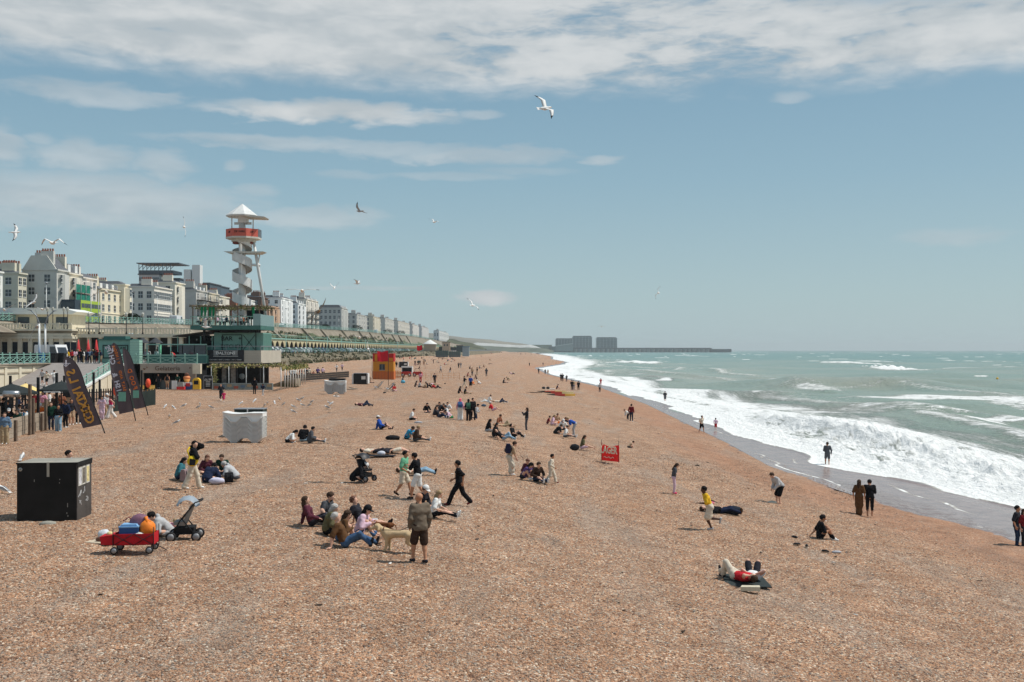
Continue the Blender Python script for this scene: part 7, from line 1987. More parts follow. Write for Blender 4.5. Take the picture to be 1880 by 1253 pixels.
 for (px, py, pose, hd, top, lg, hr_, lb, kw) in (
  (772, 704, 'stand', 85, 'pink', 'red', 'b', 'standing woman in pink top and red trousers', dict(longhair=.5)),
  (798, 707, 'stand', 300, 'dark', 'dbrown', 'k', 'standing man in dark clothes by the orange netting', {}),
  (762, 711, 'knees', 0, 'dark', 'dark', 'k', 'long haired person in dark top, left end of the reclining party', dict(longhair=.8)),
  (769, 712, 'cross', 20, 'lgrey', 'dark', 'k', 'person in grey, second in the reclining party', {}),
  (777, 713, 'slump', 20, 'tan', 'brown', 'b', 'person in tan bending in the reclining party', {}),
  (785, 713, 'cross', 200, 'black', 'dark', 'k', 'person in black in the reclining party', {}),
  (793, 713, 'recline', 10, 'black', 'black', 'k', 'person in black lying back in the reclining party', {}),
  (797, 707, 'lie', 10, 'lpink', 'tan', 'b', 'person with bare legs lying beyond the reclining party', dict(leglen=.3)),
  (800, 714, 'recline', 0, 'red', 'dark', 'b', 'person in red and dark at the right of the reclining party', {}),
  (738, 702, 'cross', 0, 'dgrey', 'lpink', 'k', 'person in grey holding a bright blue bag', dict(longhair=.6)),
  (722, 719, 'cross', 330, 'red', 'lpink', 'b', 'person in red beside the near deckchair', {}),
  (677, 704, 'out', 0, 'black', 'black', 'k', 'dark figure leaning on the black box', {}),
  (842, 723, 'knees', 20, 'black', 'dark', 'k', 'person in black sitting left of the pair', dict(longhair=.4)),
  (853, 724, 'out', 0, 'black', 'olive', 'k', 'person in black and olive with legs out', {}),
  (853, 713, 'walkw', 200, 'black', 'cream', 'k', 'player in black shirt and cream trousers', {}),
  (864, 714, 'stand', 250, 'blue', 'black', 'k', 'player in blue shirt and black shorts', dict(leglen=.5)),
  (871, 707, 'slump', 200, 'orange', 'tan', 'b', 'person in orange sitting behind the players', {}),
  (882, 706, 'slump', 190, 'white', 'lgrey', 'w', 'person all in white sitting behind the players', {}),
  (875, 697, 'knees', 200, 'dark', 'dark', 'b', 'seated person with a backpack behind the players', dict(longhair=.4)),
  (867, 691, 'stand', 90, 'tan', 'dgrey', 'b', 'standing person in tan beyond the players', {}),
  (876, 690, 'stand', 200, 'black', 'khaki', 'k', 'standing person in black with arms out beyond the players', {}),
  (893, 692, 'stand', 100, 'dgrey', 'dgrey', 'b', 'standing woman in a grey dress beyond the players', dict(longhair=.7)),
  (889, 675, 'knees', 200, 'brown', 'dark', 'y', 'seated blond person at the top of the players group', {}),
  (862, 678, 'out', 20, 'dark', 'dark', 'k', 'seated dark person left of the blond one', {}),
  (880, 677, 'out', 20, 'grey', 'dark', 'k', 'seated person in grey beside the blond one', {}),
  (858, 692, 'knees', 330, 'dred', 'navy', 'k', 'seated person in dark red left of the players', {}),
  (842, 677, 'stand', 260, 'dgrey', 'black', 'k', 'left one of two figures walking beyond the flag', {}),
  (846, 677, 'stand', 250, 'grey', 'lgrey', 'k', 'right one of two figures walking beyond the flag', {}),
  (809, 685, 'walk', 330, 'lgrey', 'dgrey', 'b', 'figure in pale grey right of the red flag', {}),
  (826, 684, 'kneel', 330, 'dark', 'lgrey', 'k', 'figure with black backpack kneeling right of the red flag', dict(longhair=.5)),
  (924, 704, 'out', 0, 'dark', 'dark', 'k', 'dark figure with legs out right of the players', {}),
  (935, 699, 'slump', 180, 'olive', 'tan', 'b', 'hunched figure in olive right of the players', {}),
  (940, 688, 'recline', 0, 'lpink', 'navy', 'k', 'figure in pink and navy lying far right', {}),
  (762, 672, 'stand', 80, 'dark', 'dark', 'k', 'left of three standing figures before the flag', {}),
  (768, 671, 'stand', 100, 'dgreen', 'dark', 'k', 'middle of three standing figures before the flag', {}),
  (771, 671, 'stand', 80, 'dark', 'black', 'k', 'dark one of three standing figures before the flag', {}),
  (778, 671, 'stand', 100, 'tan', 'rust', 'b', 'tan figure standing beside the flag pole', dict(skin=1)),
  (728, 675, 'stand', 260, 'black', 'black', 'k', 'person in black standing right of the lifeguard hut', dict(sleeve=1)),
  (769, 678, 'knees', 10, 'black', 'black', 'k', 'dark figure sitting beside the open box', {}),
  (883, 655, 'out', 0, 'brown', 'dark', 'b', 'tiny reclining figure far up the beach, upper', {}),
  (899, 662, 'out', 0, 'brown', 'brown', 'b', 'tiny seated figure far up the beach, middle', {}),
  (900, 669, 'lie', 0, 'dark', 'dark', 'k', 'tiny lying figure far up the beach, lower', {})):
  pp(px, py, pose, hd, 1.7, top, lg, hr_, lb, group=g, shoe=None, **kw)
 rng = random.Random(77)
 cols = ['black', 'dark', 'white', 'navy', 'lgrey', 'red', 'dgrey', 'cream', 'teal', 'brown', 'pink']
 names = {'lgrey': 'pale grey', 'dgrey': 'dark grey', 'dark': 'charcoal'}
 lm_ = [('beside the lifeguard hut', 726), ('behind the open box', 742), ('left of the red flag', 757), ('near the red flag pole', 772), ('right of the red flag', 790), ('below the cream tent', 808), ('before the pink kiosk', 824)]
 seen = set()
 for k in range(46):
  px = rng.uniform(722, 834); py = rng.choice([657, 659, 661, 664, 667, 670]) + rng.uniform(-1, 1)
  c = rng.choice(cols); pose = rng.choice(['knees', 'out', 'cross', 'recline', 'lie', 'stand', 'back', 'hug'])
  row = 'front' if py > 666 else 'middle' if py > 661 else 'back'
  w = min(lm_, key=lambda q: abs(q[1] - px))[0]
  act = {'knees': 'with knees up', 'out': 'with legs out', 'cross': 'cross legged', 'recline': 'leaning far back', 'lie': 'lying flat', 'stand': 'standing', 'back': 'leaning back', 'hug': 'hugging the knees'}[pose]
  lb = 'far figure in %s %s %s, %s row' % (names.get(c, c), act, w, row)
  if lb in seen: continue
  seen.add(lb)
  pp(px, py, pose, rng.choice([0, 20, 340, 200, 90]), rng.uniform(1.55, 1.8), c, rng.choice(['dark', 'djeans', 'khaki', 'black']), rng.choice('kkbby'), lb, group='far sunbathers round the lifeguard hut', shoe=None)
 for k in range(16):
  px = 900 + rng.uniform(0, 80); py = rng.uniform(647.5, 652)
  G_ = G(px, py)
  if G_.y > 1500: continue
  c = rng.choice(['dark', 'brown', 'lgrey', 'red'])
  pp(px, py, rng.choice(['stand', 'walk']), 80, 1.72, c, 'dark', 'k', 'speck of a walker on the farthest beach, number %s from the hut' % ORD[k], group='specks of walkers on the farthest beach', shoe=None)
people()
# ------------------------------------------------------------------ vehicles
def wheel_mesh(r, w, rim=True, tyre=M_black):
 m = MB().use(tyre)
 m.lathe([(r * .55, -w / 2), (r * .97, -w / 2), (r, 0), (r * .97, w / 2), (r * .55, w / 2)], n=16)
 if rim:
  m.use(M_grey).lathe([(.02, -w * .56), (r * .66, -w * .54), (r * .66, w * .54), (.02, w * .56)], n=12)
 M = Matrix.Rotation(math.pi / 2, 4, 'X')
 return m.xf(M).mesh('wheel')
def make_car(col, label, L=4.2, H=1.48, van=False):
 t = thing('parked_car', label, 'car')
 m = mat('car_%d_%d_%d' % col, srgb(*col, .9), .3, .5, .1, .03)
 b = MB()
 if van: pr = [(-L / 2, .3), (L / 2, .3), (L / 2, .95), (L * .36, 1.15), (L * .27, H), (-L * .48, H), (-L / 2, H * .9)]
 else: pr = [(-L / 2, .3), (L / 2, .3), (L / 2, .72), (L * .24, .92), (L * .10, H), (-L * .26, H), (-L * .42, .98), (-L / 2, .9)]
 b.prism(pr, -.86, .86, 'y'); b.build('body', m, t)
 g = MB()
 gl = [(L * .21, .94), (L * .09, H - .08), (-L * .25, H - .08), (-L * .38, .96)] if not van else [(L * .34, 1.15), (L * .27, H - .25), (L * .08, H - .25), (L * .08, 1.15)]
 g.prism(gl, -.875, .875, 'y')
 if not van: g.quad((L * .235, -.7, .95), (L * .235, .7, .95), (L * .112, .62, H - .06), (L * .112, -.62, H - .06)).quad((-L * .415, .7, 1.0), (-L * .415, -.7, 1.0), (-L * .27, -.62, H - .06), (-L * .27, .62, H - .06))
 else: g.quad((L * .365, -.7, 1.2), (L * .365, .7, 1.2), (L * .275, .65, H - .1), (L * .275, -.65, H - .1))
 g.build('window', M_glass, t)
 wm = wheel_mesh(.32, .2)
 for x in (-L * .31, L * .31):
  for y in (-.80, .80): link('wheel', wm, t, (x, y, .32))
 hl = MB().box(L / 2 - .05, L / 2 + .02, -.12, .12, .58, .74).mesh('headlight'); hl.materials.append(M_white)
 for y in (-.62, .62): link('headlight', hl, t, (0, y, 0))
 return t
CC = [((225, 226, 226), 'white'), ((40, 44, 50), 'black'), ((120, 124, 130), 'silver'), ((46, 70, 120), 'dark blue'), ((170, 176, 182), 'pale silver'), ((150, 40, 40), 'red'), ((84, 90, 96), 'grey')]
CARS = [make_car(c, n + ' car') for c, n in CC]
used = set(); cnt_ = {}; rng = random.Random(5); k = 0
for i in range(104):
 Y = 176 + i * 2.9 + (6 if i % 11 == 0 else 0) + i * .4
 j = rng.choice([0, 0, 1, 2, 3, 4, 4, 6, 5 if i % 9 == 0 else 1])
 o = CARS[j] if j not in used else copy_tree(CARS[j]); used.add(j)
 o.location = (-55.0 - rng.uniform(0, .5), Y, 7.5); o.rotation_euler = (0, 0, rng.choice([0, math.pi]) + rng.uniform(-.04, .04))
 o['group'] = 'cars parked in a long row on the promenade'
 wd = ['beside the bar', 'before the near arches', 'before the middle arches', 'before the far arches', 'at the far end'][min(4, i // 22)]
 cnt_[(j, wd)] = cnt_.get((j, wd), -1) + 1
 o['label'] = '%s %s car %s in the long promenade row' % (ORD[cnt_[(j, wd)]], CC[j][1], wd)
for (Y, X, col, nm, van, rz_) in ((166, -81, (235, 235, 235), 'small white car behind the green railing on the upper road', False, math.pi / 2), (242, -81.5, (238, 238, 238), 'white van behind the green railing before the white hotel', True, math.pi / 2),
        (356, -82, (232, 232, 232), 'white car on the upper road by the white house with balconies', False, math.pi / 2), (600, -82, (235, 235, 235), 'white van on the upper road beyond the grey block', True, math.pi / 2)):
 o = make_car(col, nm, 5.2 if van else 4.2, 2.2 if van else 1.48, van); o.location = (X, Y, railz(Y) - 1.15); o.rotation_euler = (0, 0, rz_)
o = make_car((236, 236, 234), 'white minibus parked on the terrace behind the bins', 5.4, 2.3, True); o.location = A(98, 668, 131); o.location.z = 6.7; o.rotation_euler = (0, 0, -.5)
def bus():
 Y0 = 185
 t = thing('bus', 'lime green double decker bus with a dark front on the upper road', 'bus', (-82.5, Y0, railz(Y0 + 5) - 1.2))
 lime = mat('bus_lime', srgb(170, 196, 50, .9), .4, .4, 0, .05)
 MB().box(-1.25, 1.25, 2.6, 11.5, .35, 4.3).build('body', lime, t)
 MB().box(-1.25, 1.25, 0, 2.6, .35, 4.25).build('front', mat('bus_navy', (.02, .035, .05), .4, .4), t)
 MB().box(-1.2, 1.2, 11.5, 12.2, .35, 4.2).build('rear', mat('bus_grey', srgb(190, 186, 180), .4, .4), t)
 for (z0, z1) in ((1.3, 2.1), (2.9, 3.7)):
  for k in range(6): MB().box(1.25, 1.28, 2.9 + k * 1.45, 4.2 + k * 1.45, z0, z1).build('window', M_glass, t)
 MB().box(-1.1, 1.1, -.03, 0, 1.2, 2.3).box(-1.1, 1.1, -.03, 0, 2.9, 3.8).build('windscreen', M_glass, t)
 wm = wheel_mesh(.5, .3)
 for y in (2.2, 9.4): link('wheel', wm, t, (1.15, y, .5), (0, 0, math.pi / 2)); link('wheel', wm, t, (-1.15, y, .5), (0, 0, math.pi / 2))
bus()
# wheelie bins on the terrace
bm_ = thing('wheelie_bin', 'bin', 'bin', (0, 0, 0), 0, 'bins in a row behind the railing')
MB().prism([(-.5, 0), (.5, 0), (.62, 1.15), (-.62, 1.15)], 0, .9, 'y').build('body', M_black, bm_); MB().box(-.66, .66, -.05, .95, 1.15, 1.25).build('lid', mat('bin_lid', (.03, .03, .035), .5), bm_)
blue = mat('bin_blue', srgb(40, 110, 170), .5)
for k, px in enumerate((4, 24, 40, 56, 68, 80, 92, 108)):
 o = bm_ if k == 0 else copy_tree(bm_)
 o.location = A(px, 668, 122.5 + (k % 3)); o.location.z = 6.7
 o['label'] = '%s wheelie bin, %s from the left behind the green railing' % ('blue' if k in (4, 5) else 'black', ORD[k])
 if k in (4, 5):
  for c in o.children: c.data = c.data.copy(); c.data.materials[0] = blue
for k, px in enumerate((144, 162, 177)):
 t = thing('parasol', 'closed red parasol %s before the colonnade' % ['left', 'middle', 'right'][k], 'parasol', A(px, 668, 135), 0, 'closed red parasols'); t.location.z = 6.7
 MB().tube([(0, 0, 0), (0, 0, 1.4), (0, 0, 3.0)], [.04, .3, .06], 8).build('canopy', mat('parasol_red', srgb(196, 60, 60), .8), t)
# thin lamp posts along the promenade
for k, px in enumerate((525, 563, 601, 627, 652, 671, 703, 730)):
 X = -51.5; Y = F * -X / (940 - px)
 t = thing('promenade_light', 'slim pale green light pole on the promenade, %s from the bar' % ORD[k], 'lamp post', (X, Y, 7.4), 0, 'slim light poles on the promenade')
 MB().tube([(0, 0, 0), (0, 0, 4.6)], [.10, .07], 6).build('pole', M_teal, t); MB().box(-.35, .35, -.1, .1, 4.6, 4.7).build('lamp', M_teal, t)
railing('promenade_railing', [(-50.9, y, 7.5) for y in (165, 230, 300, 400, 500, 600)], 'long pale green railing between the promenade and the scrub bank', 1.1, 4.0, cross=False)
def bush(px, Xp, r, label, n=420):
 Y = F * -Xp / (940 - px); t = thing('bush', label, 'bush', (Xp, Y, railz(Y) - 1.2)); rg = random.Random(px)
 MB().tube([(0, 0, 0), (.1, .1, r * .8)], [.12, .05], 5).build('trunk', M_post, t)
 m = MB()
 for _ in range(n):
  a = rg.uniform(0, 6.28); b = math.acos(rg.uniform(-.3, 1)); q = r * rg.uniform(.55, 1.05)
  x, y, z = q * math.sin(b) * math.cos(a) * 1.3, q * math.sin(b) * math.sin(a) * 1.3, r * .7 + q * math.cos(b) * .8
  s = rg.uniform(.12, .3)
  m.add([(x - s, y, z), (x, y - s, z + s * .4), (x + s, y, z + s * .2), (x, y + s, z - s * .3)], [(0, 1, 2, 3)])
 m.build('foliage', M_ivy, t)
for (px, X, r, w) in ((240, -84, 1.6, 'left of the white hotel'), (597, -86, 1.9, 'left of the grey block'), (655, -84, 2.6, 'before the houses past the grey block'), (712, -84, 2.6, 'in the receding terrace, middle'), (735, -84, 2.8, 'in the receding terrace, far')):
 bush(px, X, r, 'dark green bush on the upper road ' + w)
for (px0, px1, yb, ht, col, nm, nmn) in ((800, 822, 652, 2.2, (96, 106, 108), 'low grey fenced pen, left of two', 'fenced_pen'), (824, 845, 652, 1.9, (104, 112, 112), 'low grey fenced pen, right of two', 'fenced_pen'), (812, 826, 646, 5.6, (196, 170, 144), 'small pinkish kiosk with two dark windows', 'kiosk'),
         (849, 861, 650, 4.2, (150, 168, 176), 'small hut with a blue roof at the back of the beach', 'beach_hut'), (778, 800, 648, 4.0, (176, 160, 140), 'round cream roofed carousel building', 'carousel'), (868, 895, 651, 3.0, (116, 124, 126), 'long grey fence far along the beach, left part', 'far_fence'),
         (895, 925, 649, 2.8, (112, 120, 124), 'long grey fence far along the beach, right part', 'far_fence'), (838, 850, 646, 3.6, (84, 92, 92), 'dark shed between the kiosk and the blue roofed hut', 'shed')):
 Yp = 500 if nmn == 'fenced_pen' else 640 if nmn in ('kiosk', 'shed') else 560
 p = A(px0, yb, Yp); p.z = 7.5 if nmn in ('kiosk', 'shed', 'carousel') else 5.7; q = A(px1, yb, p.y)
 if nmn == 'far_fence':
  a_, b_ = ((xe(700) + .8, 700), (xe(1050) + .8, 1050)) if px0 == 868 else ((xe(1050) + .8, 1055), (xe(1650) + .8, 1650))
  p = Vector((a_[0], a_[1], 5.5)); t = thing(nmn, nm, 'fence', p)
  MB().bar((0, 0, 1.5), (b_[0] - a_[0], b_[1] - a_[1], 1.5), .3, 3.2).build('wall', cm(*col), t); continue
 w = q.x - p.x; t = thing(nmn, nm, nmn.replace('_', ' ').split()[-1], p)
 MB().box(0, w, 0, 4, -1, ht).build('wall', cm(*col), t)
 if nmn in ('kiosk', 'beach_hut', 'shed'): MB().box(-.3, w + .3, -.3, 4.3, ht, ht + .4).build('roof', cm(*((90, 130, 160) if nmn == 'beach_hut' else (150, 140, 126))), t)
 if nmn == 'kiosk':
  for x in (.3, .65): MB().box(w * x - .4, w * x + .4, -.06, 0, ht * .6, ht * .8).build('window', M_glass, t)
 if nmn == 'carousel': MB().lathe([(w * .62, 0), (w * .6, .3), (.2, 2.6)], (w / 2, 2, ht), 14).build('roof', M_whitep, t)
 if nmn in ('far_fence', 'fenced_pen'):
  for k in range(7): MB().box(w * k / 6 - .12, w * k / 6 + .12, -.12, 0, 0, ht + .3).build('post', M_dteal, t)
# ------------------------------------------------------------------ lifeguard station, boxes, flags
def hut():
 p = G(684, 697); t = thing('lifeguard_hut', 'tall orange and yellow lifeguard hut with a red top', 'hut', p)
 w = 3.55; s = 90.0
 yl = mat('hut_yellow', srgb(212, 142, 48, .9), .7, .2, 0, .08); og = mat('hut_orange', srgb(204, 112, 58, .9), .7, .2, 0, .08); rd = mat('hut_red', srgb(190, 44, 44, .9), .7, .2, 0, .08)
 MB().box(0, w, 0, 2.6, 0, 1.35).build('base', og, t); MB().box(.05, w - .05, .05, 2.6, 1.35, 3.0).build('cabin', yl, t)
 MB().box(.03, w - .03, .03, 2.6, 3.0, 4.35).build('top', rd, t)
 MB().box(.35, .95, -.02, .03, 3.1, 4.2).box(2.75, 3.4, -.02, .03, 3.1, 3.6).build('yellow_panel', yl, t)
 MB().box(1.15, 2.05, -.02, .05, 1.6, 2.55).build('window', M_glass, t)
 MB().box(1.1, 2.1, -.03, .0, 1.5, 1.6).box(1.56, 1.62, -.03, .0, 1.6, 2.55).build('window_frame', M_grey, t)
 MB().box(.7, 2.3, .5, 1.6, 4.35, 4.7).build('roof_vent', M_grey, t)
 MB().box(-.15, -.09, .3, .36, .3, 3.0).build('side_post', M_black, t)
 for k in range(7): MB().box(.5 * k, .5 * k + .02, -.012, 0, .05, 1.3).build('board_joint', M_post, t)
 q = thing('barrier_panels', 'stack of bright yellow barrier panels against the lifeguard hut', 'barrier', G(724, 695))
 for k in range(5): MB().box(k * .25, k * .25 + .1, -.1, .1, 0, 1.3).build('panel', yl, q)
 MB().box(0, 1.2, -.12, -.08, .2, .3).box(0, 1.2, -.12, -.08, .9, 1.0).build('rail', og, q)
 nt = thing('netting_fence', 'low orange netting fence running right from the lifeguard hut', 'fence', G(740, 697))
 net_ = mat('orange_net', srgb(214, 150, 100), .8, .1, 0, .1)
 for k in range(11):
  x = k * .95; MB().box(x, x + .05, 0, .05, 0, 1.1).build('stake', net_, nt)
 for z in (.25, .65, 1.05): MB().box(0, 9.5, .01, .03, z, z + .025).build('strand', net_, nt)
 for k in range(2):
  r = thing('rescue_buggy', 'red rescue buggy %s behind the orange netting' % ['left', 'right'][k], 'buggy', G(746 + k * 21, 692))
  MB().prism([(-.9, .35), (.9, .35), (.8, .85), (.2, .95), (-.9, .9)], -.5, .5, 'y').build('body', rd, r)
  wm = wheel_mesh(.3, .25)
  for x in (-.6, .6):
   for y in (-.5, .5): link('wheel', wm, r, (x, y, .3))
  MB().tube([(-.6, 0, .9), (-.5, 0, 1.5), (.3, 0, 1.5), (.5, 0, .9)], .04, 6).build('roll_bar', M_black, r)
hut()
def storage_box(px0, px1, yb, h, dep, label, white=True, lidc=M_grey, body=M_black):
 p = G(px0, yb); w = A(px1, yb, p.y).x - p.x
 t = thing('storage_box', label, 'box', p)
 MB().box(0, w, 0, dep, 0, h).build('body', body, t)
 MB().box(-.03, w + .03, -.03, dep + .03, h, h + .05).build('lid', lidc, t)
 if white: MB().box(-.25, 0, .1, dep, 0, h * .95).box(w, w + .2, .1, dep, .1, h).build('side_sheet', M_white, t); MB().box(w * .6, w * .92, -.02, 0, h * .45, h * .75).build('poster', M_whitep, t)
 return t, w
storage_box(649, 673, 706, 1.55, 1.5, 'black storage box with a white poster left of the lifeguard hut')
storage_box(733, 748, 675, 1.5, 1.5, 'black storage box with white sides behind the open one')
t, w = storage_box(737, 757, 686, 1.45, 1.5, 'open white storage box with dark inside near the lifeguard hut', False, M_white, M_white)
MB().box(.15, w - .15, -.02, 0, .3, 1.2).build('opening', M_dark, t)
def flag_red(px, py, ptop, Hf, wf, label, lean=0):
 p = G(px, py); top = A(px + lean, ptop, p.y) - p
 t = thing('warning_flag', label, 'flag', p, 0)
 MB().tube([(0, 0, 0), top], .035, 6).build('pole', M_black, t)
 v = []; f = []; n = 10; m = 6
 for i in range(n + 1):
  for j in range(m + 1):
   u = i / n; q = j / m
   v.append((top.x - wf * u, .16 * math.sin(u * 7 + q * 2) * u, top.z - .05 - Hf * q - .22 * u * math.sin(u * 3) + .05 * math.sin(u * 9)))
 for i in range(n):
  for j in range(m): a = i * (m + 1) + j; f.append((a, a + 1, a + m + 2, a + m + 1))
 b = MB(); b.add(v, f, True); b.build('cloth', mat('flag_red', srgb(206, 44, 58, .9), .8, .15, 0, .12, 2), t)
flag_red(713, 709, 644, 1.35, 1.55, 'red warning flag on a tall dark pole in front of the lifeguard hut')
flag_red(781, 678, 634, 1.3, 1.35, 'round looking red flag on a leaning pole beyond the lifeguard hut', -6)
def lager():
 a = G(1104, 847); b = G(1133, 858); t = thing('windbreak', 'red windbreak printed LAGER in cream letters', 'windbreak', a)
 d = b - a; L = 1.32; ang = math.atan2(d.y, d.x); h = .98
 m = mat('lager_red', srgb(208, 44, 42, .9), .75, .2, 0, .06, 2)
 v = []; f = []; n = 16
 for k in range(n + 1):
  u = k / n; sag = -.10 * math.sin(u * math.pi) ** 2 - (.12 if 0 < u < .1 else 0)
  for q in (0, .5, 1):
   v.append((u * L, .02 * math.sin(u * 9 + q * 2), .05 + (h - .05 + sag + (.18 if u < .04 else 0)) * q))
 for k in range(n):
  for q in range(2): i = k * 3 + q; f.append((i, i + 3, i + 4, i + 1))
 L = d.length; h = 1.08
 L = 1.25; ang *= .62
 R = Matrix.Rotation(ang, 4, 'Z')
 b_ = MB(); b_.add(v, f, True).xf(R); b_.build('cloth', m, t)
 cr = mat('lager_cream', srgb(232, 216, 190), .8, .1)
 tx = text('LAGER', .56, R @ Vector((L * .5, -.09, .66)), (math.pi / 2, 0, ang), cr, t, sx=L / 1.75, bold=True)
 MB().tube([R @ Vector((L * .2 + L * .6 * q / 8, -.09, .26 + .04 * math.sin(q * 2))) for q in range(9)], .02, 5).build('script_line', cr, t)
 for u in (0, 1):
  p = R @ Vector((u * L, .02, 0)); MB().tube([p, p + Vector((0, 0, h + .15))], .02, 6).build('stake', M_post, t)
lager()
def boards():
 cols = [((60, 58, 52), (214, 96, 60), (226, 196, 120)), ((52, 50, 46), (196, 60, 40), (222, 206, 150)), ((58, 54, 50), (190, 54, 38), (218, 170, 70))]
 for k, (px, py, L, lb) in enumerate(((1012, 722, 4.2, 'black nosed rescue board, rear one of three'), (1024, 724, 4.6, 'rescue board with red middle, between two others'), (1030, 728, 4.0, 'yellow and red rescue board, nearest of three'))):
  t = thing('rescue_board', lb, 'rescue board', G(px, py), .05 * k, 'rescue boards on the shingle')
  segs = [(-1, -.45), (-.45, .25), (.25, 1)]
  for j, (a, b) in enumerate(segs):
   n = 7; xs = [a + (b - a) * i / (n - 1) for i in range(n)]
   poly = [(x * L / 2, -.42 * max(.02, (1 - abs(x) ** 2.4))) for x in xs] + [(x * L / 2, .42 * max(.02, (1 - abs(x) ** 2.4))) for x in xs[::-1]]
   MB().prism(poly, .05, .32, 'z').build(['nose', 'deck', 'tail'][j], cm(*cols[k][j], .5, .3), t)
 t = thing('driftwood_plank', 'dark plank lying left of the rescue boards', 'plank', G(978, 722)); MB().box(-1.3, 1.3, -.12, .12, .02, .12).build('plank', M_post, t)
 t = thing('blanket', 'white blanket with black bags beyond the rescue boards', 'blanket', G(1008, 715)); MB().box(-1.2, 1.0, -.5, .5, .02, .08).build('cloth', M_white, t)
 for k, x in enumerate((-2.6, -1.4)):
  q = thing('bag', 'small black and white bag %s by the white blanket' % ['left', 'right'][k], 'bag', G(998 + 8 * k, 715)); MB().ell((0, 0, .2), (.3, .2, .22), 8, 5).build('body', M_black, q)
boards()
b = thing('buoy', 'small yellow buoy floating far out on the right', 'buoy', A(1831, 696, F * 8.2 / 53)); b.location.z = .1
MB().ell((0, 0, .1), (.36, .36, .26), 12, 8).lathe([(.12, .3), (.10, .5), (.02, .55)], n=8).build('float', mat('buoy_yellow', srgb(230, 176, 40), .5), b)
for k in ('flag_red', 'lager_red', 'flag_grey'):
 nt = MATS[k].node_tree; g = NT(nt); bs = nt.nodes['Principled BSDF']; tr = g.n('ShaderNodeBsdfTranslucent'); mx = g.n('ShaderNodeMixShader'); mx.inputs[0].default_value = .45
 g.lk(bs.inputs['Base Color'].links[0].from_socket, tr.inputs[0]); g.lk(bs.outputs[0], mx.inputs[1]); g.lk(tr.outputs[0], mx.inputs[2]); g.lk(mx.outputs[0], nt.nodes['Material Output'].inputs[0])
# ------------------------------------------------------------------ sun lounger stacks and deckchairs
LM = {}
def lounger_mesh(w, dep, m):
 s = w / 2.25
 pl = [(-1.12, .42), (-1.0, .40), (-.66, .02), (-.33, .02), (-.10, .27), (.30, .27), (.52, .02), (.84, .02), (1.06, .27), (1.12, .29)]
 top = [(x * s, z * .9 + .028) for x, z in pl]; bot = [(x * s, z * .9) for x, z in pl]
 b = MB()
 for i in range(len(pl) - 1):
  q = [bot[i], bot[i + 1], top[i + 1], top[i]]
  b.prism(q, 0, dep, 'y')
 # rim bead along both long edges
 for yy in (-.05, dep - .0):
  for i in range(len(pl) - 1):
   a, c = top[i], top[i + 1]; b.prism([(a[0], a[1] - .034), (c[0], c[1] - .034), (c[0], c[1] + .002), (a[0], a[1] + .002)], yy, yy + .05, 'y')
 me = b.mesh('sun_lounger'); me.materials.append(m); return me
def stack(px0, px1, yb, n, step, m, where, dep=.7):
 p = G(px0, yb); w = A(px1, yb, p.y).x - p.x; me = lounger_mesh(w, dep, m)
 top = MB().box(-w / 2 + .02, w / 2, 0, dep, .38, .42).mesh('sun_lounger'); rg = random.Random(n)
 for k in range(n):
  z = p.z + k * step
  o = link('sun_lounger', me, None, (p.x + w / 2 + rg.uniform(-.012, .012), p.y + rg.uniform(-.015, .015), z), (0, 0, rg.uniform(-.01, .01)))
  tag(o, 'white plastic sun lounger, %s from the bottom of the %s' % (ORD[k], where), 'sun lounger', 'sun loungers in the ' + where)
 return p, w, me
wpl = mat('plastic_white', (.80, .79, .75), .55, .3, 0, .10, 2.0)
p, w, me = stack(409, 482, 813, 17, .066, wpl, 'big stack', .92)
# the topmost one lies as a smooth shell over the rest
def crown(p, w, zb_, dep, m, mtop, where):
 t = thing('sun_lounger', 'topmost sun lounger with a curved white bed, crowning the ' + where, 'sun lounger', (p.x + w / 2, p.y, p.z), 0, 'sun loungers in the ' + where)
 s_ = w / 2.25
 pf = [(x * s_, z * .9 + zb_) for x, z in [(-1.12, .42), (-1.0, .40), (-.66, .02), (-.33, .02), (-.10, .27), (.30, .27), (.52, .02), (.84, .02), (1.06, .27), (1.13, .29)]]
 tp_ = [(1.14 * s_ - 2.27 * s_ * i / 12, zb_ + .44 - .05 * math.sin(min(1, (1 - i / 12) * 1.5) * math.pi) + .06 * (i / 12) ** 6) for i in range(13)]
 b = MB(); zt = lambda x: float(np.interp(x, [q[0] for q in tp_[::-1]], [q[1] for q in tp_[::-1]]))
 for i in range(len(pf) - 1): b.prism([pf[i], pf[i + 1], (pf[i + 1][0], zt(pf[i + 1][0])), (pf[i][0], zt(pf[i][0]))], 0, dep, 'y')
 b.build('side', m, t)
 b = MB()
 for i in range(12): b.prism([tp_[i + 1], tp_[i], (tp_[i][0], tp_[i][1] + .04), (tp_[i + 1][0], tp_[i + 1][1] + .04)], -.08, dep + .05, 'y')
 b.build('bed', mtop, t)
 for j in (1, 5): MB().bar((pf[j][0], -.04, pf[j][1]), (pf[j + 1][0], -.04, pf[j + 1][1]), .08, .06).bar((pf[j + 1][0], -.04, pf[j + 1][1]), (pf[j + 2][0], -.04, pf[j + 2][1]), .08, .05).bar((pf[j + 2][0], -.04, pf[j + 2][1]), (pf[j + 3][0], -.04, pf[j + 3][1]), .08, .05).build('leg', mtop, t)
crown(p, w, 17 * .066, .92, wpl, M_white, 'big stack')
t, w_ = storage_box(421, 474, 806, 1.58, 1.0, 'dark green storage box behind the big lounger stack', False, M_grey, mat('box_green', (.02, .035, .03), .7)); t.location.y += 1.0
MB().box(w_ * .45, w_ * .49, -.05, 0, 1.35, 1.68).build('strap', M_white, t)
gpl = mat('plastic_dull', (.70, .70, .68), .7, .2, 0, .15, 2.0)
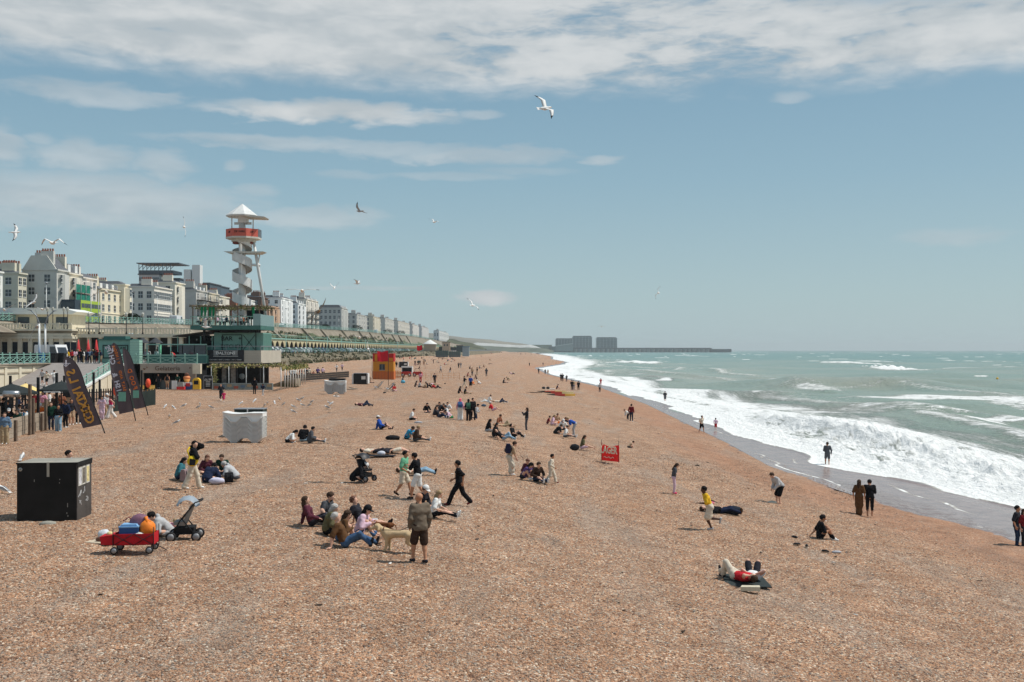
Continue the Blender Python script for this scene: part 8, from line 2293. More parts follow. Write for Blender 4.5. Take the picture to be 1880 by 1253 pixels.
p, w, me = stack(595, 634, 724, 14, .072, gpl, 'smaller stack', .9); crown(p, w, 14 * .072, .9, gpl, M_white, 'smaller stack')
t, w_ = storage_box(600, 629, 720, 1.5, .9, 'black storage box behind the smaller lounger stack', False, M_black, M_black); t.location.y += 1.2
def deckchair(px, py, rz_, label, flat=False):
 t = thing('deckchair', label, 'deckchair', G(px, py), rz_, 'striped deckchairs')
 cl = mat('deckchair_blue', srgb(150, 176, 200), .85, .1, 0, .1); c2 = mat('deckchair_white', srgb(214, 216, 216), .85, .1)
 s = .35 if flat else 1
 for k in range(6):
  b = MB(); y = -.26 + k * .088; b.add([(-.55, y, 1.05 * s), (-.2, y, .5 * s), (.15, y, .25 * s), (.55, y, .42 * s), (-.55, y + .088, 1.05 * s), (-.2, y + .088, .5 * s), (.15, y + .088, .25 * s), (.55, y + .088, .42 * s)], [(0, 1, 5, 4), (1, 2, 6, 5), (2, 3, 7, 6)]); b.build('stripe', cl if k % 2 else c2, t)
 for y in (-.3, .3): MB().bar((-.6, y, 1.1 * s), (.6, y, .03), .05).bar((-.5, y, .03), (.6, y, .5 * s), .05).build('frame', M_wood, t)
deckchair(695, 716, 2.9, 'blue and white deckchair left of the one in use'); deckchair(716, 719, 2.8, 'blue and white deckchair beside the person in red')
deckchair(641, 717, .3, 'folded blue deckchair leaning in a heap by the smaller stack', True); deckchair(648, 716, .5, 'second folded deckchair right in the heap', True)
# ------------------------------------------------------------------ things near the camera
def black_box():
 a = G(31, 958); b = G(141, 958.5); c = G(169, 946); w = (b - a).length; dp = 1.25; h = 1.68
 t = thing('equipment_box', 'big black plywood equipment box with stickers on its side', 'box', a, math.atan2(b.y - a.y, b.x - a.x) + .02)
 bk = mat('box_black', (.011, .0105, .010), .7, .25, 0, .5, 1.5, bump=.2); sd = mat('box_side', (.075, .066, .060), .8, .2, 0, .35, 2.0)
 MB().box(0, w - .02, 0, .03, 0, h).build('front_panel', bk, t); MB().box(w - .03, w, 0, dp, 0, h).build('side_panel', sd, t); MB().box(0, .03, .03, dp, 0, h).box(.03, w - .03, dp - .03, dp, 0, h).build('rear_panel', bk, t)
 MB().box(-.02, w + .015, -.02, dp + .02, h, h + .03).build('lid', mat('lid_grey', srgb(150, 146, 134), .7, .3, 0, .2, 1.5), t)
 MB().box(-.025, w + .02, -.025, -.018, h - .01, h + .035).box(w + .013, w + .022, -.02, dp + .02, h - .12, h + .035).build('lid_edge', bk, t)
 MB().box(w * .50, w * .54, -.035, -.01, h - .38, h + .04).box(w * .50, w * .54, -.02, .35, h + .03, h + .045).build('latch_strap', mat('strap_grey', srgb(166, 160, 146), .6), t)
 MB().lathe([(.005, 0), (.055, 0), (.055, .012), (.005, .012)], n=14).xf(Matrix.Rotation(math.pi / 2, 4, 'X')).build('round_sticker', cm(170, 168, 160), t, (.1, -.002, h - .16)); MB().box(-.035, .035, -.02, -.015, -.008, .008).xf(Matrix.Rotation(-.7, 4, 'Y')).build('sticker_bar', bk, t, (.1, 0, h - .16))
 for k, (y, c1) in enumerate(((.10, (206, 204, 206)), (.42, (120, 112, 100)), (.78, (226, 206, 150)))):
  s = MB().box(w, w + .006, y, y + .28, h - .68, h - .12).build('sticker', cm(222, 218, 206), t); MB().box(w + .006, w + .009, y + .03, y + .25, h - .64, h - .18).build('print', cm(*c1, var=.5, scale=12), s)
 rg = random.Random(2); g = MB()
 for (yc, zc) in ((.22, h - .92), (.62, h - .85), (.2, h - 1.2), (.8, h - 1.15)):
  q = Vector((w + .004, yc, zc)); pts = [q + Vector((0, rg.uniform(-.16, .16), rg.uniform(-.1, .1))) for _ in range(9)]
  for i in range(8): g.bar(pts[i], pts[i + 1], .012, .012)
 g.build('scribble', cm(190, 190, 190), t)
 sc = MB()
 for (x, z, l) in ((.48, 1.15, .07), (1.2, 1.2, .03), (1.19, 1.1, .03), (1.42, .4, .12), (1.4, .2, .05), (1.43, .12, .05)): sc.box(x, x + .018, -.004, -.001, z, z + l)
 sc.build('paint_fleck', cm(160, 156, 146), t)
 st = thing('stone', 'flat pale grey stone at the foot of the black box', 'stone', G(88, 964)); MB().ell((0, 0, .03), (.26, .13, .085), 12, 6, .08, rg).build('stone', cm(158, 154, 142, bump=.3), st)
black_box()
def wagon():
 c = G(250, 1014); t = thing('red_wagon', 'red folding beach wagon with a pocket at the end', 'wagon', c, .10)
 rd = mat('wagon_red', srgb(196, 34, 44, .9), .75, .2, 0, .15, 6, bump=.3); L, W = .98, .5; z0, z1 = .22, .50
 b = MB(); b.box(-L / 2, L / 2, -W / 2, -W / 2 + .02, z0, z1).box(-L / 2, L / 2, W / 2 - .02, W / 2, z0, z1).box(-L / 2, -L / 2 + .02, -W / 2, W / 2, z0, z1).box(L / 2 - .02, L / 2, -W / 2, W / 2, z0, z1).box(-L / 2, L / 2, -W / 2, W / 2, z0, z0 + .02); b.build('canvas', rd, t)
 MB().prism([(-L / 2 - .30, z0 + .02), (-L / 2, z0), (-L / 2, z1 - .02), (-L / 2 - .33, z1 - .06)], -W / 2 + .03, W / 2 - .03, 'y').build('end_pocket', rd, t)
 fr = MB()
 for x in (-L / 2, L / 2):
  for y in (-W / 2 - .015, W / 2 + .015): fr.tube([(x, y, .12), (x, y, z1 + .17)], .011, 6)
 for y in (-W / 2 - .02, W / 2 + .02):
  for k in range(2):
   xa, xb = -L / 2 + k * L / 2, -L / 2 + (k + 1) * L / 2; fr.tube([(xa, y, z0), (xb, y, z1)], .009, 6).tube([(xa, y, z1), (xb, y, z0)], .009, 6)
 fr.build('frame', M_black, t)
 MB().tube([(L / 2, 0, .18), (L / 2 + .28, -.1, .06), (L / 2 + .22, -.16, .05)], .011, 6).build('handle', M_black, t)
 wm = wheel_mesh(.095, .05)
 for x in (-L / 2 + .03, L / 2 - .10):
  for y in (-W / 2 - .02, W / 2 + .02): link('wheel', wm, t, (x, y, .095))
 def on(name, lb, cat, x, y, z): return thing(name, lb, cat, t.matrix_basis @ Vector((x, y, z)) + c if False else c + Vector((x, y, z)), .1)
 q = on('cool_box', 'blue cool box with a pale lid in the wagon', 'cool box', -.15, .0, z0 + .10); MB().box(-.23, .23, -.16, .16, 0, .32).build('body', mat('cool_blue', srgb(40, 84, 140), .4), q); MB().box(-.24, .24, -.17, .17, .32, .35).prism([(-.22, .35), (.22, .35), (.18, .40), (-.18, .40)], -.14, .14, 'y').build('lid', mat('cool_lid', srgb(130, 176, 216), .4), q)
 def sack(lb, x, y, z, r, col, name='bag', knot=True):
  q = on(name, lb, 'bag', x, y, z); m = cm(*col, .6, .3, .15, 8, .5); s = random.Random(int(x * 100)); b = MB().ell((0, 0, r[2]), r, 14, 9, .07, s)
  if knot: b.tube([(0, 0, r[2] * 1.7), (-.03, 0, r[2] * 2.1), (-.05, .02, r[2] * 2.35)], [r[0] * .55, .035, .05], 8)
  b.build('sack', m, q); return q
 sack('orange carrier bag tied at the top in the wagon', .27, .05, .36, (.2, .17, .22), (238, 132, 40))
 q = sack('mauve patterned tote bag standing in the wagon', .05, .14, .50, (.26, .15, .22), (128, 90, 108), 'tote_bag', False); MB().tube([(-.15, 0, .25), (-.28, 0, .36), (-.36, 0, .30), (-.42, 0, .27)], .014, 6).tube([(-.15, 0, .28), (0, 0, .40), (.2, 0, .28)], .014, 6).build('strap', cm(120, 40, 54), q)
 sack('cream roll in the end pocket of the wagon', -.62, -.1, .42, (.08, .07, .06), (222, 206, 150), 'snack_pack', False); sack('white and green carrier bag in the wagon', .12, -.1, .36, (.12, .1, .08), (214, 222, 214), 'bag', False)
 c0 = c
 for (px, py, r, col, lb, nm) in ((192, 990, (.19, .14, .14), (212, 216, 220), 'white carrier bag on the sand coloured cloth left of the wagon', 'bag'), (190, 996, (.2, .12, .09), (110, 70, 50), 'brown bag below the white carrier bag', 'bag')):
  q = thing(nm, lb, 'bag', G(px, py)); MB().ell((0, 0, r[2] * .8), r, 12, 8, .12, random.Random(px)).build('sack', cm(*col, .6, .3, .15, 8, .5), q)
 q = thing('picnic_cloth', 'sand coloured cloth spread left of the wagon', 'cloth', G(190, 996)); MB().prism([(-.45, -.15), (.2, -.35), (.5, -.1), (.4, .3), (-.3, .28)], .012, .035, 'z').build('cloth', cm(200, 184, 160, bump=.4), q)
wagon()
def stroller(px, py, rz_, label, seat, s=1.0, canopy=(120, 128, 136)):
 t = thing('stroller', label, 'stroller', G(px, py), rz_); t.scale = (s, s, s)
 bk = M_black; f = MB()
 for y in (-.24, .24):
  f.tube([(-.28, y, .14), (-.05, y, .55), (.30, y, .98), (.42, y, 1.02)], .017, 7).tube([(.34, y, .12), (.05, y, .50), (-.05, y, .62)], .017, 7).tube([(-.28, y, .2), (.34, y, .2)], .012, 6)
 f.tube([(.42, -.24, 1.02), (.46, 0, 1.03), (.42, .24, 1.02)], .022, 8); f.build('frame', bk, t)
 MB().prism([(-.22, .42), (.05, .40), (.24, .86), (.18, .90), (0, .50), (-.22, .50)], -.22, .22, 'y').build('seat', cm(*seat, bump=.3), t)
 MB().prism([(-.2, .18), (.25, .18), (.28, .36), (-.22, .34)], -.22, .22, 'y').build('basket', M_dark, t)
 cpy = []; a = MB()
 v = []; fc = []
 for i in range(7):
  q = math.radians(20 + 24 * i)
  for j in range(7):
   y = -.24 + .08 * j; r = .34 * (1 - .25 * (abs(y) / .24) ** 2); v.append((.10 - r * math.cos(q) * .9, y, .80 + r * math.sin(q)))
 for i in range(6):
  for j in range(6): p_ = i * 7 + j; fc.append((p_, p_ + 1, p_ + 8, p_ + 7))
 a.add(v, fc, True).build('canopy', cm(*canopy, .5, .4), t)
 wm = wheel_mesh(.13, .05)
 for (x, y) in ((-.28, -.27), (-.28, .27), (.34, -.27), (.34, .27)): link('wheel', wm, t, (x, y, .13))
stroller(338, 992, .15, 'black stroller with grey canopy behind the red wagon', (150, 144, 136), 1.05, (150, 160, 168))
stroller(669, 884, 2.6, 'black stroller with reclined seat beside the person in black', (34, 34, 36), .98, (40, 40, 42))
pp(318, 979, 'hug', 300, .95, 'pink', 'pink', 'y', 'small fair haired child in pink behind the grey hoodie', group='parent and child by the wagon')
def low(px, py, name, label, cat, r, col, kind='ell', rz_=0):
 t = thing(name, label, cat, G(px, py), rz_)
 if kind == 'ell': MB().ell((0, 0, r[2] * .75), r, 12, 8, .10, random.Random(px)).build(name if name != 'bag' else 'sack', cm(*col, bump=.4), t)
 elif kind == 'flat': MB().prism([(-r[0], -r[1] * .8), (r[0] * .9, -r[1]), (r[0], r[1] * .8), (-r[0] * .7, r[1])], .012, .012 + r[2], 'z').build('cloth', cm(*col, bump=.4), t)
 return t
def backpack(loc, label, col, rz_=0, h=.46):
 t = thing('backpack', label, 'backpack', loc, rz_)
 MB().prism([(-.11, 0), (.11, 0), (.13, h * .6), (.08, h * .95), (-.08, h * .95), (-.13, h * .6)], -.15, .15, 'y').build('body', cm(*col, bump=.4), t)
 MB().prism([(.12, .04), (.17, .06), (.17, h * .42), (.13, h * .5)], -.11, .11, 'y').build('pocket', cm(*[int(q * .8) for q in col]), t)
 for y in (-.09, .09): MB().tube([(-.12, y, .05), (-.17, y, h * .4), (-.12, y, h * .85)], .014, 6).build('strap', M_black, t)
low(398, 888, 'bag', 'white cloth bundle in the middle of the circle of friends', 'bag', (.30, .16, .13), (206, 204, 222)); backpack(G(340, 883), 'patterned pink grey backpack beside the woman in teal', (150, 128, 128), 2.8)
backpack(G(420, 886), 'black backpack beside the grey hooded person', (30, 30, 34), 2.0, .4)
low(721, 809, 'holdall', 'black holdall lying left of the pair in cyan and brown', 'bag', (.42, .16, .17), (30, 30, 33)); low(696, 838, 'towel', 'dark towel under the lying pair', 'towel', (.8, .3, .03), (36, 36, 40), 'flat'); low(700, 836, 'bag', 'white bag lying by the legs of the pale topped sunbather', 'bag', (.2, .14, .12), (206, 208, 216))
low(768, 778, 'bag', 'small white and black bag before the man in white', 'bag', (.28, .14, .10), (170, 170, 172)); low(888, 747, 'cool_bag', 'small slate blue cool bag beyond the student group', 'bag', (.24, .14, .14), (70, 92, 112))
low(740, 704, 'shopping_bag', 'bright blue shopping bag by the far person in grey', 'bag', (.35, .2, .26), (96, 176, 206)); low(1055, 826, 'backpack', 'dark backpack behind the woman in olive', 'backpack', (.3, .2, .2), (32, 36, 40))
low(1418, 926, 'clothes_heap', 'cream heap of clothes at the feet of the bending person', 'clothes', (.24, .12, .09), (206, 196, 176)); low(1345, 945, 'blanket', 'crumpled dark blue blanket over the lying person', 'blanket', (.40, .26, .20), (28, 36, 48))
low(1303, 926, 'towel', 'pink towel by the head of the person lying in dark blankets', 'towel', (.20, .14, .1), (232, 130, 150)); low(1536, 1016, 'clothes_heap', 'small white and grey heap right of the scattered shoes', 'clothes', (.17, .09, .05), (176, 176, 180))
for k, (px, py) in enumerate(((1463, 1000), (1481, 1003), (1515, 1013), (1553, 1017), (1459, 987))):
 t = thing('shoe', 'dark sandal %s near the sitting man in black' % ['leftmost but one', 'third in the row', 'fourth in the row', 'at the right end', 'alone above the others'][k], 'shoe', G(px, py), k * 1.3, 'scattered dark sandals'); MB().ell((0, 0, .03), (.13, .05, .04), 10, 5).build('upper', M_black, t); MB().box(-.13, .12, -.045, .045, 0, .02).build('sole', M_dark, t)
low(1280, 856, 'seaweed', 'dark clump of seaweed, left of two on the shingle', 'seaweed', (.15, .07, .05), (50, 44, 36)); low(1299, 851, 'seaweed', 'dark clump of seaweed, right of two on the shingle', 'seaweed', (.10, .08, .05), (46, 42, 38))
low(706, 722, 'seaweed', 'little dark litter below the deckchairs', 'litter', (.2, .12, .08), (60, 60, 60)); low(817, 705, 'litter', 'small dark lump right of the reclining party', 'litter', (.15, .1, .08), (60, 50, 44))
backpack(G(938, 873) + Vector((-.12, -.12, 1.02)), 'navy backpack on the back of the woman in the beige dress', (40, 42, 66), math.pi, .44)
backpack(G(845, 772) + Vector((0, -.20, .98)), 'blue backpack on the woman with the pink headscarf', (76, 116, 166), -1.57, .44); backpack(G(860, 774) + Vector((0, -.20, .96)), 'green backpack on the woman in black', (70, 116, 96), -1.57, .46)
p = G(353, 899); t = thing('shoulder_bag', 'black and yellow bag worn at the hip of the walker', 'bag', p + Vector((.10, -.28, .92)), .2); MB().ell((0, 0, .14), (.20, .12, .19), 12, 8, .05, random.Random(1)).build('body', cm(226, 190, 40, bump=.3), t); MB().prism([(-.10, 0), (.10, 0), (.12, .2), (-.08, .24)], -.135, -.10, 'y').build('pocket', M_black, t); MB().tube([(-.1, 0, .28), (-.2, .2, .5), (-.12, .25, .62)], .03, 6).build('strap', cm(226, 190, 40), t)
# couple lying close to the camera
low(1366, 1068, 'blanket', 'dark green grey blanket under the couple lying near the camera', 'blanket', (.62, .80, .03), (52, 60, 60), 'flat'); low(1377, 1085, 'cushion_bag', 'cream canvas bag used as a pillow by the lying couple', 'bag', (.27, .11, .11), (206, 196, 172), 'flat')
pp(1352, 1066, 'liek', 118, 1.72, 'red', 'cream', 'b', 'man in red T-shirt and pale trousers lying with one knee up', loc=G(1352, 1066) + Vector((0, 0, .03)), wide=.3, shoe='dark', group='couple lying on a blanket'); pp(1382, 1064, 'liear', 75, 1.66, 'white', 'dark', 'b', 'woman in white lying with arms over her head', loc=G(1382, 1064) + Vector((0, 0, .03)), sleeve=.45, longhair=.3, leglen=.4, shoe=None, group='couple lying on a blanket')
# ------------------------------------------------------------------ dogs
def dog(loc, rz_, s, m, label, long=0.0, short=0.0, pale=None):
 t = thing('dog', label, 'dog', loc, rz_); t.scale = (s, s, s)
 lz = .30 - short; L = .34 + long; z = lz + .13
 V = lambda *a: np.array(a, float)
 pr = [(V(-L, 0, z + .02), V(L * .9, 0, z + .01), .088, .112, .05), (V(-L, 0, z), V(-L * .8, 0, z), .11, .10, .04), (V(L * .75, 0, z - .02), V(L * .95, 0, z + .03), .13, .12, .05), (V(L, 0, z + .06), V(L + .17, 0, z + .15), .09, .072, .04),
  (V(L + .20, 0, z + .18), V(L + .22, 0, z + .18), .082, .078, .03), (V(L + .25, 0, z + .16), V(L + .37, 0, z + .125), .05, .036, .03), (V(L + .16, .07, z + .19), V(L + .15, .10, z + .11), .025, .03, .015), (V(L + .16, -.07, z + .19), V(L + .15, -.10, z + .11), .025, .03, .015)]
 for y in (.075, -.075):
  o_ = .05 if y > 0 else -.03
  pr += [(V(L * .8, y, z), V(L * .78 + o_ * .4, y, lz * .5), .06, .036, .03), (V(L * .78 + o_ * .4, y, lz * .5), V(L * .8 + o_, y, .035), .034, .028, .02), (V(L * .8 + o_, y, .03), V(L * .8 + o_ + .05, y, .025), .03, .026, .02)]
  pr += [(V(-L * .85, y, z), V(-L * .72 - o_, y, lz * .78), .09, .055, .04), (V(-L * .72 - o_, y, lz * .78), V(-L - .07 - o_, y, lz * .42), .05, .032, .02), (V(-L - .07 - o_, y, lz * .42), V(-L - .04 - o_, y, .035), .03, .027, .02), (V(-L - .04 - o_, y, .03), V(-L + .02 - o_, y, .025), .03, .026, .02)]
 pr += [(V(-L - .06, 0, z + .07), V(-L - .20, .03, z - .02), .032, .026, .03), (V(-L - .20, .03, z - .02), V(-L - .26, .05, z - .16), .026, .014, .02)]
 f = Field(pr, .014); Vv, Q = f.mesh(); link('body', nmesh('body', Vv, Q, m), t)
 MB().ell((L + .40, 0, z + .135), (.016, .02, .014), 8, 5).build('nose', M_black, t)
 for y in (-.05, .05): MB().ell((L + .275, y, z + .205), (.010, .010, .010), 6, 4).build('eye', M_black, t)
 MB().tube([(L + .02 + .075 * 0, .095 * math.cos(a), z + .10 + .09 * math.sin(a)) for a in np.linspace(0, 2 * math.pi, 14)], .012, 6, False).build('collar', mat('collar_red', srgb(110, 60, 40), .6), t)
 return t
d = dog(G(731, 1013), math.radians(168), 1.05, mat('fur_cream', srgb(214, 186, 146, .85), .9, .15, 0, .16, 7, bump=.5), 'cream labrador standing on a lead')
dog(G(704, 975), math.radians(165), .62, mat('fur_brown', srgb(120, 76, 48, .85), .9, .15, 0, .2, 9, bump=.4), 'small brown dog held by the sitting people', .08, .14)
a = G(731, 1013) + Vector((-.42, -.05, .58)); b = G(771, 1035) + Vector((-.28, .02, .92));
t = thing('dog_lead', 'dark lead from the labrador to the bald man', 'lead', a); MB().tube([(0, 0, 0), (b - a) * .35 + Vector((0, 0, -.03)), (b - a) * .7 + Vector((0, 0, -.06)), b - a], .010, 6).build('strap', M_black, t)
# ------------------------------------------------------------------ gulls
GW = mat('gull_white', (.74, .73, .70), .8, .2, 0, .04); GG = mat('gull_grey', (.36, .37, .38), .8, .2, 0, .08); GK = mat('gull_black', (.03, .03, .032), .8, .2); GY = mat('gull_beak', srgb(226, 170, 60), .6); GB = mat('gull_brown', (.22, .17, .12), .8, .2, 0, .3, 9)
def gull_body(t, m, z=0, pitch=0):
 b = MB().tube([(-.30, 0, 0), (-.20, 0, .0), (-.05, 0, -.015), (.08, 0, -.005), (.17, 0, .02), (.235, 0, .035), (.265, 0, .035)], [.02, .045, .078, .075, .05, .042, .02], 10)
 b.xf(Matrix.Translation((0, 0, z)) @ Matrix.Rotation(-pitch, 4, 'Y')); b.build('body', m, t)
 k = MB().tube([(.26, 0, .033), (.31, 0, .025), (.325, 0, .012)], [.014, .010, .004], 6); k.xf(Matrix.Translation((0, 0, z)) @ Matrix.Rotation(-pitch, 4, 'Y')); k.build('beak', GY, t)
 tl = MB().prism([(-.22, -.035), (-.40, -.075), (-.41, .075), (-.22, .035)], -.008, .004, 'z'); tl.xf(Matrix.Translation((0, 0, z)) @ Matrix.Rotation(-pitch, 4, 'Y')); tl.build('tail', m, t)
def flying(px, py, Y, rx, ry, rz_, i_, o_, label, m=GW, span=1.0):
 t = thing('seagull', label, 'gull', A(px, py, Y), 0, 'gulls in the air'); t.rotation_euler = tuple(math.radians(q) for q in (rx, ry, rz_)); t.scale = (span,) * 3
 gull_body(t, m)
 for s in (-1, 1):
  i, o = (i_, o_) if not isinstance(i_, tuple) else ((i_[0], o_[0]) if s > 0 else (i_[1], o_[1]))
  i = math.radians(i); o = math.radians(o)
  def q(u, x, dz=0):
   if u <= .32: y = u * math.cos(i); z = u * math.sin(i)
   else: y = .32 * math.cos(i) + (u - .32) * math.cos(o); z = .32 * math.sin(i) + (u - .32) * math.sin(o)
   return (x, s * (y + .03), z + .02 + dz)
  us = [0, .16, .32, .45, .58, .68]; le = [.09, .12, .15, .10, .02, -.10]; te = [-.10, -.10, -.07, -.08, -.11, -.14]
  w = MB().use(m); v = []
  for u, a, b in zip(us, le, te): v += [q(u, a, .006), q(u, (a + b) / 2, .014), q(u, b, 0), q(u, (a + b) / 2, -.006)]
  w.add(v[:20], [tuple(k * 4 + j + e for e in (0, 4)) + tuple(k * 4 + (j + 1) % 4 + e for e in (4, 0)) for k in range(4) for j in range(4)], True); w.build('wing', m, t)
  tp = MB(); tp.add(v[16:24] + [q(.74, -.15)], [tuple(j + e for e in (0, 4)) + tuple((j + 1) % 4 + e for e in (4, 0)) for j in range(4)] + [(4 + j, 8, 4 + (j + 1) % 4) for j in range(4)], True); tp.build('wing_tip', GK, t)
flying(1001, 199, 40, 58, -10, 34, (10, 35), (-15, -10), 'large pale gull banking alone high over the beach', GW)
flying(28, 427, 66, -10, 0, 20, (60, -70), (80, -80), 'gull with one wing raised at the left edge of the sky')
flying(97, 446, 44, 0, 10, 270, 28, -48, 'gull seen head on with arched wings above the grey gable')
flying(338, 417, 70, 85, 0, 100, 10, -10, 'thin gull turned on its side left of the tower')
flying(660, 388, 75, 10, 0, 150, (40, 10), (55, -5), 'dark gull high to the right of the tower', GG)
flying(797, 408, 100, 20, 0, 60, 35, -10, 'tiny white gull right of the dark one')
flying(555, 534, 44, 0, 5, 275, 8, -6, 'gull gliding with level wings over the white houses'); flying(614, 529, 100, 0, 30, 270, 50, 50, 'tiny gull with raised wings above the grey block'); flying(656, 521, 95, 0, 0, 350, 40, 20, 'tiny gull flying right above the grey block')
flying(868, 561, 78, 40, 0, 60, 20, 0, 'gull below the small round cloud'); flying(1209, 538, 95, 70, 0, 250, 30, -20, 'lone gull over the horizon right of the marina'); flying(195, 537, 45, 10, 0, 290, (25, 5), (-30, -25), 'gull gliding in front of the cream terrace')
flying(60, 556, 62, 10, 0, 330, (50, -20), (60, -40), 'gull rising before the grey gable'); flying(78, 568, 70, 0, 0, 275, 15, -5, 'gull gliding over the upper road railing'); flying(8, 569, 60, 0, 0, 290, (30, 5), (30, 0), 'gull crossing the left edge above the shelter')
flying(68, 600, 42, 30, 0, 300, (60, -30), (70, -45), 'big gull sweeping down before the terrace building', GG); flying(584, 572, 45, 35, 0, 300, (15, -10), (25, -50), 'brown gull slanting down before the grey block', GB); flying(660, 620, 60, 0, 0, 275, 20, -15, 'gull gliding low before the cliff wall')
flying(378, 601, 72, 10, 0, 200, (60, 20), (40, 0), 'gull flying before the roof terrace of the bar'); flying(676, 641, 80, 30, 0, 90, (50, -40), (60, -60), 'gull lifting off left of the lifeguard hut')
flying(1105, 600, 160, 0, 0, 275, 15, -10, 'speck of a gull above the marina'); flying(617, 728, 84, 5, 0, 200, (30, 10), (20, 0), 'gull skimming the shingle below the smaller lounger stack')
def standing_gull():
 t = thing('seagull', 'gull', 'gull', (0, 0, 0), 0, 'gulls standing on the shingle')
 gull_body(t, GW, .24, .42)
 for s in (-1, 1):
  MB().prism([(.10, .04), (-.05, .075), (-.25, .02), (-.36, 0), (-.2, -.03), (.06, -.04)], -.008, .008, 'y').xf(Matrix.Translation((0, s * .075, .25)) @ Matrix.Rotation(-.36, 4, 'Y') @ Matrix.Rotation(s * .12, 4, 'Z')).build('wing', GG, t)
  MB().tube([(0, s * .03, .18), (.0, s * .03, .01), (.05, s * .03, .005)], .008, 5).build('leg', GY, t)
 return t
sg = standing_gull(); rg = random.Random(4)
pl = [(304, 750), (318, 752), (338, 749), (365, 752), (367, 746), (387, 752), (443, 744), (468, 740), (486, 749), (491, 744), (504, 743), (513, 737), (521, 746), (538, 751), (538, 760), (547, 738), (555, 736), (555, 748), (569, 748), (573, 742), (600, 752), (604, 744), (609, 745), (311, 769), (325, 781), (41, 847), (4, 908)]
for k, (px, py) in enumerate(pl):
 o = sg if k == 0 else copy_tree(sg)
 o.location = G(px, py); o.rotation_euler = (0, 0, rg.uniform(0, 6.28)); sc_ = rg.uniform(.85, 1.02); o.scale = (sc_,) * 3
 wd = 'standing behind the black box' if k == 25 else 'standing at the left edge beside the black box' if k == 26 else 'left of the big lounger stack, %s from the flags' % ORD[k] if k < 6 else '%s one standing left of the big lounger stack, nearer the camera' % ['upper', 'lower'][k - 23] if k in (23, 24) else 'beyond the big lounger stack, %s from the left' % ORD[k - 6]
 o['label'] = 'white gull ' + wd
# bits of weed and litter along the shingle
rg = random.Random(21); m_ = MB(); cols_ = [cm(52, 44, 38), cm(70, 58, 48), cm(226, 222, 214), cm(96, 84, 74), cm(44, 46, 50)]
for k in range(340):
 Y = rg.uniform(20, 150) ** 1.0; X = rg.uniform(-.5, .45) * Y if k % 3 else rg.gauss(11, 4)
 if X > 18 or X < -26: continue
 m_.use(cols_[min(4, int(rg.random() ** 1.5 * 5))]); a = rg.uniform(0, 6.28); r = rg.uniform(.015, .055); z = gz(X, Y) + .03
 st_ = len(m_.v); m_.ell((0, 0, 0), (r * 1.8, r * .7, r * .35), 7, 4, .3, rg); m_.xf(Matrix.Translation((X, Y, z)) @ Matrix.Rotation(a, 4, 'Z'), st_)
tag(m_.build('beach_debris'), 'scattered bits of weed and litter on the shingle', kind='stuff')
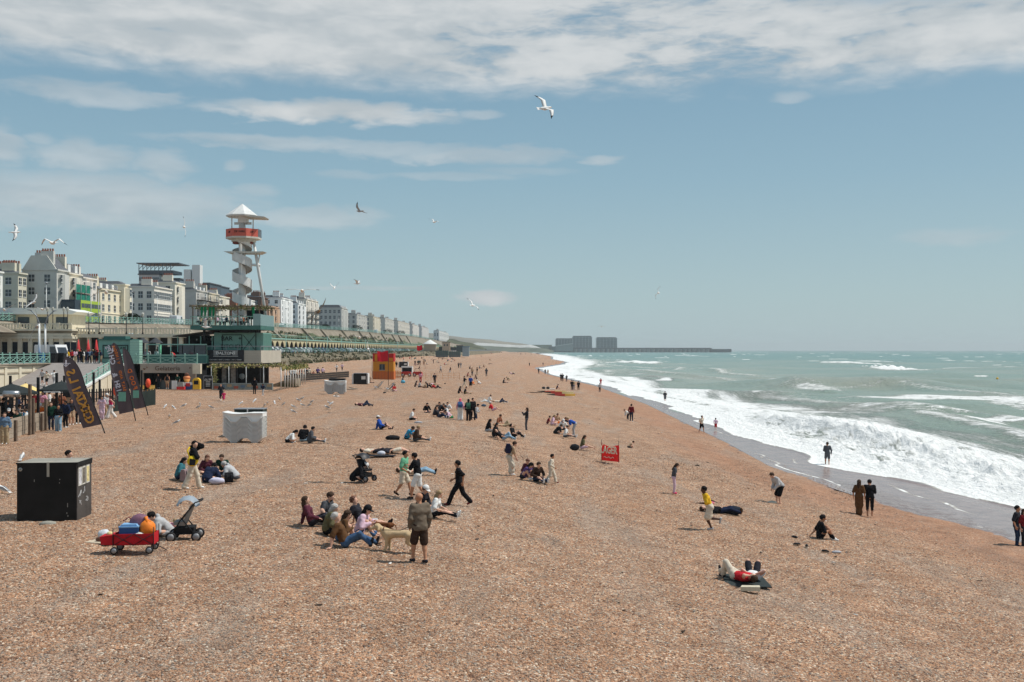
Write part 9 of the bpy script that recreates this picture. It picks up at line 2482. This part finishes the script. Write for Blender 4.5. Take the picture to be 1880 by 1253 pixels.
# ------------------------------------------------------------------ loose pebbles near the camera
def pebbles():
 ico = MB().ell((0, 0, 0), (1, .8, .5), 6, 4, .08, random.Random(1)).mesh('pebble')
 m = bpy.data.materials.new('pebble'); m.use_nodes = True; g = NT(m.node_tree); bs = m.node_tree.nodes['Principled BSDF']
 oi = g.n('ShaderNodeObjectInfo')
 c = g.ramp(oi.outputs['Random'], [(0.0, srgb(96, 74, 62)), (.2, srgb(160, 122, 96)), (.5, srgb(196, 156, 126)), (.75, srgb(176, 160, 144)), (.88, srgb(120, 112, 108)), (1.0, srgb(232, 222, 206))])
 g.lk(g.mix(1.0, c, (.80, .77, .72), 'MULTIPLY'), bs.inputs['Base Color']); bs.inputs['Roughness'].default_value = .7
 ico.materials.append(m)
 src = link('pebble_shape', ico, None, (0, -40, -20)); src['kind'] = 'helper'; src.hide_render = True; src.hide_viewport = True
 rs = np.random.RandomState(3); N = 190000
 Y = 13 + 85 * rs.rand(N) ** 1.9; X = (rs.rand(N) - .5) * 1.16 * Y
 keep = X < 19; X = X[keep]; Y = Y[keep]
 gx, gy, gz_ = BGRID
 i = np.clip(np.searchsorted(gx, X) - 1, 0, len(gx) - 2); j = np.clip(np.searchsorted(gy, Y) - 1, 0, len(gy) - 2)
 u = (X - gx[i]) / (gx[i + 1] - gx[i]); v = (Y - gy[j]) / (gy[j + 1] - gy[j]); u = np.clip(u, 0, 1); v = np.clip(v, 0, 1)
 Z = (gz_[j, i] * (1 - u) + gz_[j, i + 1] * u) * (1 - v) + (gz_[j + 1, i] * (1 - u) + gz_[j + 1, i + 1] * u) * v
 me = bpy.data.meshes.new('pebbles'); me.vertices.add(len(X)); co = np.stack([X, Y, Z], -1)
 me.vertices.foreach_set('co', co.reshape(-1).astype(np.float32))
 at = me.attributes.new('size', 'FLOAT', 'POINT'); at.data.foreach_set('value', (.012 + .022 * rs.rand(len(X)) ** 3 + .0002 * Y) * np.clip((95 - Y) / 45, .2, 1).astype(np.float32))
 o = link('pebbles', me); tag(o, 'loose pebbles scattered over the near beach', kind='stuff')
 ng = bpy.data.node_groups.new('scatter', 'GeometryNodeTree'); ng.interface.new_socket('Geometry', in_out='INPUT', socket_type='NodeSocketGeometry'); ng.interface.new_socket('Geometry', in_out='OUTPUT', socket_type='NodeSocketGeometry')
 N_ = ng.nodes; gi = N_.new('NodeGroupInput'); go = N_.new('NodeGroupOutput'); ip = N_.new('GeometryNodeInstanceOnPoints'); obi = N_.new('GeometryNodeObjectInfo'); obi.inputs['Object'].default_value = src
 rv = N_.new('FunctionNodeRandomValue'); rv.data_type = 'FLOAT_VECTOR'; rv.inputs[0].default_value = (-.35, -.35, 0); rv.inputs[1].default_value = (.35, .35, 6.28)
 na = N_.new('GeometryNodeInputNamedAttribute'); na.data_type = 'FLOAT'; na.inputs[0].default_value = 'size'
 L = ng.links.new; L(gi.outputs[0], ip.inputs['Points']); L(obi.outputs['Geometry'], ip.inputs['Instance']); L(rv.outputs[0], ip.inputs['Rotation']); L(na.outputs[0], ip.inputs['Scale']); L(ip.outputs[0], go.inputs[0])
 md = o.modifiers.new('scatter', 'NODES'); md.node_group = ng
pebbles()
# ------------------------------------------------------------------ haze: one closed box of thin air round the whole place
def haze():
 b = MB(); b.box(-5200, 5200, -60, 9000, -5.5, 62)
 m = bpy.data.materials.new('haze'); m.use_nodes = True; nt = m.node_tree; nt.nodes.clear()
 pv = nt.nodes.new('ShaderNodeVolumePrincipled'); pv.inputs['Color'].default_value = (.88, .95, .96, 1); pv.inputs['Density'].default_value = HAZE; pv.inputs['Anisotropy'].default_value = .15
 out = nt.nodes.new('ShaderNodeOutputMaterial'); nt.links.new(pv.outputs[0], out.inputs['Volume'])
 tag(b.build('haze', m), 'thin sea haze', kind='stuff')
HAZE = 0.00011
haze()
